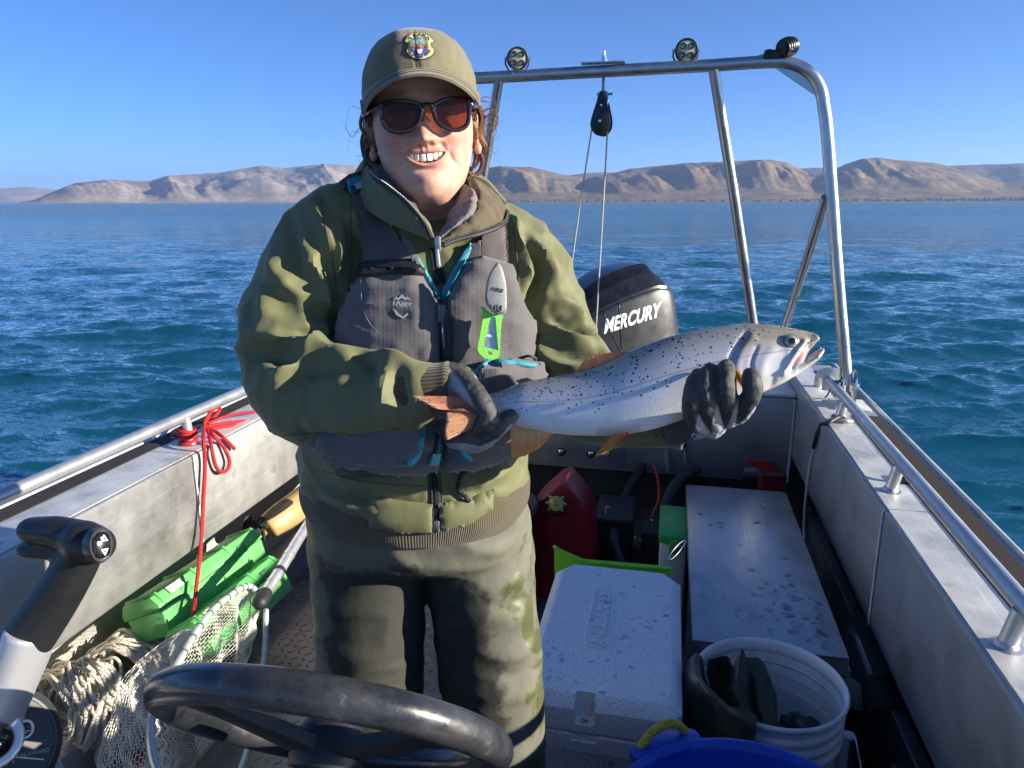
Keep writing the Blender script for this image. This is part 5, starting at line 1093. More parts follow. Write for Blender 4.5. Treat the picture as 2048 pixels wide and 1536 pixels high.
    # round control face behind the arm
    c = K(-8, 1500, 0.055); n = CAM-c; n = n/np.linalg.norm(n) + X*0.25; n /= np.linalg.norm(n); U = Y - n*(Y@n); U /= np.linalg.norm(U); W = np.cross(U, n); B2 = np.stack([W, U, n], 1)
    def put2(vf): return (vf[0] @ B2.T + c, vf[1])
    base = obj('control_housing', put2(lathe([(0, -0.06), (0.066, -0.06), (0.065, -0.010), (0.061, -0.003), (0.057, 0.0), (0, 0.0)], 64)), M('housing_grey', (0.045, 0.047, 0.05), rough=0.4, metal=0.3, var=0.15), t, sharp=30)
    obj('face_plate', put2(lathe([(0.0545, 0.0005), (0.0535, 0.002), (0, 0.002)], 64)), M('face_plate_black', (0.022, 0.024, 0.026), rough=0.45), base, sharp=30)
    def onface(px, py):
        d = ray(px, py); o = c + n*0.0022; s = ((o-CAM)@n)/(d@n); return CAM + d*s
    rg = onface(51, 1458); th = np.linspace(0, 2*np.pi, 32, endpoint=False)
    obj('button_ring', torus_tube(rg + 0.0085*(0.8*np.cos(th)[:, None]*W + np.sin(th)[:, None]*U), 0.0014, 8), mw, base); obj('button', (ellipsoid((0, 0, 0), (0.0052, 0.0066, 0.002))[0] @ B2.T + rg, ellipsoid((0, 0, 0), (1, 1, 1))[1]), mk, base)
    def flat(p2, f, px, py, size, rot):
        o = onface(px, py); ca, sa = math.cos(R(rot)), math.sin(R(rot)); q = p2*size
        return lay(q, f, lambda p: (o + (p[:, :1]*ca-p[:, 1:]*sa)*W + (p[:, :1]*sa+p[:, 1:]*ca)*U, np.tile(n, (len(p), 1))), 0.0006)
    obj('mark', flat(np.array([(-0.6, -0.5), (0.6, -0.5), (0, 0.6)]), [[0, 1, 2]], 42, 1432, 0.006, 0), mw, base, smooth=False)
    obj('lettering', flat(*text_shapes('ACHLAWARD', 1.0), 62, 1507, 0.0055, -6), M('grey_print', (0.30, 0.30, 0.30), rough=0.5), base, smooth=False)
    obj('mark', flat(*text_shapes('M', 1.0), 20, 1522, 0.011, 0), bpy.data.materials['grey_print'], base, smooth=False)
    obj('face_line', tube([onface(20, 1513), onface(88, 1519)], 0.0006, 6), mw, base)
    q = K(-8, 1500, 0.055); obj('mount', box((q[0]-0.055, 0.36, 0.70), (q[0]+0.035, q[1]+0.05, q[2]-0.045), 0.01), m_alu_dark, t)
throttle()
# ================================================================== the trout
FT0, FT1 = 0.945, 0.860          # depth of the tail and of the snout
def ft(px): return FT0 + (FT1-FT0)*(px-820)/(1645-820)
def FP(px, py, d=0.0): return PT(px, py, ft(px)+d)
FA = FP(1640, 690)-FP(830, 820); FLEN = np.linalg.norm(FA); FA /= FLEN
FO = FP(830, 820)
def fish_material():
    m = M('trout_skin', (0.3, 0.33, 0.36), rough=0.3, var=0, coat=0.35); k = NT(m)
    at = k.n('Attribute', _attribute_name='fish'); v = at.outputs['Vector']; sp = k.n('SeparateXYZ', i0=v); S, H, K = sp.outputs     # metres along, -1..1 belly to back, head mask
    nz = k.n('TexNoise', Vector=v, Scale=14.0, Detail=4.0)
    hh = k.math('ADD', H, k.math('MULTIPLY', k.math('SUBTRACT', nz.outputs[0], 0.5), 0.25))
    h01 = k.math('ADD', k.math('MULTIPLY', hh, 0.5), 0.5)
    bodyc = k.ramp(h01, [(0.0, (0.86, 0.84, 0.78)), (0.22, (0.78, 0.78, 0.77)), (0.45, (0.68, 0.68, 0.71)), (0.68, (0.52, 0.53, 0.56)), (0.86, (0.36, 0.36, 0.34)), (1.0, (0.24, 0.235, 0.17))])
    headc = k.ramp(h01, [(0.0, (0.82, 0.79, 0.68)), (0.3, (0.70, 0.68, 0.65)), (0.52, (0.62, 0.60, 0.60)), (0.68, (0.44, 0.42, 0.35)), (0.82, (0.26, 0.24, 0.17)), (1.0, (0.20, 0.18, 0.12))])
    c = k.mix(K, bodyc, headc)
    n6 = k.n('TexNoise', Vector=v, Scale=30.0, Detail=5.0); c = k.mix(k.ramp(n6.outputs[0], [(0.4, 0.0), (0.75, 0.35)]), c, (0.50, 0.47, 0.56))
    # lateral line
    ll = k.math('ABSOLUTE', k.math('SUBTRACT', H, 0.13)); c = k.mix(k.ramp(ll, [(0.0, 0.55), (0.035, 0.0)]), c, (0.10, 0.115, 0.14))
    # scales in oblique rows
    mp = k.n('Mapping', i0=v); mp.inputs['Scale'].default_value = (420, 21, 0); vs = k.n('TexVoronoi', Vector=mp.outputs[0], Scale=1.0); vs.inputs['Randomness'].default_value = 0.35
    sc = k.math('MULTIPLY', k.ramp(vs.outputs['Distance'], [(0.15, 0.0), (0.65, 1.0)]), k.math('SUBTRACT', 1.0, K)); c = k.mix(k.math('MULTIPLY', sc, 0.13), c, (0.13, 0.15, 0.18))
    # black spots, denser towards back and tail
    mp2 = k.n('Mapping', i0=v); mp2.inputs['Scale'].default_value = (190, 10.5, 0); n2 = k.n('TexNoise', Vector=mp2.outputs[0], Scale=1.6, Detail=2.0)
    wv = k.n('VectorMath', _operation='ADD', i0=mp2.outputs[0], i1=k.n('VectorMath', _operation='SCALE', i0=n2.outputs['Color'], Scale=0.5).outputs[0])
    vo = k.n('TexVoronoi', Vector=wv.outputs[0], Scale=1.0); vo.inputs['Randomness'].default_value = 1.0
    col_ = k.n('SeparateColor', i0=vo.outputs['Color']); tail = k.math('MULTIPLY', k.math('SUBTRACT', 0.32, S), 0.9)
    dens = k.math('ADD', k.math('ADD', k.math('MULTIPLY', k.math('ADD', H, 0.45), 0.95), tail), k.math('MULTIPLY', K, -0.42)); keep = k.math('GREATER_THAN', k.math('MINIMUM', dens, 0.88), col_.outputs[0])
    sz = k.math('MULTIPLY', k.math('ADD', col_.outputs[1], 0.8), 0.19); spot = k.math('MULTIPLY', k.math('LESS_THAN', vo.outputs['Distance'], sz), keep); spot = k.math('MULTIPLY', spot, k.math('GREATER_THAN', H, -0.62))
    c = k.mix(k.math('MULTIPLY', spot, 0.93), c, (0.010, 0.011, 0.016)); 
    a2 = k.n('Attribute', _attribute_name='tint'); c = k.mix(a2.outputs['Alpha'], c, a2.outputs['Color'])
    k.to(c, 'Base Color'); k.to(k.ramp(h01, [(0.1, 0.34), (0.9, 0.26)]), 'Roughness')
    k.to(k.math('MULTIPLY', k.math('SUBTRACT', 1.0, spot), 0.10), 'Metallic')
    hgt = k.math('ADD', k.math('MULTIPLY', sc, -0.25), k.math('MULTIPLY', nz.outputs[0], 0.3)); bp = k.n('Bump', Strength=0.45, Distance=0.0008, Height=hgt); k.to(bp.outputs[0], 'Normal')
    return m
def fish():
    # px: back, belly
    st = np.array([(905, 800, 846), (950, 793, 842), (990, 784, 841), (1010, 778, 847), (1040, 765, 854), (1070, 759, 861), (1100, 754, 866), (1150, 744, 871), (1200, 728, 872), (1250, 706, 869), (1300, 686, 860), (1350, 670, 845), (1400, 659, 828), (1450, 651, 811), (1480, 648, 802), (1500, 646.5, 795), (1530, 648, 783), (1560, 652, 768), (1585, 656, 750), (1600, 659, 733), (1615, 662, 706), (1628, 666, 690), (1637, 671, 680)], float)
    S = crv(st, 150); rings = []; yv = CR[:, 1]; zv = -CR[:, 2]
    for px, a, b in S:
        A_, B_ = FP(px, a), FP(px, b); c = (A_+B_)/2; h = (A_-B_)/2; hh = np.linalg.norm(h)
        w = 0.56*hh if px < 1480 else 0.56*hh + 0.0
        if px > 1560: w = max(w, 0.008)*1.05
        if px < 1000: w = 0.42*hh
        u = np.linspace(0, 2*np.pi, 48, endpoint=False); e = 0.92
        cs, sn = np.cos(u), np.sin(u); q = c + (np.sign(cs)*np.abs(cs)**e*(1-0.10*sn))[:, None]*zv*w + (np.sign(sn)*np.abs(sn)**0.96)[:, None]*h
        rings.append(q)
    body = loft(np.array(rings))
    jaw = np.array([(1540, 725, 778), (1560, 728, 769), (1580, 727, 757), (1600, 722, 744), (1618, 713, 732), (1632, 703, 722), (1642, 695, 712), (1648, 694, 704)], float); J = crv(jaw, 40); rj = []
    for px, a, b in J:
        A_, B_ = FP(px, a), FP(px, b); c = (A_+B_)/2; h = (A_-B_)/2; w = np.interp(px, [1540, 1580, 1630, 1648], [0.020, 0.019, 0.014, 0.005]); u = np.linspace(0, 2*np.pi, 32, endpoint=False)
        rj.append(c + np.cos(u)[:, None]*zv*w + np.sin(u)[:, None]*h)
    v, f = remesh([body, loft(np.array(rj))], 0.0018)
    v = smooth(v, f, 6, 0.5); n = vnormals(v, f); p = proj(v); front = (n @ -CR[:, 2]) < 0.25
    # gill cover, preopercle groove and maxilla carved in
    def stroke(pts, amp, wd, side=True):
        q = np.array([FP(*x) for x in crv(np.array(pts, float), 40)]); px = proj(q); d, _ = line_dist(np.c_[p, np.zeros(len(p))], np.c_[px, np.zeros(len(px))]); d = d*0.86/FPX
        return amp*np.exp(-(d/wd)**2)
    z = np.zeros(len(v))
    z += stroke([(1492, 668), (1476, 690), (1463, 715), (1458, 740), (1462, 770)], -0.0030, 0.0030)           # gill opening
    z += stroke([(1504, 676), (1487, 700), (1476, 725), (1474, 752)], 0.0016, 0.006)
    z += stroke([(1514, 694), (1506, 712), (1502, 730), (1506, 750), (1514, 762)], -0.0016, 0.0022)           # preopercle
    z += stroke([(1608, 684), (1590, 706), (1575, 727), (1567, 743)], 0.0040, 0.0042)                         # maxilla
    z += stroke([(1600, 684), (1582, 708), (1566, 738)], -0.0022, 0.0020)
    z += stroke([(1618, 690), (1598, 712), (1583, 735)], -0.0025, 0.0022)
    z += stroke([(1545, 700), (1530, 720), (1524, 745)], 0.0010, 0.006)
    v = v + n*z[:, None]; v = smooth(v, f, 2, 0.4)
    s = (v-FO) @ FA; mid = np.interp(p[:, 0], S[:, 0], (S[:, 1]+S[:, 2])/2); hal = np.interp(p[:, 0], S[:, 0], (S[:, 2]-S[:, 1])/2); H = np.clip(-(p[:, 1]-mid)/np.maximum(hal, 8), -1, 1)
    jm = (p[:, 0] > 1575); H = np.where(jm, np.clip(1-(p[:, 1]-np.interp(p[:, 0], S[:, 0], S[:, 1]))/52, -1, 1), H)
    gill = np.interp(p[:, 1], [646, 668, 690, 715, 740, 770, 810], [1505, 1492, 1476, 1463, 1458, 1462, 1480]); K = np.clip((p[:, 0]-gill)/8+0.5, 0, 1)
    me = newmesh('trout', v, f); attr_vec(me, 'fish', np.stack([s, H, K], 1))
    tint = np.zeros((len(v), 4))
    def region(poly, c, a, soft=4):
        d, _ = line_dist(np.c_[p, 0*p[:, 0]], np.c_[np.array(poly+poly[:1], float), np.zeros(len(poly)+1)]); i = inside(poly, p); w = np.clip(np.where(i, 0.5+d/soft, 0.5-d/soft), 0, 1)*a
        tint[:, :3] = tint[:, :3]*(1-w[:, None]) + np.array(c)*w[:, None]; tint[:, 3] = np.maximum(tint[:, 3], w)
    region([(1470, 705), (1500, 690), (1512, 700), (1506, 735), (1510, 760), (1470, 762), (1466, 735)], (0.42, 0.38, 0.52), 0.5, 12)
    region([(1484, 682), (1505, 676), (1520, 690), (1495, 694), (1478, 706)], (0.30, 0.26, 0.11), 0.6, 9)
    region([(1612, 694), (1640, 694), (1640, 704), (1606, 722), (1584, 738), (1590, 720)], (0.52, 0.20, 0.20), 0.85, 6)
    region([(1588, 700), (1596, 706), (1582, 730), (1572, 735)], (0.45, 0.24, 0.22), 0.5, 4)
    region([(1640, 700), (1648, 698), (1640, 722), (1600, 742), (1596, 728), (1625, 716)], (0.50, 0.47, 0.20), 0.55, 8)
    region([(1196, 856), (1280, 850), (1280, 872), (1190, 876)], (0.62, 0.40, 0.28), 0.4, 10)
    a = me.color_attributes.new('tint', 'FLOAT_COLOR', 'POINT'); a.data.foreach_set('color', tint.ravel())
    m = fish_material()
    root = obj('trout', me, m, label='silver spotted trout held out in both gloved hands', cat='fish'); root['label'] = 'silver spotted trout held sideways in both gloved hands'
    tree = bvh((v, f)); rm = raymap(tree)
    # eye
    e, en = rm(np.array([[1582.0, 683.0]])); e = e[0]; en = en[0]*0.35 - zv*0.9; en /= np.linalg.norm(en)
    U = yv - en*(yv@en); U /= np.linalg.norm(U); W = np.cross(U, en); B = np.stack([W, U, en], 1)
    def put(vf, d=0): return (vf[0] @ B.T + e + en*d, vf[1])
    eye = obj('eye', put(lathe([(0.0080, -0.002), (0.0078, 0.001), (0.006, 0.0026), (0.0035, 0.0032), (0, 0.0033)], 32)), M('trout_iris', (0.36, 0.34, 0.26), rough=0.15, metal=0.4, var=0.3, vs=500, coat=0.6), root)
    obj('pupil', put(lathe([(0.0043, 0.0026), (0.0040, 0.0036), (0.002, 0.0042), (0, 0.0043)], 28)), M('trout_pupil', (0.003, 0.003, 0.004), rough=0.05, coat=1.0), eye)
    obj('eye_ring', put(torus_tube(np.array([(0.0086*math.cos(a_), 0.0082*math.sin(a_), 0.0) for a_ in np.linspace(0, 6.283, 33)[:-1]]), 0.0010, 8)), M('trout_eye_ring', (0.11, 0.11, 0.09), rough=0.35), eye)
    mt = M('trout_teeth', (0.7, 0.66, 0.55), rough=0.3)
    T = []
    for q0, q1, dy in (((1640, 676), (1612, 690), 5), ((1644, 696), (1618, 706), -5)):
        for i in range(8):
            a_ = np.array(q0)+(np.array(q1)-q0)*i/7; b_, nb = rm(a_[None]); T.append(tube([b_[0]-zv*0.0015, b_[0]-zv*0.0022-yv*(dy/FPX*0.6)], [0.0009, 0.0002], 6))
    obj('teeth', join(*T), mt, root)
    # fins: thin sheets with raised rays
    def fin(name, base, edge, cin, cout, nb=46, nh=16, spots=0.0, thick=0.0011, curl=0.0, d0=0.0, d1=0.0, ragged=0.012, tips=None):
        b = crv(np.array(base, float), nb); e_ = crv(np.array(edge, float), nb); g = np.random.default_rng(len(name)+int(base[0][0])); u = np.linspace(0, 1, nh)
        P = []
        for k_ in range(nh):
            w = u[k_]; q = b*(1-w) + e_*(w*(1 + 0)) ; 
            rag = (g.normal(size=nb)*ragged*(w == 1)); q = q + (e_-b)*rag[:, None]
            P.append([FP(x, y, d0*(1-w)+d1*w + curl*math.sin(w*2.2)*math.sin(i_/nb*3.1) + 0.0006*math.sin(i_*1.9)) for i_, (x, y) in enumerate(q)])
        P = np.array(P).reshape(-1, 3); F = grid_faces(nh, nb); n_ = len(P); V = np.concatenate([P - zv*thick/2, P + zv*thick/2]); FF = F.tolist() + (F[:, ::-1]+n_).tolist()
        bd = [(i, i+1) for i in range(nb-1)] + [((nh-1)*nb+i+1, (nh-1)*nb+i) for i in range(nb-1)] + [((i+1)*nb, i*nb) for i in range(nh-1)] + [(i*nb+nb-1, (i+1)*nb+nb-1) for i in range(nh-1)]
        FF += [(b2, a2, a2+n_, b2+n_) for a2, b2 in bd]
        me2 = newmesh(name, V, FF); uv = np.stack([np.repeat(np.linspace(0, 1, nb)[None], nh, 0).ravel(), np.repeat(u[:, None], nb, 1).ravel(), np.zeros(n_)], 1); attr_vec(me2, 'uvw', np.concatenate([uv, uv]))
        mf = M(name + '_skin', cin, rough=0.35, var=0, coat=0.3, sss=0.25); kk = NT(mf); av = kk.n('Attribute', _attribute_name='uvw').outputs['Vector']; s_ = kk.n('SeparateXYZ', i0=av)
        nn = kk.n('TexNoise', Vector=av, Scale=6.0, Detail=4.0); ff = kk.math('ADD', s_.outputs[1], kk.math('MULTIPLY', kk.math('SUBTRACT', nn.outputs[0], 0.5), 0.5)); cc = kk.ramp(ff, [(0.1, cin), (0.75, cout), (1.0, tips or cout)])
        mp_ = kk.n('Mapping', i0=av); mp_.inputs['Scale'].default_value = (30, 0.8, 1); wv_ = kk.n('TexNoise', Vector=mp_.outputs[0], Scale=1.0, Detail=2.0); cc = kk.mix(kk.ramp(wv_.outputs[0], [(0.45, 0.0), (0.6, 0.35)]), cc, tuple(np.array(cin)*0.55))
        if spots:
            mp_ = kk.n('Mapping', i0=av); mp_.inputs['Scale'].default_value = (11, 9, 1); vo_ = kk.n('TexVoronoi', Vector=mp_.outputs[0], Scale=1.0); vo_.inputs['Randomness'].default_value = 0.5; cc = kk.mix(kk.ramp(vo_.outputs['Distance'], [(0.18, spots), (0.30, 0.0)]), cc, (0.10, 0.06, 0.06))
        kk.to(cc, 'Base Color'); bp_ = kk.n('Bump', Strength=0.8, Distance=0.001, Height=wv_.outputs[0]); kk.to(bp_.outputs[0], 'Normal')
        tr_ = kk.n('BsdfTranslucent', Color=cc); mx_ = kk.n('MixShader', i0=0.58, i1=kk.b.outputs[0], i2=tr_.outputs[0]); kk.t.links.new(mx_.outputs[0], kk.N['Material Output'].inputs['Surface'])
        return obj(name, me2, mf, root)
    org, pk, gy = (0.62, 0.27, 0.09), (0.60, 0.30, 0.20), (0.36, 0.33, 0.28)
    fin('dorsal_fin', [(1268, 702), (1240, 712), (1205, 727), (1165, 743), (1148, 747)], [(1256, 703), (1222, 705), (1192, 709), (1168, 722), (1156, 738)], (0.90, 0.46, 0.22), (1.0, 0.54, 0.24), spots=0.5)
    fin('adipose_fin', [(1068, 761), (1055, 763), (1040, 767)], [(1056, 755), (1044, 757), (1030, 762)], (0.20, 0.20, 0.17), (0.26, 0.24, 0.19), nb=16, nh=6)
    fin('anal_fin', [(1115, 864), (1080, 862), (1050, 856), (1020, 846)], [(1106, 868), (1076, 898), (1048, 912), (1023, 917)], (1.0, 0.70, 0.36), (1.0, 0.47, 0.11), tips=(1.0, 0.52, 0.16))
    fin('pelvic_fin', [(1262, 862), (1250, 866), (1238, 868), (1226, 868)], [(1232, 890), (1212, 906), (1196, 913), (1187, 915)], (1.0, 0.52, 0.18), (1.0, 0.52, 0.09), d0=-0.018, d1=-0.024, tips=(0.72, 0.60, 0.46))
    fin('pelvic_fin', [(1268, 862), (1258, 866), (1246, 866)], [(1240, 886), (1226, 898), (1214, 905)], (0.80, 0.28, 0.08), (0.85, 0.32, 0.05), d0=0.018, d1=0.010, nb=24)
    fin('pectoral_fin', [(1452, 728), (1460, 727), (1468, 730)], [(1494, 790), (1502, 788), (1505, 779)], (0.62, 0.40, 0.16), (0.75, 0.46, 0.12), d0=-0.034, d1=-0.052, nb=20, curl=-0.003)
    fin('tail_fin', [(962, 794), (968, 812), (972, 826), (968, 842)], [(820, 791), (860, 811), (880, 819), (926, 817)], (0.42, 0.27, 0.21), (0.85, 0.36, 0.22), spots=0.7, d0=-0.022, d1=-0.050, tips=(0.85, 0.62, 0.42), ragged=0.02, curl=0.004)
    fin('tail_fin', [(972, 816), (976, 826), (974, 836), (966, 846)], [(892, 824), (893, 842), (889, 862), (893, 881)], (0.50, 0.32, 0.22), (0.88, 0.50, 0.28), spots=0.6, d0=-0.024, d1=-0.046, tips=(0.88, 0.58, 0.36), ragged=0.02, curl=-0.006)
    # drops falling from belly and glove
    return tree
fish_tree = fish()
# ================================================================== the person holding the fish
def Wd(r, F, z): return np.array([0, 0, 0]) + RT*r + FW*F + UP*z
PBASE = Wd(-0.14, 1.13, 0.0)
person = thing('person', 'smiling person in olive jacket, grey life vest, cap and sunglasses, holding the trout', 'person', PBASE)
def sculpt(v, f, strokes, tree, fade=None):
    """raise (or press) folds along strokes drawn over the cloth: (points, height, width)"""
    n = vnormals(v, f); z = np.zeros(len(v)); rm = raymap(tree)
    for pts, amp, wd in strokes:
        q = rm(crv(np.array(pts, float), 22))[0]; lo, hi = q.min(0)-4*wd, q.max(0)+4*wd
        i = np.where(((v > lo) & (v < hi)).all(1))[0]
        if not len(i): continue
        d, t = line_dist(v[i], q); z[i] += amp*1.5*np.exp(-(d/wd)**2)*np.sin(np.clip(t, 0.0, 1)*np.pi*0.92+0.12)**0.6
    return v + n*z[:, None]
def fabric(name, c, rough=0.75, weave=900, bump=0.25, sheen=0.2, var=0.10, c2=None, wave=None, spec=0.35):
    m = M(name, c, rough=rough, var=var, vs=11, sheen=sheen, c2=c2, spec=spec); k = NT(m); tc = k.n('TexCoord'); o = tc.outputs['Object']
    n = k.n('TexNoise', Vector=o, Scale=float(weave), Detail=2.0); n2 = k.n('TexNoise', Vector=o, Scale=38.0, Detail=5.0, Roughness=0.6); h = k.math('ADD', k.math('MULTIPLY', n.outputs[0], 0.12), k.math('MULTIPLY', n2.outputs[0], 0.9))
    bp = k.n('Bump', Strength=bump, Distance=0.0035, Height=h); k.to(bp.outputs[0], 'Normal')
    return m
m_jacket = fabric('olive_jacket_shell', (0.118, 0.121, 0.053), rough=0.62, sheen=0.1, bump=0.30, var=0.08)
m_vest = fabric('grey_vest_cloth', (0.088, 0.082, 0.086), rough=0.78, bump=0.35, var=0.14)
m_teal = M('teal_trim', (0.035, 0.25, 0.31), rough=0.6, var=0.12, vs=30, bump=0.2, bs=400)
m_web = M('strap_webbing', (0.105, 0.088, 0.088), rough=0.8, var=0.08, vs=40)
m_blackweb = M('black_webbing', (0.012, 0.012, 0.016), rough=0.6, var=0.15, bump=0.3, bs=500)
m_zip = M('zip_metal', (0.42, 0.42, 0.38), rough=0.35, metal=0.8)
def rib_knit(name, c, axis, sc):
    m = M(name, c, rough=0.9, var=0.1, sheen=0.2); k = NT(m); at = k.n('Attribute', _attribute_name='rib'); s = k.math('SINE', k.math('MULTIPLY', at.outputs['Fac'], sc))
    k.to(k.ramp(k.math('ADD', k.math('MULTIPLY', s, 0.5), 0.5), [(0.0, tuple(np.array(c)*0.75)), (0.6, c)]), 'Base Color'); bp = k.n('Bump', Strength=0.45, Distance=0.0015, Height=s); k.to(bp.outputs[0], 'Normal'); return m
# ---------------------------------------------------------------- jacket
def ering(r, F, z, hw, hd, n=56, e=0.9, rot=0.0):
    u = np.linspace(0, 2*np.pi, n, endpoint=False); c, s = np.cos(u), np.sin(u)
    return np.stack([Wd(r + hw*np.sign(a)*abs(a)**e, F + hd*np.sign(b)*abs(b)**e, z) for a, b in zip(c, s)])
TORSO = [(-0.158, 1.13, 0.955, .176, .146), (-0.158, 1.13, 0.985, .186, .157), (-0.156, 1.13, 1.04, .186, .152), (-0.146, 1.13, 1.13, .180, .142), (-0.133, 1.13, 1.22, .180, .136), (-0.125, 1.13, 1.30, .178, .126), (-0.123, 1.13, 1.355, .160, .112), (-0.123, 1.135, 1.385, .128, .098), (-0.123, 1.14, 1.398, .100, .080), (-0.122, 1.15, 1.403, .06, .05)]
def build_torso(grow=0.0, top=10):
    T = crv(np.array(TORSO[:top]), 40); return loft([ering(a, b, c, d+grow, e+grow) for a, b, c, d, e in T])
torso_vf = build_torso(); torso_tree = bvh(torso_vf)
def armp(L, n=40):
    """[px, py, forward distance, radius] -> tube"""
    p = np.array([PF(x, y, F) for x, y, F, r in L]); r = np.array([q[3] for q in L]); c = crv(np.c_[p, r], n); return tube(c[:, :3], c[:, 3], 28, 'round')
ARM_A = [(706, 448, 1.12, .066), (652, 484, 1.095, .071), (616, 550, 1.085, .075), (590, 640, 1.07, .077), (590, 725, 1.05, .079), (612, 778, 1.02, .080), (668, 792, 1.005, .076), (735, 792, .965, .067), (795, 790, .940, .057), (836, 788, .925, .046)]
ARM_B = [(975, 480, 1.13, .066), (1018, 512, 1.14, .072), (1052, 570, 1.14, .077), (1084, 645, 1.13, .079), (1110, 715, 1.10, .077), (1150, 770, 1.05, .073), (1210, 806, 1.01, .062), (1270, 824, .975, .052), (1325, 836, .945, .043)]
jv, jf = remesh([torso_vf, armp(ARM_A), armp(ARM_B)], 0.0050)
jv = smooth(jv, jf, 14, 0.5)
j0 = bvh((jv, jf.tolist()))
FOLDS = [  # right arm of the wearer
 ([(628, 402), (650, 470), (668, 530), (684, 560)], .011, .011), ([(600, 455), (612, 505), (640, 560), (655, 606), (644, 612)], .012, .012), ([(536, 518), (562, 556), (600, 585), (640, 606), (655, 620)], .013, .013),
 ([(570, 430), (588, 470), (604, 530), (622, 560)], -.008, .012), ([(496, 662), (540, 672), (590, 694), (630, 704), (668, 692)], .016, .014), ([(505, 700), (560, 712), (612, 720), (650, 712)], -.012, .012), ([(545, 758), (580, 730), (625, 712), (665, 704), (700, 704)], .015, .013),
 ([(560, 780), (600, 752), (650, 738), (700, 736)], -.008, .012), ([(520, 600), (548, 632), (590, 650), (640, 655)], .007, .013), ([(700, 700), (730, 712), (745, 730), (752, 760)], -.008, .010), ([(735, 706), (770, 712), (800, 722), (822, 738)], .009, .010), ([(800, 735), (790, 765), (796, 800), (806, 835)], -.008, .010), ([(776, 725), (768, 770), (772, 820), (782, 850)], .008, .010), ([(600, 840), (660, 848), (720, 850), (780, 846)], .006, .014),
 ([(662, 448), (676, 490), (684, 530), (688, 580)], .012, .010), ([(690, 420), (700, 470), (704, 530), (702, 590)], -.014, .010), ([(645, 395), (660, 430), (668, 470)], -.008, .009), ([(668, 620), (676, 660), (672, 700)], -.014, .012), ([(640, 640), (655, 672), (652, 700)], .010, .010), ([(706, 445), (712, 462), (716, 480)], .006, .005), ([(590, 560), (616, 600), (652, 632)], -.009, .011), ([(520, 560), (530, 620), (520, 660)], .006, .014),
 # left arm of the wearer
 ([(1024, 440), (1040, 490), (1050, 545), (1040, 585)], .012, .010), ([(1050, 470), (1078, 510), (1098, 550), (1090, 580)], .012, .011), ([(1040, 470), (1066, 530), (1070, 580), (1062, 620)], -.011, .009), ([(1090, 510), (1112, 560), (1120, 600)], .008, .011), ([(1078, 606), (1108, 602), (1140, 612), (1166, 640)], .010, .011), ([(1076, 632), (1110, 640), (1145, 660), (1175, 672)], -.009, .010), ([(1088, 650), (1120, 664), (1156, 680), (1192, 682)], .011, .011), ([(1092, 690), (1130, 700), (1165, 706), (1196, 708)], -.008, .010), ([(1070, 690), (1100, 720), (1140, 734), (1180, 730)], .008, .012), ([(1056, 600), (1064, 650), (1060, 700)], -.012, .010), ([(1014, 440), (1018, 500), (1024, 560)], -.010, .008),
 ([(1000, 425), (1030, 440), (1050, 456)], .006, .008),
 # skirt below the vest
 ([(640, 925), (700, 955), (770, 965), (840, 962)], .008, .012), ([(625, 960), (690, 990), (760, 1002), (840, 1008)], -.007, .012), ([(650, 985), (720, 1015), (800, 1024)], .007, .012), ([(890, 950), (940, 965), (990, 955), (1025, 930)], .008, .012), ([(890, 985), (940, 985), (1000, 968)], -.006, .010), ([(900, 1000), (930, 1020), (960, 1030)], .006, .008), ([(930, 940), (960, 930), (1000, 935)], -.006, .009)]
jv = sculpt(jv, jf, FOLDS, j0)
nn = vnormals(jv, jf); warp = np.stack([pnoise(jv*6+k*9) for k in range(3)], 1)
def crease(p, sc, pw): return np.clip(1-np.abs(pnoise(p*sc))*2.6, 0, 1)**pw
jv = jv + nn*(0.0060*crease(jv*[1, 1, 0.75]+warp*0.045, 8.5, 2.2) + 0.0042*crease(jv+warp*0.03+3, 17, 2) + 0.0016*crease(jv+warp*0.02+7, 36, 2) - 0.004 + 0.0040*fbm(jv*9, 3))[:, None]
jv = smooth(jv, jf, 2, 0.4)
jacket = obj('jacket', (jv, jf), m_jacket, person); jtree = bvh((jv, jf.tolist())); jmap = raymap(jtree)
jac_front = jtree
# ribbed cuffs
def cuff(L, n, seed):
    p = np.array([PF(x, y, F) for x, y, F, r in L]); r = np.array([q[3] for q in L]); c = crv(np.c_[p, r], n); v, f = tube(c[:, :3], c[:, 3], 72); me = newmesh('cuff', v, f)
    k = np.repeat(np.linspace(0, 1, n)[:, None], 72, 1).ravel(); attr_f(me, 'rib', np.repeat(np.arange(72)[None], n, 0).ravel()/72*2*np.pi); return obj('cuff', me, m_cuff, jacket)
m_cuff = rib_knit('brown_rib_cuff', (0.060, 0.047, 0.020), 0, 46.0)
m_hem = rib_knit('brown_rib_hem', (0.075, 0.060, 0.030), 0, 330.0)
cuff([(815, 789, .932, .0405), (835, 788, .927, .0405), (858, 785, .922, .0385), (884, 782, .920, .0375), (900, 781, .919, .0385), (901, 781, .919, .034), (880, 782, .920, .033)], 24, 1)
cuff([(1310, 834, .950, .036), (1338, 842, .936, .034), (1366, 850, .925, .034), (1367, 850, .925, .030), (1350, 846, .93, .029)], 16, 2)
# elastic frill on the far cuff
fr = []
for i in range(13):
    a = PF(1282+i*5.2, 862-0.5*i+3*math.sin(i*2.1), .925); fr.append(tube(crv([a, a+UP*0.006+RT*0.003, a+UP*0.001+RT*0.006, a-UP*0.004+RT*0.002], 12), 0.0013, 6, 'round'))
obj('cuff_frill', join(*fr), m_jacket, jacket)
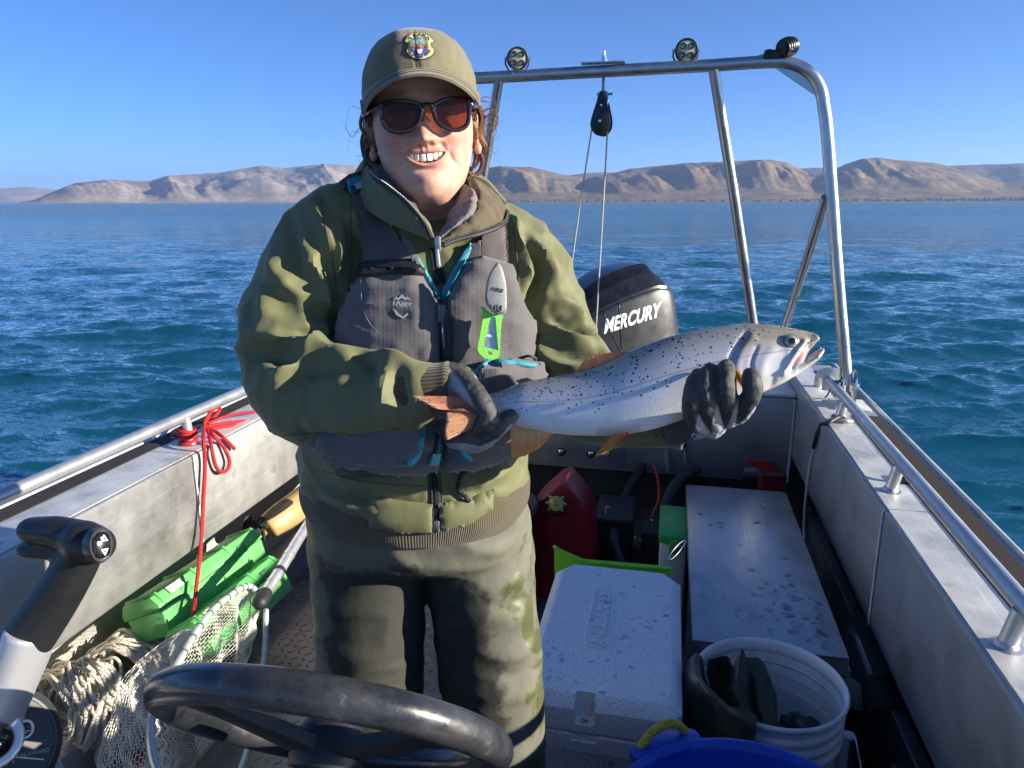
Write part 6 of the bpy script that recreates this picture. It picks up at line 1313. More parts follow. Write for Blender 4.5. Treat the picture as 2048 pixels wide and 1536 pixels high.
# hem band
def hem():
    n = 40; Z = [(0.990, .004), (0.975, .008), (0.955, .008), (0.935, .003), (0.922, -.004), (0.920, -.012), (0.935, -.016)]
    R_ = np.array([ering(-0.158, 1.13, z, .178+g, .150+g, 120) for z, g in crv(np.array(Z), 26)]); v, f = loft(R_, cap=False); v = np.array(v)
    nn = vnormals(v, np.array(f)); v = v + nn*(0.004*fbm(v*14, 3))[:, None]; me = newmesh('hem', v, f); attr_f(me, 'rib', np.repeat(np.arange(120)[None], 26, 0).ravel()/120*2*np.pi)
    h = obj('hem', me, m_hem, jacket); tr = bvh((v, f))
    obj('hem_panel', patch([(741, 985), (790, 1000), (866, 1008), (866, 1064), (800, 1062), (740, 1052)], tr, 0.003, 6, 0.001, 0.006, 24), m_jacket, jacket)
    obj('hem_panel', patch([(876, 1006), (930, 1000), (985, 978), (984, 1016), (940, 1046), (882, 1060)], tr, 0.003, 6, 0.001, 0.006, 22), m_jacket, jacket)
    return tr
hem_tree = hem()
# front zip of the jacket below the vest and in the collar opening
def zipper(pts, tree, parent, w=4.5, name='zip', mat=None, tape=None, n=60):
    rm = raymap(tree); c = crv(np.array(pts, float), n); p, nr = rm(c); tp = np.gradient(c, axis=0); tp /= np.linalg.norm(tp, axis=1, keepdims=True)
    T = []
    sd = np.cross(np.gradient(p, axis=0), nr); sd /= np.linalg.norm(sd, axis=1, keepdims=True)
    for s in (-1, 1):
        a = p + sd*s*0.0052 + nr*0.002; obj('zip_tape', tube(a, 0.0036, 8, 'round', (1, 0.5)), tape or m_blackweb, parent)
    for i in range(n):
        T.append(ellipsoid(p[i] + nr[i]*0.0035 + sd[i]*(0.0013 if i % 2 else -0.0013), (0.0024, 0.0024, 0.0016), n=6))
    return obj('zip_teeth', join(*T), mat or m_zip, parent)
zipper([(868, 948), (871, 985), (872, 1010)], jtree, jacket, mat=m_blackweb, n=34)
zipper([(872, 1008), (873, 1035), (873, 1052)], hem_tree, jacket, mat=m_blackweb, n=24)
zs = raymap(hem_tree)(np.array([[873, 1048.0]])); obj('zip_slider', box(zs[0][0]+zs[1][0]*0.004-[0.005, 0.003, 0.010], zs[0][0]+zs[1][0]*0.004+[0.005, 0.003, 0.008], 0.002), m_zip, jacket)
# ---------------------------------------------------------------- chest waders
def legs():
    def leg(P): p = np.array([Wd(r, F, z) for r, F, z, q in P]); c = crv(np.c_[p, [q[3] for q in P]], 60); return tube(c[:, :3], c[:, 3], 40, 'round')
    A_ = [(-0.235, 1.13, 0.98, .090), (-0.242, 1.13, 0.86, .098), (-0.250, 1.125, 0.72, .094), (-0.254, 1.12, 0.58, .092), (-0.254, 1.13, 0.42, .088), (-0.245, 1.14, 0.25, .085), (-0.245, 1.15, 0.10, .075)]
    B_ = [(-0.075, 1.13, 0.98, .090), (-0.062, 1.13, 0.86, .096), (-0.046, 1.125, 0.72, .092), (-0.035, 1.12, 0.58, .092), (-0.026, 1.13, 0.42, .088), (-0.025, 1.14, 0.25, .087), (-0.025, 1.15, 0.10, .075)]
    hip = loft([ering(a, 1.13, z, hw, hd, 40) for a, z, hw, hd in ((-0.155, 0.835, .120, .085), (-0.155, 0.865, .178, .128), (-0.156, 0.92, .182, .140), (-0.157, 1.02, .165, .135))])
    v, f = remesh([leg(A_), leg(B_), hip], 0.0055); v = smooth(v, f, 12)
    tr = bvh((v, f.tolist())); K = [([(1030, 1085), (1000, 1100), (960, 1105), (920, 1096)], .0036, .014), ([(1050, 1150), (1010, 1172), (970, 1180)], .0040, .014), ([(1062, 1230), (1020, 1240), (980, 1236), (940, 1250)], .0036, .014), ([(1070, 1290), (1030, 1310), (985, 1318)], .0045, .014), ([(1080, 1370), (1040, 1392), (990, 1400)], .0040, .014), ([(1060, 1190), (1010, 1206), (960, 1210)], -.0032, .012), ([(1075, 1330), (1030, 1350), (980, 1352)], -.0036, .012),
         ([(640, 1120), (690, 1150), (740, 1160)], .0032, .014), ([(632, 1200), (680, 1215), (730, 1210)], .0027, .014), ([(640, 1290), (690, 1310), (750, 1312)], .0032, .014), ([(640, 1360), (700, 1378), (760, 1370)], .0032, .014), ([(840, 1180), (836, 1260), (838, 1340)], .0022, .012), ([(880, 1200), (886, 1290), (880, 1360)], .0022, .012), ([(850, 1150), (800, 1120), (760, 1100)], .0022, .014), ([(858, 1150), (900, 1130), (940, 1122)], .0022, .014)]
    v = sculpt(v, f, K, tr); n = vnormals(v, f); v = v + n*(0.004*fbm(v*[8, 8, 5], 3) + 0.003*np.clip(1-np.abs(pnoise(v*[9, 9, 20]))*2.5, 0, 1)**2)[:, None]; v = smooth(v, f, 2, 0.4)
    m = M('grey_green_wader_cloth', (0.175, 0.165, 0.115), rough=0.6, var=0); k = NT(m); tc = k.n('TexCoord'); o = tc.outputs['Object']
    n1 = k.n('TexNoise', Vector=o, Scale=9.0, Detail=7.0, Roughness=0.62, Distortion=0.6); sp = k.n('SeparateXYZ', i0=o)
    rl = k.math('ADD', k.math('MULTIPLY', sp.outputs[0], RT[0]), k.math('MULTIPLY', sp.outputs[1], RT[1])); side = k.math('MULTIPLY', k.math('ABSOLUTE', k.math('ADD', rl, 0.142)), 2.4)   # splashed wet towards the outer sides
    f_ = k.math('ADD', n1.outputs[0], k.math('SUBTRACT', side, 0.36)); wet = k.ramp(f_, [(0.54, 0.0), (0.60, 1.0)])
    # darker over the front of both legs, paler at the hips and outer sides
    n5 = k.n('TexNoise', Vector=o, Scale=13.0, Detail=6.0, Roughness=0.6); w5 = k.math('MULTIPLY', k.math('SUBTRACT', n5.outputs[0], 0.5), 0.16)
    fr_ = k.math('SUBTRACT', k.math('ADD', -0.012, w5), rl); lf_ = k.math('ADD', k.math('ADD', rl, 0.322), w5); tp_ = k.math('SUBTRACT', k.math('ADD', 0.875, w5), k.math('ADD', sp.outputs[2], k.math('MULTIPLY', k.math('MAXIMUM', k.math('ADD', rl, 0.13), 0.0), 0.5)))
    front_dark = k.ramp(k.math('MINIMUM', k.math('MINIMUM', fr_, lf_), tp_), [(0.0, 0.0), (0.016, 1.0)])
    n2 = k.n('TexNoise', Vector=o, Scale=26.0, Detail=4.0); base = k.ramp(n2.outputs[0], [(0.3, (0.098, 0.097, 0.072)), (0.7, (0.130, 0.128, 0.098))])
    k.to(k.mix(k.math('MULTIPLY', front_dark, 0.9), k.mix(wet, base, (0.068, 0.074, 0.026)), (0.021, 0.022, 0.018)), 'Base Color'); k.to(k.math('SUBTRACT', 0.78, k.math('MULTIPLY', wet, 0.30)), 'Roughness')
    n3 = k.n('TexNoise', Vector=o, Scale=60.0, Detail=4.0); bp = k.n('Bump', Strength=0.35, Distance=0.003, Height=k.math('ADD', n3.outputs[0], k.math('MULTIPLY', wet, -0.15))); k.to(bp.outputs[0], 'Normal')
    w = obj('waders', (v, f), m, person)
    for r_ in (-0.245, -0.025):
        obj('boot', remesh([tube([Wd(r_, 1.16, 0.16), Wd(r_, 1.16, 0.07)], [0.07, 0.062], 24, 'round'), tube([Wd(r_, 1.19, 0.055), Wd(r_, 1.05, 0.05), Wd(r_*1.02, 0.98, 0.045)], [0.052, 0.05, 0.04], 24, 'round')], 0.006), m_blk, w)
legs()
# ---------------------------------------------------------------- head
HC = PF(845, 236, 1.090)
def hrot(yaw, roll, pitch):
    a = Matrix.Rotation(yaw, 3, 'Z') @ Matrix.Rotation(pitch, 3, 'X') @ Matrix.Rotation(roll, 3, 'Y'); return a
# head axes: r to the picture's right, f towards the photographer, z up
Hf = -FW*math.cos(R(6)) + RT*math.sin(R(6)); Hr = np.cross(UP, -Hf)*-1.0; Hr = np.cross(Hf, UP); Hr = Hr if Hr @ RT > 0 else -Hr
rl = R(4.2); Hz = UP*math.cos(rl) - Hr*math.sin(rl); Hr2 = Hr*math.cos(rl) + UP*math.sin(rl)
pt = R(3); Hz, Hf = Hz*math.cos(pt) + Hf*math.sin(pt)*0 + Hf*0, Hf
HB = np.stack([Hr2, Hf, Hz], 1)
def HW(p): return np.asarray(p, float) @ HB.T + HC
def HL(p): return (np.asarray(p, float) - HC) @ HB
def HP(px, py, f0=0.095, wrap=0.0):
    """head-local point seen at a pixel on the curved sheet f = f0 - wrap*r*r"""
    d = ray(px, py) @ HB; o = (CAM-HC) @ HB; t = (f0-o[1])/d[1]
    for _ in range(4):
        p = o + d*t; t = (f0 - wrap*p[0]**2 - o[1])/d[1]
    return o + d*t
def head():
    Z = np.concatenate([np.linspace(0.103, 0.03, 60), np.linspace(0.029, -0.098, 190), np.linspace(-0.099, -0.135, 60), np.linspace(-0.137, -0.22, 40), np.linspace(-0.225, -0.50, 24)])
    def prof(pts): a = np.array(pts); i = np.argsort(a[:, 0]); return lambda z: np.interp(z, a[i, 0], a[i, 1])
    def sm(fn, z, s=0.006): return np.mean([fn(z+d) for d in np.linspace(-s, s, 9)], 0)
    wid = sm(prof([(.128, .004), (.103, .012), (.090, .045), (.070, .064), (.04, .0735), (.0, .0730), (-.03, .0715), (-.055, .0672), (-.075, .0612), (-.092, .0535), (-.106, .0425), (-.117, .0335), (-.128, .049), (-.15, .0535), (-.19, .056), (-.22, .075), (-.26, .12), (-.50, .13)]), Z, 0.005)
    fro = sm(prof([(.128, .005), (.103, .015), (.090, .055), (.070, .078), (.04, .0895), (.015, .0895), (-.005, .0845), (-.03, .085), (-.06, .0865), (-.08, .0845), (-.10, .085), (-.110, .079), (-.118, .062), (-.126, .040), (-.135, .020), (-.15, .012), (-.19, .012), (-.22, .03), (-.26, .07), (-.5, .08)]), Z, 0.0045)
    bak = sm(prof([(.128, .005), (.103, .02), (.090, .062), (.070, .088), (.04, .103), (.0, .105), (-.04, .098), (-.08, .085), (-.11, .080), (-.15, .085), (-.22, .09), (-.5, .1)]), Z, 0.006)
    m = 280; u = np.linspace(0, 2*np.pi, m, endpoint=False); u = u + 0.0; 
    # denser towards the face
    w = u - 0.42*np.sin(2*(u-np.pi/2))*0.5*np.sign(1); u = np.pi/2 + (u-np.pi/2) - 0.45*np.sin(u-np.pi/2)*1.0
    cu, su = np.cos(u), np.sin(u); ex = 0.86
    X = np.sign(cu)*np.abs(cu)**ex; Yv = np.sign(su)*np.abs(su)**ex
    wid = wid*0.965
    x = wid[:, None]*X[None]; y = np.where(Yv[None] > 0, fro[:, None]*Yv[None], bak[:, None]*Yv[None]); z = np.repeat(Z[:, None], m, 1)
    fm = np.clip((y-0.01)/0.05, 0, 1)*np.clip((z+0.135)/0.02, 0, 1)
    z_true = z; z = np.where(z < 0, z*1.13, z)
    G = lambda cx, cz, sx, sz: np.exp(-((x-cx)/sx)**2-((z-cz)/sz)**2)
    dy = np.zeros_like(x); dx = np.zeros_like(x); dz = np.zeros_like(x)
    # nose
    t = np.clip((0.004-z)/0.043, 0, 1); ridge = np.where((z < 0.004) & (z > -0.043), 0.0045+0.0135*t**1.25, 0)
    ridge = np.where(z >= 0.004, 0.0045*np.exp(-((z-0.004)/0.012)**2), ridge); ridge = np.where(z <= -0.043, 0.018*np.exp(-((z+0.043)/0.0062)**2), ridge)
    dy += ridge*np.exp(-(np.abs(x)/(0.0095+0.0055*t))**2.0)
    dy += 0.0045*G(0, -0.039, .010, .0065) + 0.0060*(G(.0135, -.0410, .0058, .0058)+G(-.0135, -.0410, .0058, .0058)) - 0.0028*(G(.0075, -.0480, .0038, .0022)+G(-.0075, -.0480, .0038, .0022))
    dy += -0.0115*(G(.032, -.002, .015, .0105)+G(-.032, -.002, .015, .0105)) + 0.0045*(G(.030, .018, .020, .006)+G(-.030, .018, .020, .006))
    dy += 0.0080*(G(.042, -.036, .017, .015)+G(-.042, -.036, .017, .015)) + 0.004*(G(.050, -.062, .012, .02)+G(-.050, -.062, .012, .02))
    # smile: mouth line rises to the corners
    mz = -0.0612 + 3.0*x**2; hw = 0.0262
    op = np.clip(1-(x/hw)**2, 0, 1); zu = mz + 0.0008*op**0.6; zl = mz - 0.0128*op**0.75
    lipw = np.clip(1-(x/0.0315)**2, 0, 1)
    dy += 0.0026*lipw**0.5*np.exp(-((z-zu-0.0036)/0.0036)**2) + 0.0040*lipw**0.5*np.exp(-((z-zl+0.0040)/0.0040)**2)
    inm = np.clip((zu-z)/0.0012, 0, 1)*np.clip((z-zl)/0.0012, 0, 1)*(np.abs(x) < hw)
    dy += -0.016*np.clip(inm*1.5, 0, 1)
    dy += -0.0012*(np.exp(-((np.abs(x)-0.0335)/.005)**2-((z+0.0630)/.008)**2))            # corners tuck in
    nl = np.abs(np.abs(x) - (0.0175 + 0.0190*np.clip((-0.043-z)/0.034, 0, 1)**0.9)); dy += -0.0028*np.exp(-(nl/0.0050)**2)*np.clip((-0.040-z)/.008, 0, 1)*np.clip((z+0.088)/.014, 0, 1)
    dy += 0.0040*G(0, -.099, .017, .011) - 0.0032*G(0, -.0835, .016, .0050)
    dy += 0.0009*np.exp(-((np.abs(x)-.0035)/.0018)**2)*np.clip((-.048-z)/.004, 0, 1)*np.clip((z+.060)/.004, 0, 1)      # philtrum ridges
    y = y + dy*fm; z = z_true
    nse = fbm(np.stack([x, y, z], -1).reshape(-1, 3)*30, 3).reshape(x.shape); y = y + 0.0006*nse
    P = np.stack([x, y, z], -1); nz = len(Z); V = HW(P.reshape(-1, 3)); f = grid_faces(nz, m, True).tolist() + [list(range(m)), [(nz-1)*m+k for k in range(m)][::-1]]
    f = [q[::-1] for q in f]
    me = newmesh('body', V, f)
    cx, cy, cz = P.reshape(-1, 3).T; cz = np.where(cz < 0, cz*1.13, cz); xx = np.abs(cx); fmr = fm.ravel()
    skin = np.array([0.56, 0.335, 0.245]); C = np.repeat(skin[None], len(cx), 0)
    def blend(w, c): nonlocal C; C = C*(1-w[:, None]) + np.array(c)*w[:, None]
    g2 = lambda a, b, s, t_: np.exp(-((xx-a)/s)**2-((cz-b)/t_)**2)*fmr
    blend(0.75*g2(.045, -.040, .026, .024), (0.48, 0.17, 0.135)); blend(0.45*np.exp(-(cx/.014)**2-((cz+.040)/.013)**2)*fmr, (0.52, 0.21, 0.16)); blend(0.25*np.exp(-(cx/.03)**2-((cz+.100)/.014)**2)*fmr, (0.52, 0.25, 0.19))
    lp = lipw.ravel(); ul = np.exp(-((cz-zu.ravel()-0.0028)/0.0036)**4); ll = np.exp(-((cz-zl.ravel()+0.0038)/0.0046)**4); blend(np.clip((ul+ll)*np.sqrt(lp)*1.0, 0, 0.6)*fmr, (0.46, 0.18, 0.155))
    blend(np.clip(inm.ravel()*1.2, 0, 1)*fmr, (0.05, 0.012, 0.012)); blend(0.6*np.exp(-((xx-.0078)/.0026)**2-((cz+.0485)/.0012)**2)*fmr, (0.14, 0.05, 0.04))
    br = np.exp(-((cz-0.0195+18*(xx-.030)**2)/.0030)**2)*np.clip(1-((xx-.032)/.022)**4, 0, 1); blend(0.55*br*fmr, (0.16, 0.085, 0.05))
    fr = np.clip(fbm(P.reshape(-1, 3)*330, 2)*1.6-0.25, 0, 0.3); blend(fr*fmr*0.8, (0.30, 0.13, 0.085)); blend(np.clip(0.8*fbm(P.reshape(-1, 3)*60, 3), 0, 0.45), (0.44, 0.20, 0.145))
    attr_col(me, 'skin', C)
    ms = M('skin', (0.50, .275, .20), rough=0.52, var=0, sss=0.12, bump=0.35, bs=900); k = NT(ms); at = k.n('Attribute', _attribute_name='skin'); k.to(at.outputs['Color'], 'Base Color')
    b = obj('body', me, ms, person)
    # teeth, gums and tongue
    mt = M('teeth', (0.86, 0.76, 0.58), rough=0.25, var=0.05, coat=0.2)
    wds = (0.0043, 0.0037, 0.0039, 0.0034, 0.0031); x0 = 0.00012
    for w_, dz_ in zip(wds, (0.0, -0.0008, -0.0003, -0.0012, -0.0018)):
        for s in (-1, 1):
            xm = s*(x0+w_*0.92); yy = 0.0835 - 17*xm*xm; q = box((-w_*0.90, -0.003, -0.0050), (w_*0.90, 0.003, 0.0050), 0.0016, 3); zc = -0.0585+4.0*xm*xm - 0.0002 - dz_
            a = Matrix.Rotation(-s*40*abs(xm), 3, 'Z'); obj('tooth', (HW(q[0] @ np.array(a).T + [xm, yy, zc]), q[1]), mt, b, sharp=60)
        x0 += 1.84*w_
    obj('tongue', (HW(ellipsoid((0, 0.066, -0.0685), (0.018, 0.012, 0.006))[0]), ellipsoid((0, 0, 0), (1, 1, 1))[1]), M('mouth_pink', (0.30, 0.08, 0.08), rough=0.35), b)
    for s in (-1, 1):
        ey = HW([s*0.032, 0.066, -0.002]); obj('eye', (ellipsoid(ey, (0.0125, 0.0125, 0.0125))[0], ellipsoid((0, 0, 0), (1, 1, 1))[1]), M('eye_white', (0.5, 0.46, 0.42), rough=0.2), b)
        er = remesh([ellipsoid((s*0.0735, -0.012, -0.022), (0.006, 0.018, 0.029), np.array(Matrix.Rotation(R(-8), 3, 'X'))), ellipsoid((s*0.0785, -0.016, -0.012), (0.006, 0.017, 0.022)), ellipsoid((s*0.075, -0.004, -0.046), (0.006, 0.0085, 0.009))], 0.0016); ev = smooth(er[0], er[1], 5)
        me2 = newmesh('ear', HW(ev), er[1]); attr_col(me2, 'skin', np.repeat([[0.52, 0.25, 0.18]], len(ev), 0)); obj('ear', me2, ms, b)
    return bvh((V, f))
head_tree = head()
def hair():
    mh = M('auburn_hair', (0.17, 0.080, 0.036), rough=0.45, var=0.3, vs=40, c2=(0.08, 0.04, 0.02), spec=0.6); g = np.random.default_rng(12)
    hv, hf = remesh([ellipsoid((0, -0.022, 0.008), (0.0775, 0.088, 0.070)), ellipsoid((0, -0.07, -0.06), (0.055, 0.045, 0.07)), ellipsoid((-0.071, -0.010, -0.006), (0.013, 0.026, 0.036)), ellipsoid((0.071, -0.012, -0.008), (0.013, 0.026, 0.038))], 0.0035)
    hv = smooth(hv, hf, 6); keep = hv.copy(); n = vnormals(hv, hf); hv = hv + n*(0.0022*fbm(hv*[160, 160, 18], 2))[:, None]
    h = obj('hair', (HW(hv), hf), mh, person)
    S = []
    def strand(p, r=0.00055): S.append(tube(crv(p, 14), np.linspace(r, r*0.45, 14), 5))
    for i in range(220):          # combed back over the ears
        s = -1 if i % 2 else 1; x0 = s*g.uniform(.064, .074); z0 = g.uniform(.000, .040)
        strand(HW([(x0, .030+g.normal()*.006, z0), (s*.077, .006, z0-.010+g.normal()*.004), (s*(.080+g.uniform(0, .005)), -.02, z0-.028+g.normal()*.006), (s*(.072+g.normal()*.006), -.055, z0-.055+g.normal()*.012)]), 0.0008)
    for i in range(26):           # wavy locks gathered behind the ears
        s = -1 if i % 2 else 1; x0 = s*g.uniform(.070, .080); y0 = g.uniform(-.03, .015); w = g.uniform(-.006, .006)
        S.append(tube(crv(HW([(x0, y0, .018), (x0+s*.004+w, y0-.008, -.005), (x0+s*.007-w, y0-.014, -.026), (x0+s*.003+w*1.5, y0-.026, -.046), (x0-s*.008, y0-.04, -.072)]), 22), np.interp(np.linspace(0, 1, 22), [0, .4, 1], [.0028, .0024, .0006]), 6))
    for i in range(34):           # loose wisps blown out, mostly to the picture's right
        s = 1 if i % 3 else -1; a = np.array([s*g.uniform(.068, .078), g.uniform(-.03, .02), g.uniform(-.05, .02)]); d = np.array([s*g.uniform(.008, .040), g.normal()*.02, g.normal()*.012-.014])
        strand(HW([a, a+d*0.4+[0, 0, g.normal()*.007], a+d*0.75+[0, 0, g.normal()*.009], a+d+[0, 0, g.normal()*.012]]), 0.00034)
    for i in range(9):
        a = np.array([g.uniform(.070, .080), g.uniform(-.02, .01), g.uniform(-.012, .02)]); c = a + [.018+g.normal()*.004, 0, -.012]; rr = g.uniform(.008, .016); th = np.linspace(2.6, -2.0+g.normal(), 10)
        strand(HW(np.stack([c[0]+rr*np.cos(th), c[1]+0.006*np.sin(th*1.3), c[2]+rr*np.sin(th)], 1)), 0.0006)
    for i in range(26):           # under the right ear, behind the collar
        a = np.array([-.072, -.02, -.045+g.normal()*.008]); strand(HW([a, a+[-.012+g.normal()*.005, -.005, -.012], a+[-.014+g.normal()*.010, -.01, -.03+g.normal()*.012]]), 0.0006)
    obj('hair_strands', join(*S), mh, h, kind='stuff')
    # hair tie and lanyard of the glasses
    mg = M('dark_green_cord', (0.02, 0.045, 0.03), rough=0.7, var=0.3, vs=80)
    obj('retainer', tube(crv([HW([-.078, .0, .000]), HW([-.087, -.012, -.018]), HW(HP(726, 290, -.012)), HW(HP(733, 318, -.008)), HW(HP(752, 330, -.004))], 30), np.interp(np.linspace(0, 1, 30), [0, .5, 1], [.002, .0042, .0045]), 10, 'round'), mg, person)
    obj('retainer', tube(crv([HW(HP(944, 288, -.005)), HW(HP(958, 305, -.010)), HW(HP(965, 322, -.014)), HW(HP(960, 342, -.014)), HW(HP(948, 352, -.010)), HW(HP(936, 345, -.006))], 30), 0.0036, 10, 'round'), M('maroon_cord', (0.05, 0.015, 0.022), rough=0.7, var=0.5, vs=90), person)
hair()
# ---------------------------------------------------------------- cap
def cap():
    mc = fabric('olive_cap_cloth', (0.135, 0.118, 0.066), rough=0.85, weave=1500, bump=0.22, var=0.07)
    nz, m = 60, 200; u = np.linspace(0, 2*np.pi, m, endpoint=False); rings = []
    cu, su = np.cos(u), np.sin(u)
    fr = np.clip(su, 0, 1)
    for s in np.linspace(0, 1, nz):
        k = (1-s**2.15)**(1/2.25) if s < 1 else 0.0
        a = 0.0808*k; bf = 0.108*k; bb = 0.112*k
        ee = 0.93; X = np.sign(cu)*np.abs(cu)**ee*a; Y = np.sign(su)*np.abs(su)**ee*np.where(su > 0, bf, bb) - 0.004
        base = 0.026 + 0.016*fr**1.5 ; top = 0.113
        zz = base*(1-s) + top*s + 0.006*fr*np.sin(s*np.pi)
        seam = 0
        for sa in (np.pi/2, np.pi/2+1.05, np.pi/2-1.05, np.pi/2+2.1, np.pi/2-2.1, -np.pi/2):
            dd = np.abs((u-sa+np.pi) % (2*np.pi)-np.pi)*0.09*max(k, 0.02); seam = seam - 0.0011*np.exp(-(dd/0.0012)**2) + 0.0009*np.exp(-((dd-0.0042)/0.0020)**2)
        rr = 1 + seam/0.09; rings.append(np.stack([X*rr, Y*rr, zz], 1))
    P = np.array(rings); v = P.reshape(-1, 3); v = v + 0.0012*fbm(v*38, 3)[:, None]*np.array([1, 1, 0.4]); V = HW(v); f = [q[::-1] for q in grid_faces(nz, m, True).tolist()]; f = [q for q in f]
    c = obj('cap', (V, f), mc, person, sharp=None); md = c.modifiers.new('thick', 'SOLIDIFY'); md.thickness = 0.0018; md.offset = -1
    tr = bvh((V, f)); 
    bt = HW([0, -0.004, 0.114]); obj('cap_button', (ellipsoid((0, 0, 0), (0.008, 0.008, 0.004))[0] @ HB.T + bt, ellipsoid((0, 0, 0), (1, 1, 1))[1]), mc, c)
    # visor: inner edge on the crown, outer edge arched
    n, k = 70, 18; E = []
    fi = np.linspace(R(4), R(176), n); ca, sa = np.cos(fi), np.sin(fi)
    inner = np.stack([np.sign(ca)*np.abs(ca)**0.93*0.0811, np.abs(sa)**0.93*0.1085 - 0.004, 0.026+0.016*sa**1.5 + 0.001], 1)
    outx = 0.0775*np.sign(ca)*np.abs(ca)**0.85; out = np.stack([outx, 0.020+0.148*sa**0.75, 0.034 - 0.030*(np.abs(outx)/0.078)**2.0 - 0.002*sa], 1)
    for w in np.linspace(0, 1, k): E.append(inner*(1-w)+out*w + np.array([0, 0, 0.006])*math.sin(w*np.pi)*sa[:, None])
    A_ = np.array(E).reshape(-1, 3); gf = grid_faces(k, n); nr = vnormals(A_, gf); nr *= np.sign(nr[:, 2:3]+1e-9)
    B_ = A_ - nr*0.0032; q = len(A_); F = gf.tolist()+(gf[:, ::-1]+q).tolist()
    bd = [(i, i+1) for i in range(n-1)] + [((k-1)*n+i+1, (k-1)*n+i) for i in range(n-1)] + [((i+1)*n, i*n) for i in range(k-1)] + [(i*n+n-1, (i+1)*n+n-1) for i in range(k-1)]
    F += [(b, a, a+q, b+q) for a, b in bd]; obj('visor', (HW(np.concatenate([A_, B_])), F), mc, c, sharp=50)
    st = []
    for w in (0.86, 0.72): 
        L = HW(inner*(1-w)+out*w + np.array([0, 0, 0.006])*math.sin(w*np.pi)*sa[:, None] + [0, 0, 0.0004]); st.append(tube(L, 0.0006, 5))
    obj('stitching', join(*st), M('olive_thread', (0.09, 0.08, 0.05), rough=0.8), c)
    # embroidered badge
    rm = raymap(tr); Cx, Cy = 837.5, 92.0
    def P2(x, y): return (Cx + x, Cy + y)
    def ply(pts, lift, col_, name, parent, step=1.6, th=0.0007):
        pts = [(Cx + x + y*0.05, Cy + y) for x, y in pts]; return obj(name, patch(pts, tr, th, step, lift), col_, parent)
    shield = [(-27, -8), (-22, -17), (-12, -23), (0, -25), (12, -23.5), (22, -18), (30, -8), (24, -5), (25, 3), (30, 9), (29, 15), (22, 22), (12, 26), (2, 27), (-9, 25.5), (-18, 21), (-24, 14), (-24, 9), (-20, 3), (-20, -4)]
    def scale(pts, s): return [(x*s, y*s) for x, y in pts]
    E_ = lambda nm, cc: M(nm, cc, rough=0.8, var=0.15, vs=300, bump=0.6, bs=900)
    mn, my = E_('badge_navy', (0.02, 0.035, 0.13)), E_('badge_yellow', (0.52, 0.45, 0.13)); mw = E_('badge_white', (0.55, 0.56, 0.48))
    bd_ = ply(scale(shield, 1.06), 0.0003, mn, 'badge', c); ply(scale(shield, 0.985), 0.0009, my, 'badge_field', bd_)
    ply([(-17, -6), (-11, -13), (0, -16), (12, -13), (18, -6), (19, 4), (-16, 4)], 0.0015, E_('badge_teal', (0.10, 0.20, 0.18)), 'badge_sky', bd_)
    for a in ([(-12, -7), (-6, -12), (0, -7), (-3, -2), (-9, -2)], [(1, -8), (7, -13), (13, -6), (10, 0), (4, -2)]): ply(a, 0.0020, E_('badge_peak', (0.24, 0.32, 0.30)), 'badge_peak', bd_)
    ply([(-16, 4), (19, 4), (18, 8), (-15, 8)], 0.0016, E_('badge_red', (0.28, 0.05, 0.05)), 'badge_shore', bd_)
    for a in ([(-14, 5), (-10, -1), (-7, 5)], [(0, 6), (4, -1), (10, 6)], [(11, 5), (16, -1), (18, 6)], [(-5, 6), (-1, 0), (2, 6)]): ply(a, 0.0022, bpy.data.materials['badge_red'] if a[0][0] != 0 else E_('badge_orange', (0.42, 0.16, 0.09)), 'badge_tree', bd_)
    ply([(-15, 8), (18, 8), (14, 16), (6, 20), (-4, 20), (-11, 16)], 0.0018, E_('badge_blue', (0.03, 0.06, 0.30)), 'badge_water', bd_); ply([(-3, 9), (6, 9), (3, 18), (-1, 18)], 0.0024, mw, 'badge_fall', bd_)
    def arc_text(s, rad, a0, a1, size, flip, mat):
        for i, ch in enumerate(s):
            if ch == ' ': continue
            a = R(a0 + (a1-a0)*i/max(1, len(s)-1)); p2, f = text_shapes(ch, 1.0, 0, 0.012); 
            ro = a if not flip else -a
            p = p2*size; x = p[:, 0]*math.cos(ro) + p[:, 1]*math.sin(ro); y = -p[:, 0]*math.sin(ro) + p[:, 1]*math.cos(ro)
            cx = rad*math.sin(a); cy = (-rad if not flip else rad)*math.cos(a)
            q = np.stack([Cx + cx + x + 1, Cy + cy - y], 1); b_, n_ = rm(q); obj('badge_letter', lay(q, f, lambda _q: (b_ + n_*0.0016, n_), 0.0007), mat, bd_, smooth=False)
    arc_text('IDAHO', 20.0, -52, 52, 9.5, False, mn); arc_text('FISH AND GAME', 23.2, -52, 62, 5.2, True, mn)
    return c
cap()
def lens_mat():
    m = M('brown_lens', (0.03, 0.008, 0.005), rough=0.06, var=0, spec=0.5); k = NT(m); t = k.n('BsdfTransparent', Color=(0.66, 0.36, 0.22, 1)); x = k.n('MixShader', i0=0.42, i1=t.outputs[0], i2=k.b.outputs[0]); k.t.links.new(x.outputs[0], k.N['Material Output'].inputs['Surface']); return m
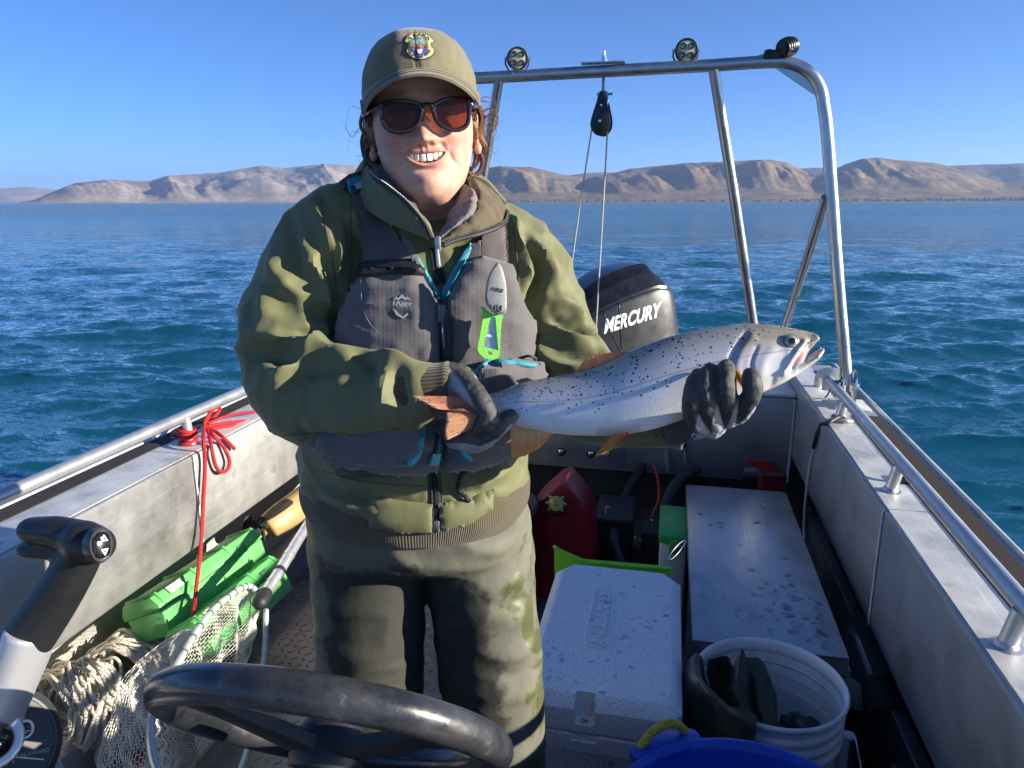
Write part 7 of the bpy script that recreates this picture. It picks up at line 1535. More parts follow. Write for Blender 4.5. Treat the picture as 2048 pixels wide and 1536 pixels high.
def sunglasses():
    t = obj('sunglasses', None, None) if False else None
    mf = M('tortoise_frame', (0.020, 0.008, 0.009), rough=0.16, var=0.6, vs=60, coat=0.6, c2=(0.010, 0.006, 0.007)); ml = lens_mat()
    F0, WR = 0.1015, 3.2
    Lf = [(765, 208), (782, 203), (806, 202), (830, 206), (843, 213), (842, 232), (834, 250), (818, 261), (796, 264), (776, 258), (765, 243), (761, 224)]
    Rf = [(867, 213), (878, 204), (896, 198), (916, 196), (934, 198), (939, 206), (938, 230), (934, 249), (920, 259), (901, 259), (882, 251), (871, 236)]
    root = None
    for q in (Lf, Rf):
        c = crv(np.array(q, float), 64, True); p = np.array([HP(x, y, F0, WR) for x, y in c])
        o = obj('frame', torus_tube(HW(p), 0.0030, 10), mf, person, label='dark tortoiseshell rim' if root is None else None)
        if root is None: root = o; o.name = 'sunglasses'
        else: adopt(o, None); o.parent = root; o.matrix_parent_inverse = Matrix.Identity(4)
        rv, rf, be = fill2d(c, 6); a = np.array([HP(x, y, F0, WR) for x, y in rv]); n_ = len(a); V = np.concatenate([a+[0, .0008, 0], a-[0, .0008, 0]]); tri = [tuple(x) for x in rf]
        FF = tri + [tuple(i+n_ for i in x[::-1]) for x in tri] + [(b, a_, a_+n_, b+n_) for a_, b in be]
        v_, f_ = HW(V), FF; me = newmesh('lens', v_, f_, True, 30); obj('lens', me, ml, root)
    bridge = [HP(842, 212, F0, WR), HP(850, 209, F0+.004, WR), HP(858, 209, F0+.004, WR), HP(867, 212, F0, WR)]; obj('bridge', tube(crv(HW(bridge), 16), 0.0030, 10, 'round'), mf, root)
    brow = [HP(845, 218, F0, WR), HP(849, 226, F0-.002, WR)]
    obj('temple', tube(crv(HW([HP(762, 214, F0, WR), HP(752, 212, .088, 0), (-.0775, .045, .006), (-.0800, .0, .004), (-.080, -.03, -.008)]), 24), 0.0028, 8, 'round', (1, 1.6)), mf, root)
    obj('temple', tube(crv(HW([HP(939, 206, F0, WR), HP(945, 210, .085, 0), (.0775, .045, .006), (.0800, .0, .004), (.080, -.03, -.008)]), 24), 0.0028, 8, 'round', (1, 1.6)), mf, root)
    obj('nose_pad', tube(HW([HP(847, 224, F0-.004, WR), HP(845, 240, F0-.008, WR)]), 0.0022, 8, 'round'), mf, root); obj('nose_pad', tube(HW([HP(866, 224, F0-.004, WR), HP(870, 238, F0-.008, WR)]), 0.0022, 8, 'round'), mf, root)
sunglasses()
# ---------------------------------------------------------------- collar: three turned layers round the neck
def gsheet(ctrl, n=40, m2=30, th=0.004, amp=0.003, freq=26, seed=0):
    g = np.array(ctrl, float); a = np.stack([crv(r, n) for r in g]); s = np.stack([crv(a[:, j], m2) for j in range(n)], 1)
    v = s.reshape(-1, 3); f = grid_faces(m2, n); nr = vnormals(v, f); v = v + nr*(amp*fbm(v*freq+seed, 3))[:, None]; k = len(v)
    F = f.tolist() + (f[:, ::-1]+k).tolist()
    bd = [(i, i+1) for i in range(n-1)] + [((m2-1)*n+i+1, (m2-1)*n+i) for i in range(n-1)] + [((i+1)*n, i*n) for i in range(m2-1)] + [(i*n+n-1, (i+1)*n+n-1) for i in range(m2-1)]
    F += [(b, a_, a_+k, b+k) for a_, b in bd]
    d = np.sign((CAM - v.mean(0)) @ nr.mean(0)); return np.concatenate([v, v-nr*th*d]), F
def collar():
    Q = PF
    mfl = fabric('brown_fleece', (0.085, 0.066, 0.038), rough=0.95, weave=500, bump=0.9, sheen=0.12); mgr = fabric('grey_fleece', (0.13, 0.115, 0.118), rough=0.95, weave=420, bump=0.9, sheen=0.25); mnv = fabric('navy_lining', (0.035, 0.037, 0.052), rough=0.9, weave=500, bump=0.5)
    # wearer's right side: stand-up olive flap seen from outside, zip along its edge
    L = [[Q(735, 322, 1.10), Q(722, 345, 1.10), Q(708, 372, 1.09), Q(712, 402, 1.075)], [Q(742, 330, 1.075), Q(738, 362, 1.065), Q(742, 400, 1.045), Q(765, 440, 1.02)], [Q(752, 352, 1.035), Q(762, 384, 1.018), Q(788, 425, 1.005), Q(815, 462, .995)], [Q(778, 372, 1.010), Q(800, 405, .998), Q(825, 440, .990), Q(846, 475, .988)], [Q(818, 405, .996), Q(835, 430, .990), Q(852, 456, .985), Q(864, 484, .985)], [Q(852, 446, .984), Q(858, 458, .983), Q(864, 472, .982), Q(868, 488, .983)]]
    lv = gsheet(L, 40, 50, 0.005, 0.006, 18, 2); c1 = obj('collar', lv, m_jacket, jacket)
    edge = crv([Q(738, 330, 1.068), Q(746, 350, 1.034), Q(775, 370, 1.008), Q(815, 403, .993), Q(848, 443, .981), Q(864, 474, .978)], 70)
    T = [ellipsoid(p, (0.0019, 0.0019, 0.0019), n=6) for p in edge[8::1]]; obj('zip_teeth', join(*T), m_zip, c1); obj('zip_tape', tube(edge + [0, 0, -0.002], 0.0030, 8, 'round'), m_blackweb, c1)
    # lining inside it, up against the neck
    N = [[Q(744, 322, 1.095), Q(752, 340, 1.06), Q(770, 362, 1.03)], [Q(768, 330, 1.085), Q(782, 352, 1.055), Q(802, 385, 1.02)], [Q(800, 352, 1.065), Q(815, 380, 1.040), Q(838, 425, 1.005)], [Q(822, 392, 1.050), Q(836, 420, 1.025), Q(856, 455, .995)], [Q(838, 425, 1.040), Q(850, 448, 1.015), Q(868, 480, .988)]]
    obj('lining', gsheet(N, 30, 40, 0.004, 0.002, 40, 4), mnv, c1)
    V2 = [[Q(832, 438, 1.045), Q(850, 462, 1.025), Q(862, 480, 1.005)], [Q(852, 452, 1.035), Q(864, 470, 1.018), Q(870, 486, 1.0)], [Q(874, 459, 1.03), Q(878, 474, 1.015), Q(881, 488, .998)], [Q(898, 452, 1.035), Q(894, 470, 1.018), Q(889, 486, 1.0)], [Q(918, 438, 1.045), Q(910, 460, 1.025), Q(900, 480, 1.005)]]
    obj('undershirt', gsheet(V2, 30, 40, 0.003, 0.002, 40, 5), fabric('grey_undershirt', (0.075, 0.075, 0.095), rough=0.9, weave=700, bump=0.3), c1)
    # wearer's left side: grey fleece roll, then brown fleece flap turned out
    G_ = [[Q(921, 368, 1.088), Q(938, 372, 1.055), Q(950, 384, 1.04), Q(956, 402, 1.035)], [Q(912, 390, 1.072), Q(935, 392, 1.035), Q(948, 402, 1.018), Q(952, 418, 1.014)], [Q(900, 422, 1.048), Q(922, 420, 1.012), Q(934, 426, .998), Q(936, 440, .998)], [Q(890, 448, 1.020), Q(900, 448, .996), Q(908, 452, .986), Q(906, 464, .988)], [Q(872, 474, 1.0), Q(878, 474, .984), Q(882, 476, .980), Q(880, 484, .982)]]
    obj('fleece_roll', gsheet(G_, 34, 40, 0.008, 0.003, 60, 6), mgr, c1)
    Bf = [[Q(934, 354, 1.10), Q(955, 358, 1.085), Q(980, 376, 1.075), Q(1004, 402, 1.07), Q(1014, 418, 1.07)], [Q(940, 372, 1.07), Q(962, 380, 1.052), Q(984, 400, 1.046), Q(1002, 424, 1.05), Q(1010, 438, 1.055)], [Q(942, 402, 1.045), Q(958, 410, 1.022), Q(972, 426, 1.015), Q(985, 440, 1.022), Q(992, 450, 1.03)], [Q(924, 430, 1.020), Q(936, 436, .998), Q(945, 446, .992), Q(952, 456, .998), Q(956, 462, 1.005)], [Q(894, 460, .998), Q(902, 462, .984), Q(908, 466, .979), Q(912, 470, .982), Q(914, 474, .988)], [Q(874, 480, .985), Q(878, 481, .979), Q(882, 482, .976), Q(886, 484, .977), Q(890, 486, .98)]]
    b = obj('fleece_flap', gsheet(Bf, 40, 44, 0.007, 0.003, 50, 7), mfl, c1)
    e2 = crv([Q(1015, 420, 1.066), Q(1011, 438, 1.050), Q(994, 451, 1.025), Q(957, 464, 1.0), Q(914, 475, .984), Q(888, 486, .974)], 60); obj('zip_teeth', join(*[ellipsoid(p, (0.0016, 0.0016, 0.0016), n=6) for p in e2]), M('dark_zip', (0.05, 0.05, 0.035), rough=0.5), b); obj('zip_tape', tube(e2+[0, 0, -0.003], 0.0032, 8, 'round'), m_blackweb, b)
    obj('collar_back', gsheet([[Q(735, 322, 1.10), Q(740, 322, 1.17), Q(840, 318, 1.215), Q(935, 336, 1.18), Q(938, 354, 1.10)], [Q(722, 350, 1.10), Q(722, 350, 1.20), Q(840, 352, 1.24), Q(960, 366, 1.20), Q(975, 376, 1.10)], [Q(704, 385, 1.10), Q(700, 385, 1.22), Q(840, 390, 1.26), Q(990, 400, 1.22), Q(1008, 412, 1.10)]], 40, 16, 0.005, 0.003, 20, 8), m_jacket, c1)
    # pull tab and lower zip
    k = Q(876, 488, .972); obj('zip_slider', join(box(k-[0.004, 0.003, 0.010], k+[0.004, 0.003, 0.010], 0.002), tube([k+[0, -0.004, -0.008], k+[0.002, -0.006, -0.028]], [0.0022, 0.003], 8, 'round')), m_zip, c1)
    zipper([(872, 500), (876, 530), (882, 566)], jtree, jacket, mat=m_blackweb, n=30)
collar()
# sewn seams of the jacket
ms_ = M('olive_seam', (0.070, 0.072, 0.032), rough=0.8)
for pts in ([(700, 392), (702, 440), (704, 500), (700, 560), (690, 610)], [(640, 396), (650, 450), (665, 520), (676, 600)], [(1022, 432), (1030, 480), (1036, 540), (1040, 590)], [(880, 940), (884, 980), (884, 1008)], [(862, 944), (862, 985), (860, 1010)], [(640, 940), (720, 962), (800, 970), (860, 972)], [(560, 872), (640, 866), (720, 868), (800, 856)]):
    q = jmap(crv(np.array(pts, float), 50)); obj('seam', tube(smooth(q[0], np.stack([np.arange(49), np.arange(1, 50), np.arange(1, 50)], 1), 3) - q[1]*0.0003, 0.0012, 6), ms_, jacket)
# ---------------------------------------------------------------- life vest
def webbing(m, sc=1.0):
    k = NT(m); tc = k.n('TexCoord'); w = k.n('TexWave', Vector=tc.outputs['Object'], Scale=150.0); w.bands_direction = 'X'
    mp = k.n('Mapping', i0=tc.outputs['Object']); mp.inputs['Rotation'].default_value = (0, R(-24), YAW); k.t.links.new(mp.outputs[0], w.inputs['Vector'])
    bp = k.n('Bump', Strength=0.7, Distance=0.0012, Height=w.outputs[0]); k.to(bp.outputs[0], 'Normal'); k.to(k.ramp(w.outputs[0], [(0.2, (0.055, 0.046, 0.048)), (0.7, (0.125, 0.105, 0.105))]), 'Base Color')
webbing(m_web)
def ripstop(m):
    k = NT(m); tc = k.n('TexCoord'); b = k.N['Bump']; h = b.inputs['Height'].links[0].from_socket
    mp = k.n('Mapping', i0=tc.outputs['Object']); mp.inputs['Rotation'].default_value = (0, 0, -YAW); sp = k.n('SeparateXYZ', i0=mp.outputs[0]); a = None
    for s in (sp.outputs[0], sp.outputs[2]):
        q = k.math('POWER', k.math('ABSOLUTE', k.math('SINE', k.math('MULTIPLY', s, 520.0))), 14.0); a = q if a is None else k.math('MAXIMUM', a, q)
    k.to(k.math('ADD', h, k.math('MULTIPLY', a, 0.10)), b.inputs['Height'])
ripstop(m_vest)
def vest():
    # body foam all round (front and back), cut by the arms
    S = crv(np.array([(-0.152, 1.13, 1.062, .190, .160), (-0.150, 1.13, 1.085, .203, .172), (-0.146, 1.13, 1.15, .200, .168), (-0.140, 1.13, 1.20, .192, .158)]), 16)
    rings = [ering(a, b, c, d, e, 90) for a, b, c, d, e in S]; v, f = loft(np.array(rings), cap=False); n = vnormals(v, np.array(f)); v = v + n*(0.004*fbm(v*16, 3))[:, None]
    vest = obj('life_vest', (v, f), m_vest, person, label='grey life vest with teal trim'); md = vest.modifiers.new('thick', 'SOLIDIFY'); md.thickness = 0.016; md.offset = -1
    back = loft(np.array([ering(-0.133, 1.135, z, hw, hd, 60)[2:29] for z, hw, hd in ((1.19, .195, .160), (1.25, .185, .156), (1.30, .165, .146), (1.36, .125, .125), (1.40, .10, .11))]), cap=False); bk = grid_faces(5, 27)
    bb = obj('back_panel', (np.array(back[0]), bk), m_vest, vest); md = bb.modifiers.new('thick', 'SOLIDIFY'); md.thickness = 0.014
    base_tree = bvh(join(torso_vf, (v, f)))
    A1 = patch([(738, 546), (842, 543), (858, 572), (884, 606), (886, 700), (884, 800), (878, 922), (838, 936), (740, 930), (655, 905), (622, 872), (640, 800), (672, 735), (681, 690), (684, 650), (704, 598), (722, 566)], base_tree, 0.012, 7, 0.002, 0.020, 46)
    n1 = len(A1[0])//2
    pl = obj('front_panel', wrinkle(A1, 3), m_vest, vest)
    A2 = patch([(888, 606), (903, 575), (930, 528), (958, 515), (1015, 533), (1026, 575), (1044, 622), (1055, 640), (1050, 690), (1056, 730), (1062, 760), (1048, 860), (1010, 900), (950, 926), (884, 922), (890, 800)], base_tree, 0.012, 7, 0.002, 0.020, 46)
    pr = obj('front_panel', wrinkle(A2, 5), m_vest, vest)
    ftree = bvh(join(A1, A2, torso_vf)); fm = raymap(ftree)
    # teal V and its inner facing
    obj('teal_binding', patch([(806, 478), (818, 482), (850, 535), (876, 580), (884, 604), (874, 598), (862, 575), (842, 543), (826, 512)], ftree, 0.004, 5, 0.002, 0.002, 6), m_teal, vest)
    obj('teal_binding', patch([(940, 488), (946, 496), (930, 530), (906, 574), (890, 604), (885, 600), (884, 582), (902, 548), (920, 515)], ftree, 0.004, 5, 0.002, 0.002, 8), m_teal, vest)
    obj('shoulder_panel', patch([(800, 468), (812, 476), (846, 540), (842, 545), (820, 520), (806, 500)], jtree, 0.006, 5, 0.001, 0.003, 8), m_vest, vest)
    obj('shoulder_panel', patch([(946, 490), (964, 486), (966, 520), (950, 522), (930, 530)], jtree, 0.006, 5, 0.001, 0.003, 8), m_vest, vest)
    # shoulder straps and adjusters
    obj('shoulder_strap', patch([(700, 388), (744, 384), (784, 450), (822, 521), (742, 524), (728, 470)], jtree, 0.0035, 6, 0.006), m_web, vest)
    obj('shoulder_strap', patch([(964, 452), (1014, 446), (1017, 500), (1016, 536), (962, 518)], jtree, 0.0035, 6, 0.006), m_web, vest)
    ad = patch([(690, 372), (738, 360), (747, 380), (744, 388), (706, 396), (696, 388)], jtree, 0.006, 5, 0.006, 0.002, 6); obj('adjuster', ad, m_teal, vest); atr = bvh(ad)
    obj('adjuster_slot', patch([(700, 374), (732, 366), (738, 378), (706, 386)], atr, 0.002, 4, 0.0006), M('navy_webbing', (0.03, 0.035, 0.05), rough=0.8, bump=0.5, bs=400), vest); obj('adjuster_label', patch([(708, 371), (727, 366), (731, 376), (712, 381)], atr, 0.003, 4, 0.0008), M('grey_label', (0.42, 0.44, 0.46), rough=0.7, var=0.05), vest)
    obj('shoulder_strap', patch([(676, 372), (698, 356), (735, 345), (742, 362), (694, 376), (686, 382)], jtree, 0.004, 5, 0.003), m_web, vest)
    obj('adjuster', patch([(1006, 424), (1016, 426), (1017, 446), (1004, 446)], jtree, 0.006, 4, 0.006), m_teal, vest)
    # chest flap, seams, zip
    obj('pocket_flap', wrinkle(patch([(718, 552), (724, 530), (744, 521), (838, 521), (850, 545), (846, 553), (790, 548), (730, 556)], ftree, 0.004, 5, 0.004, 0.003, 8), 8), m_blackweb, vest)
    def seam(pts, r=0.0011, mat=None): obj('seam', tube(fm(crv(np.array(pts, float), 40))[0], r, 6), mat or M('vest_seam', (0.13, 0.13, 0.135), rough=0.8) , vest)
    seam([(722, 560), (724, 600), (736, 640), (762, 668), (810, 684), (882, 698)]); ms = bpy.data.materials['vest_seam']
    seam([(908, 700), (960, 700), (1010, 690), (1040, 672)], mat=ms); seam([(1020, 600), (1018, 640), (1024, 690)], mat=ms)
    obj('zip_flap', patch([(884, 606), (904, 604), (908, 660), (907, 720), (898, 722), (886, 718)], ftree, 0.004, 5, 0.005, 0.002, 6), m_blackweb, vest)
    zipper([(893, 640), (892, 680), (891, 728)], ftree, vest, mat=m_teal, n=26); zipper([(880, 846), (876, 880), (873, 918)], ftree, vest, mat=m_teal, n=26)
    z, zn = fm(np.array([[894.0, 626.0], [896.0, 655.0], [897, 690.0]])); z = z + zn*0.010
    obj('zip_slider', join(box(z[0]-[0.006, 0.003, 0.012], z[0]+[0.006, 0.003, 0.012], 0.002), tube([z[0]+[0, 0, -0.008], z[1], z[2]], [0.003, 0.0045, 0.004], 8, 'round', (1.3, 0.6))), M('grey_slider', (0.10, 0.10, 0.11), rough=0.35, metal=0.3), vest)
    # lower pockets with teal piping
    pk = [(948, 772), (952, 748), (964, 732), (985, 722), (1030, 724), (1072, 730), (1074, 760), (1060, 800), (1040, 860), (1000, 890), (955, 880)]
    Pk = patch(pk, ftree, 0.012, 6, 0.002, 0.010, 26); obj('pocket', wrinkle(Pk, 11), m_vest, vest); ptr = bvh(Pk)
    obj('piping', tube(raymap(ptr)(crv(np.array([(949, 800), (950, 770), (954, 748), (966, 732), (986, 724), (1030, 726), (1068, 731)], float), 50))[0] + zn[0]*0.001, 0.0042, 10, 'round'), m_teal, vest)
    lp = patch([(700, 850), (840, 845), (842, 880), (830, 922), (780, 930), (690, 915), (640, 890), (650, 860)], ftree, 0.010, 6, 0.002, 0.010, 22); obj('pocket', wrinkle(lp, 13), m_vest, vest)
    obj('piping', tube(raymap(bvh(join(lp, A1)))(crv(np.array([(844, 842), (843, 870), (836, 905), (822, 926)], float), 30))[0], 0.0055, 10, 'round'), m_teal, vest)
    obj('piping', tube(raymap(bvh(join(Pk, A2)))(crv(np.array([(922, 888), (926, 905), (940, 918)], float), 20))[0], 0.0045, 10, 'round'), m_teal, vest)
    obj('zip_end', patch([(862, 905), (884, 905), (890, 922), (856, 928)], ftree, 0.003, 5, 0.004), m_teal, vest)
    # drawcord below the vest and side buckle strands
    obj('drawcord', tube(np.array([jmap(np.array([q]))[0][0]+jmap(np.array([q]))[1][0]*0.008 for q in crv(np.array([(950, 915), (932, 935), (918, 958), (920, 982), (933, 1000)], float), 24)]), 0.0040, 8, 'round'), m_blackweb, vest)
    obj('side_strap', tube(crv([PF(1040, 716, .985), PF(1058, 712, .98), PF(1072, 718, .985), PF(1060, 724, .98), PF(1044, 722, .982)], 30), 0.0022, 6, 'round'), m_blackweb, vest)
    # shield logo
    mg = M('vest_logo_grey', (0.30, 0.32, 0.34), rough=0.6, var=0.05)
    def poly(pts, lift=0.0006, th=0.0008): obj('logo', patch(pts, ftree, th, 2.5, lift), mg, vest)
    X0, Y0 = 805, 610
    poly([(X0-19, Y0-6), (X0-15, Y0-8), (X0-15, Y0+8), (X0-9, Y0+17), (X0+1, Y0+23), (X0+1, Y0+27), (X0-12, Y0+20), (X0-18, Y0+9)]); poly([(X0+19, Y0+4), (X0+15, Y0+5), (X0+12, Y0+14), (X0+1, Y0+23), (X0+1, Y0+27), (X0+13, Y0+19), (X0+18, Y0+9)])
    poly([(X0-19, Y0-10), (X0-12, Y0-17), (X0-8, Y0-14), (X0-1, Y0-21), (X0+6, Y0-14), (X0+10, Y0-16), (X0+18, Y0-9), (X0+10, Y0-12), (X0+5, Y0-10), (X0-1, Y0-14), (X0-8, Y0-10), (X0-12, Y0-11)])
    p2, ff = text_shapes('NRS', 1.0, 0.35, 0.03); q = np.stack([X0+1 + p2[:, 0]/np.ptp(p2[:, 0])*34, Y0 - 1 - p2[:, 1]/np.ptp(p2[:, 1])*9 + p2[:, 0]*2.0], 1); obj('logo_letters', lay(q, ff, lambda _q: (fm(_q)[0]+fm(_q)[1]*0.0008, fm(_q)[1]), 0.0009), mg, vest, smooth=False)
    return ftree
def wrinkle(vf, seed, a=0.0035):
    v, f = vf; n = len(v)//2; d = fbm(v[:n]*[22, 22, 14]+seed, 3)*a + a*0.8*np.clip(1-np.abs(pnoise(v[:n]*[14, 14, 26]+seed))*2.4, 0, 1)**2
    up = v[:n]-v[n:]; L = np.linalg.norm(up, axis=1, keepdims=True); w = np.clip(L[:, 0]/0.014-0.5, 0, 1); v = v.copy(); v[:n] += up/np.maximum(L, 1e-6)*(d*w)[:, None]; return v, f
vest_tree = vest()
# ---------------------------------------------------------------- rescue knife clipped to the vest
def knife():
    fm = raymap(vest_tree); c, n = fm(np.array([[988.0, 620.0]])); c = c[0]; n = n[0]*0.5 + (CAM-c)/np.linalg.norm(CAM-c); n /= np.linalg.norm(n)
    t = thing('rescue_knife', 'green handled rescue knife in a grey sheath clipped to the life vest', 'knife', c)
    o = c + n*0.026
    def on(px, py): d = ray(px, py); return CAM + d*(((o-CAM)@n)/(d@n))
    X = np.cross(UP, n); X /= np.linalg.norm(X); Y = np.cross(n, X)
    def L2(pts): return [tuple((on(*p)-o) @ np.stack([X, Y], 1)) for p in pts]
    mg = M('lime_handle', (0.20, 0.62, 0.07), rough=0.45, var=0.06, bump=0.7, bs=700); ms = M('grey_sheath', (0.27, 0.275, 0.26), rough=0.5, var=0.12, vs=90, bump=0.1, bs=200)
    hd = crv(np.array(L2([(963, 612), (985, 628), (1005, 626), (1002, 650), (1000, 680), (1000, 700), (996, 714), (984, 719), (970, 716), (958, 706), (955, 694), (961, 660), (966, 630)])), 60, True)
    hole = L2([(981, 634), (990, 634), (996, 700), (966, 694)]); h2 = L2([(975, 702), (984, 703), (983, 710), (976, 708)])
    rv, rf, be = fill2d(hd, 0.004, [hole, h2]); nv = len(rv); T3 = o + rv[:, :1]*X + rv[:, 1:]*Y; V = np.concatenate([T3 + n*0.004, T3 - n*0.004]); q0 = rf[0]; fl = np.cross(V[q0[1]]-V[q0[0]], V[q0[2]]-V[q0[0]]) @ n < 0
    F = [tuple(x[::-1] if fl else x) for x in rf]; F = F + [tuple(i+nv for i in x[::-1]) for x in F] + [((b, a, a+nv, b+nv)) for a, b in be]
    H_ = obj('handle', (V, F), mg, t)
    obj('blade', prism(L2([(979, 634), (992, 634), (997, 702), (964, 696)]), X, Y, n*0.0015, o - n*0.0015), M('satin_steel', (0.45, 0.46, 0.46), rough=0.35, metal=0.8, var=0.2, vs=120), t, smooth=False)
    sh = crv(np.array(L2([(994, 527), (1003, 540), (1010, 570), (1011, 600), (1010, 622), (998, 629), (984, 624), (972, 608), (969, 590), (974, 558), (983, 538)])), 60, True)
    S_ = obj('sheath', prism([tuple(p) for p in sh], X, Y, n*0.011, o + n*0.0045, 0.003), ms, t, sharp=40)
    p2, f = text_shapes('NRS', 1.0, 0.3, 0.01); oc = on(991, 580) + n*0.0158; mk = M('sheath_mark', (0.06, 0.06, 0.06), rough=0.6)
    w = np.ptp(p2[:, 0]); obj('lettering', lay(p2/w*0.017, f, lambda p: (oc + p[:, :1]*(X*0.97-Y*0.22) + p[:, 1:]*Y*0.8, np.tile(n, (len(p), 1))), 0.0005), mk, S_, smooth=False)
    for dx in (-6, 6):
        k = [on(990+dx-4, 610) + n*0.016, on(990+dx-2.5, 620) + n*0.016, on(990+dx+2.5, 621) + n*0.016, on(990+dx+4, 612) + n*0.016]; obj('clip_slot', tube(crv(k, 14), 0.0011, 6, 'round'), mk, S_)
    ob = on(979, 672) + n*0.0008; p2, f = text_shapes('NEKO', 1.0, 0.0, 0.02); obj('label', lay(p2/np.ptp(p2[:, 0])*0.0125, f, lambda p: (ob + p[:, :1]*(X*0.98-Y*0.15) + p[:, 1:]*Y, np.tile(n, (len(p), 1))), 0.0004), M('white_mark', (0.8, 0.8, 0.8), rough=0.5), t, smooth=False)
knife()
# ---------------------------------------------------------------- gloved hands
def glove_mat():
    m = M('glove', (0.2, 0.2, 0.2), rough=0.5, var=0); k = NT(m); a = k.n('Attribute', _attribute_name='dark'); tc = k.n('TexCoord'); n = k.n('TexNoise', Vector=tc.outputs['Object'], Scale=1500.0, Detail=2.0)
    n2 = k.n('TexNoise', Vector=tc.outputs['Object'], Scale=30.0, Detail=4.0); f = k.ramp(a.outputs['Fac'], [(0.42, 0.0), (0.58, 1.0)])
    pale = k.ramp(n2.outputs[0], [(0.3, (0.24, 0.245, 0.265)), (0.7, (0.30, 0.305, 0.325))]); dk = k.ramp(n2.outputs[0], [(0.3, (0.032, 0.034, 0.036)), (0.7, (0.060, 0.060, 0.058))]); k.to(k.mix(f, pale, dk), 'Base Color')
    k.to(k.math('ADD', k.math('MULTIPLY', f, -0.12), 0.60), 'Roughness'); bp = k.n('Bump', Strength=k.math('ADD', 0.2, k.math('MULTIPLY', f, 0.4)), Distance=0.001, Height=n.outputs[0]); k.to(bp.outputs[0], 'Normal'); return m
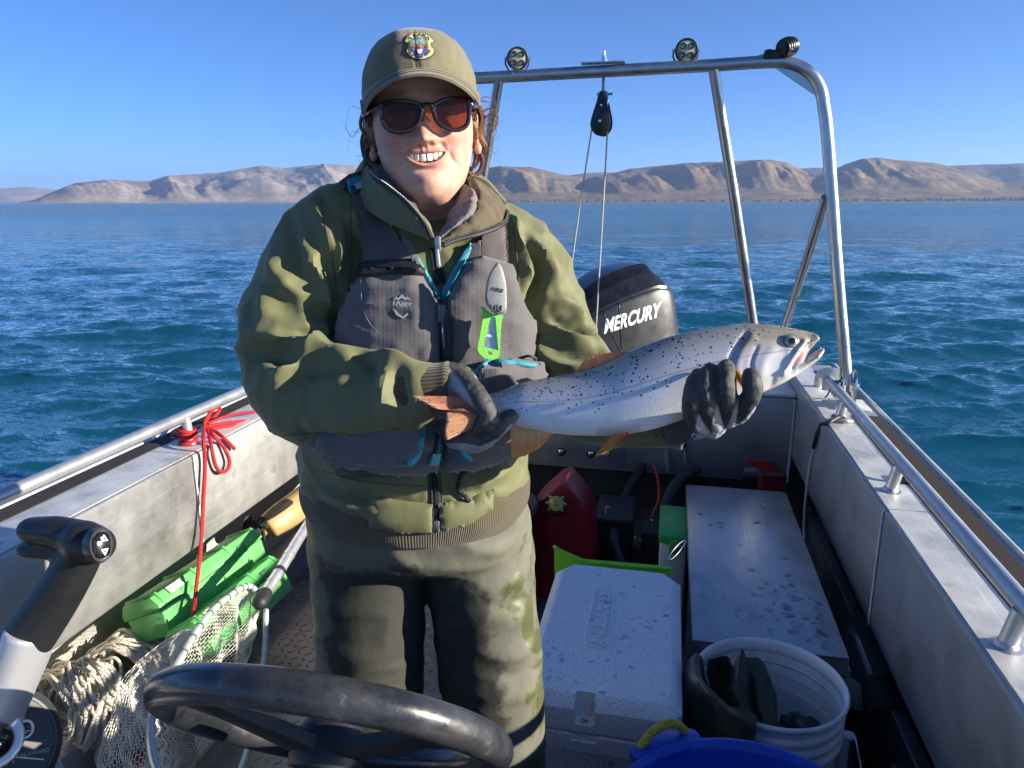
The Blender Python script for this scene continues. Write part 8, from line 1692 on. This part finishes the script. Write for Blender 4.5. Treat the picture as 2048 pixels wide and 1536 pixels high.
def gloves():
    mg = glove_mat()
    def chain(L, cap='round'): p = np.array([PT(x, y, t) for x, y, t, r in L]); c = crv(np.c_[p, [q[3] for q in L]], 26); return c
    def tb(c, m=18): return tube(c[:, :3], c[:, 3], m, 'round')
    # hand under the belly: four fingers curl up over the near side
    fing = [[(1396, 752, .838, .0098), (1390, 768, .830, .0115), (1384, 795, .826, .0120), (1384, 820, .836, .0122), (1392, 840, .856, .0125), (1404, 850, .885, .013)],
            [(1420, 742, .832, .0100), (1412, 758, .825, .0117), (1410, 785, .821, .0122), (1416, 815, .830, .0124), (1424, 834, .852, .0125), (1432, 846, .882, .013)],
            [(1452, 734, .826, .0100), (1452, 750, .820, .0120), (1452, 778, .815, .0124), (1456, 804, .824, .0124), (1458, 824, .846, .0125), (1456, 838, .880, .013)],
            [(1500, 752, .818, .0100), (1504, 762, .812, .0118), (1505, 782, .812, .0120), (1496, 802, .820, .0118), (1484, 822, .842, .0118), (1474, 830, .876, .0125)]]
    C = [chain(q) for q in fing]
    palm = [tb(chain([(1404, 846, .885, .015), (1430, 838, .905, .018), (1470, 822, .892, .015)])), tb(chain([(1440, 830, .905, .020), (1405, 838, .918, .023), (1372, 846, .930, .024), (1350, 852, .940, .026)])), tb(chain([(1425, 850, .915, .018), (1440, 815, .925, .013), (1440, 770, .925, .012), (1436, 740, .920, .0105)]))]
    v, f = remesh([tb(c*[1, 1, 1, 0.95]) for c in C] + palm, 0.0014); v = smooth(v, f, 4)
    n = vnormals(v, f); dark = np.zeros(len(v)); rel = np.full(len(v), 9.0)
    for c in C:
        d, t = line_dist(v, c[:, :3]); m = d < rel; rel[m] = d[m]
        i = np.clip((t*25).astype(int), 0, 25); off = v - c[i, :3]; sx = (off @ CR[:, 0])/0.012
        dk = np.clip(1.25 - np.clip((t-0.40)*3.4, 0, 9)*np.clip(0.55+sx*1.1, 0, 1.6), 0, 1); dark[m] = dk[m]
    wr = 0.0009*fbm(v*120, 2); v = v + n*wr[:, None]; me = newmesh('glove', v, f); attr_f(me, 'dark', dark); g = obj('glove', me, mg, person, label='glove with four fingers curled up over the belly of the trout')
    # hand round the wrist of the tail
    th = chain([(905, 764, .945, .020), (926, 768, .925, .0170), (946, 784, .908, .0150), (964, 806, .899, .0130), (977, 826, .897, .0118), (983, 836, .899, .0100)])
    i1 = chain([(918, 868, .955, .017), (942, 884, .935, .0150), (966, 878, .915, .0140), (992, 858, .905, .0125), (1010, 842, .903, .0115), (1021, 833, .905, .0098)])
    i2 = chain([(925, 872, .960, .015), (945, 878, .940, .0145), (958, 862, .915, .0145), (970, 848, .902, .0140), (978, 838, .897, .0115)])
    ks = [chain([(882, 776, .945, .029), (905, 772, .955, .032), (925, 800, .980, .031), (930, 840, .985, .028), (925, 866, .972, .022)]), chain([(900, 800, .972, .022), (896, 840, .975, .020), (912, 872, .968, .018)])]
    v, f = remesh([tb(c) for c in [th, i1, i2] + ks], 0.0016); v = smooth(v, f, 6); n = vnormals(v, f); d0, t0 = line_dist(v, th[:, :3]); d1, t1 = line_dist(v, i1[:, :3]); d2, t2 = line_dist(v, i2[:, :3]); dk_, _ = line_dist(v, ks[0][:, :3]); dark = np.zeros(len(v)); p = proj(v)
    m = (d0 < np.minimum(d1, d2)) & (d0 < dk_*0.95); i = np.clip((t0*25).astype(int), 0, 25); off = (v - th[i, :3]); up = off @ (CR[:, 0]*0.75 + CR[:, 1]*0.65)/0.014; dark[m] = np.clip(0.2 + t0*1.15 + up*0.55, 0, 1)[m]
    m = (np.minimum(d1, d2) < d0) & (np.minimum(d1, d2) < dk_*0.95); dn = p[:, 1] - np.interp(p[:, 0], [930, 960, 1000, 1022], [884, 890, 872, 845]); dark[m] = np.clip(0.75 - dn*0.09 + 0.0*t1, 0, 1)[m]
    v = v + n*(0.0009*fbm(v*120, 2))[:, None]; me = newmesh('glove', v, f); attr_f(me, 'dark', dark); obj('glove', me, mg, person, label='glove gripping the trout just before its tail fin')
    # water drops
    for i, (x, y, t, r, lab) in enumerate(((1388, 871, .87, .0034, 'water drop falling from the glove under the trout'), (1213, 906, .88, .0026, 'water drop hanging from the orange fin under the belly'))):
        a = PT(x, y, t); dv, df = lathe([(0.0, -r*1.1), (r*0.7, -r*0.85), (r, -r*0.1), (r*0.75, r*0.6), (r*0.3, r*1.3), (0, r*1.9)], 16, a); obj('water_drop', (dv, df), m_water, label=lab, cat='drop')
gloves()
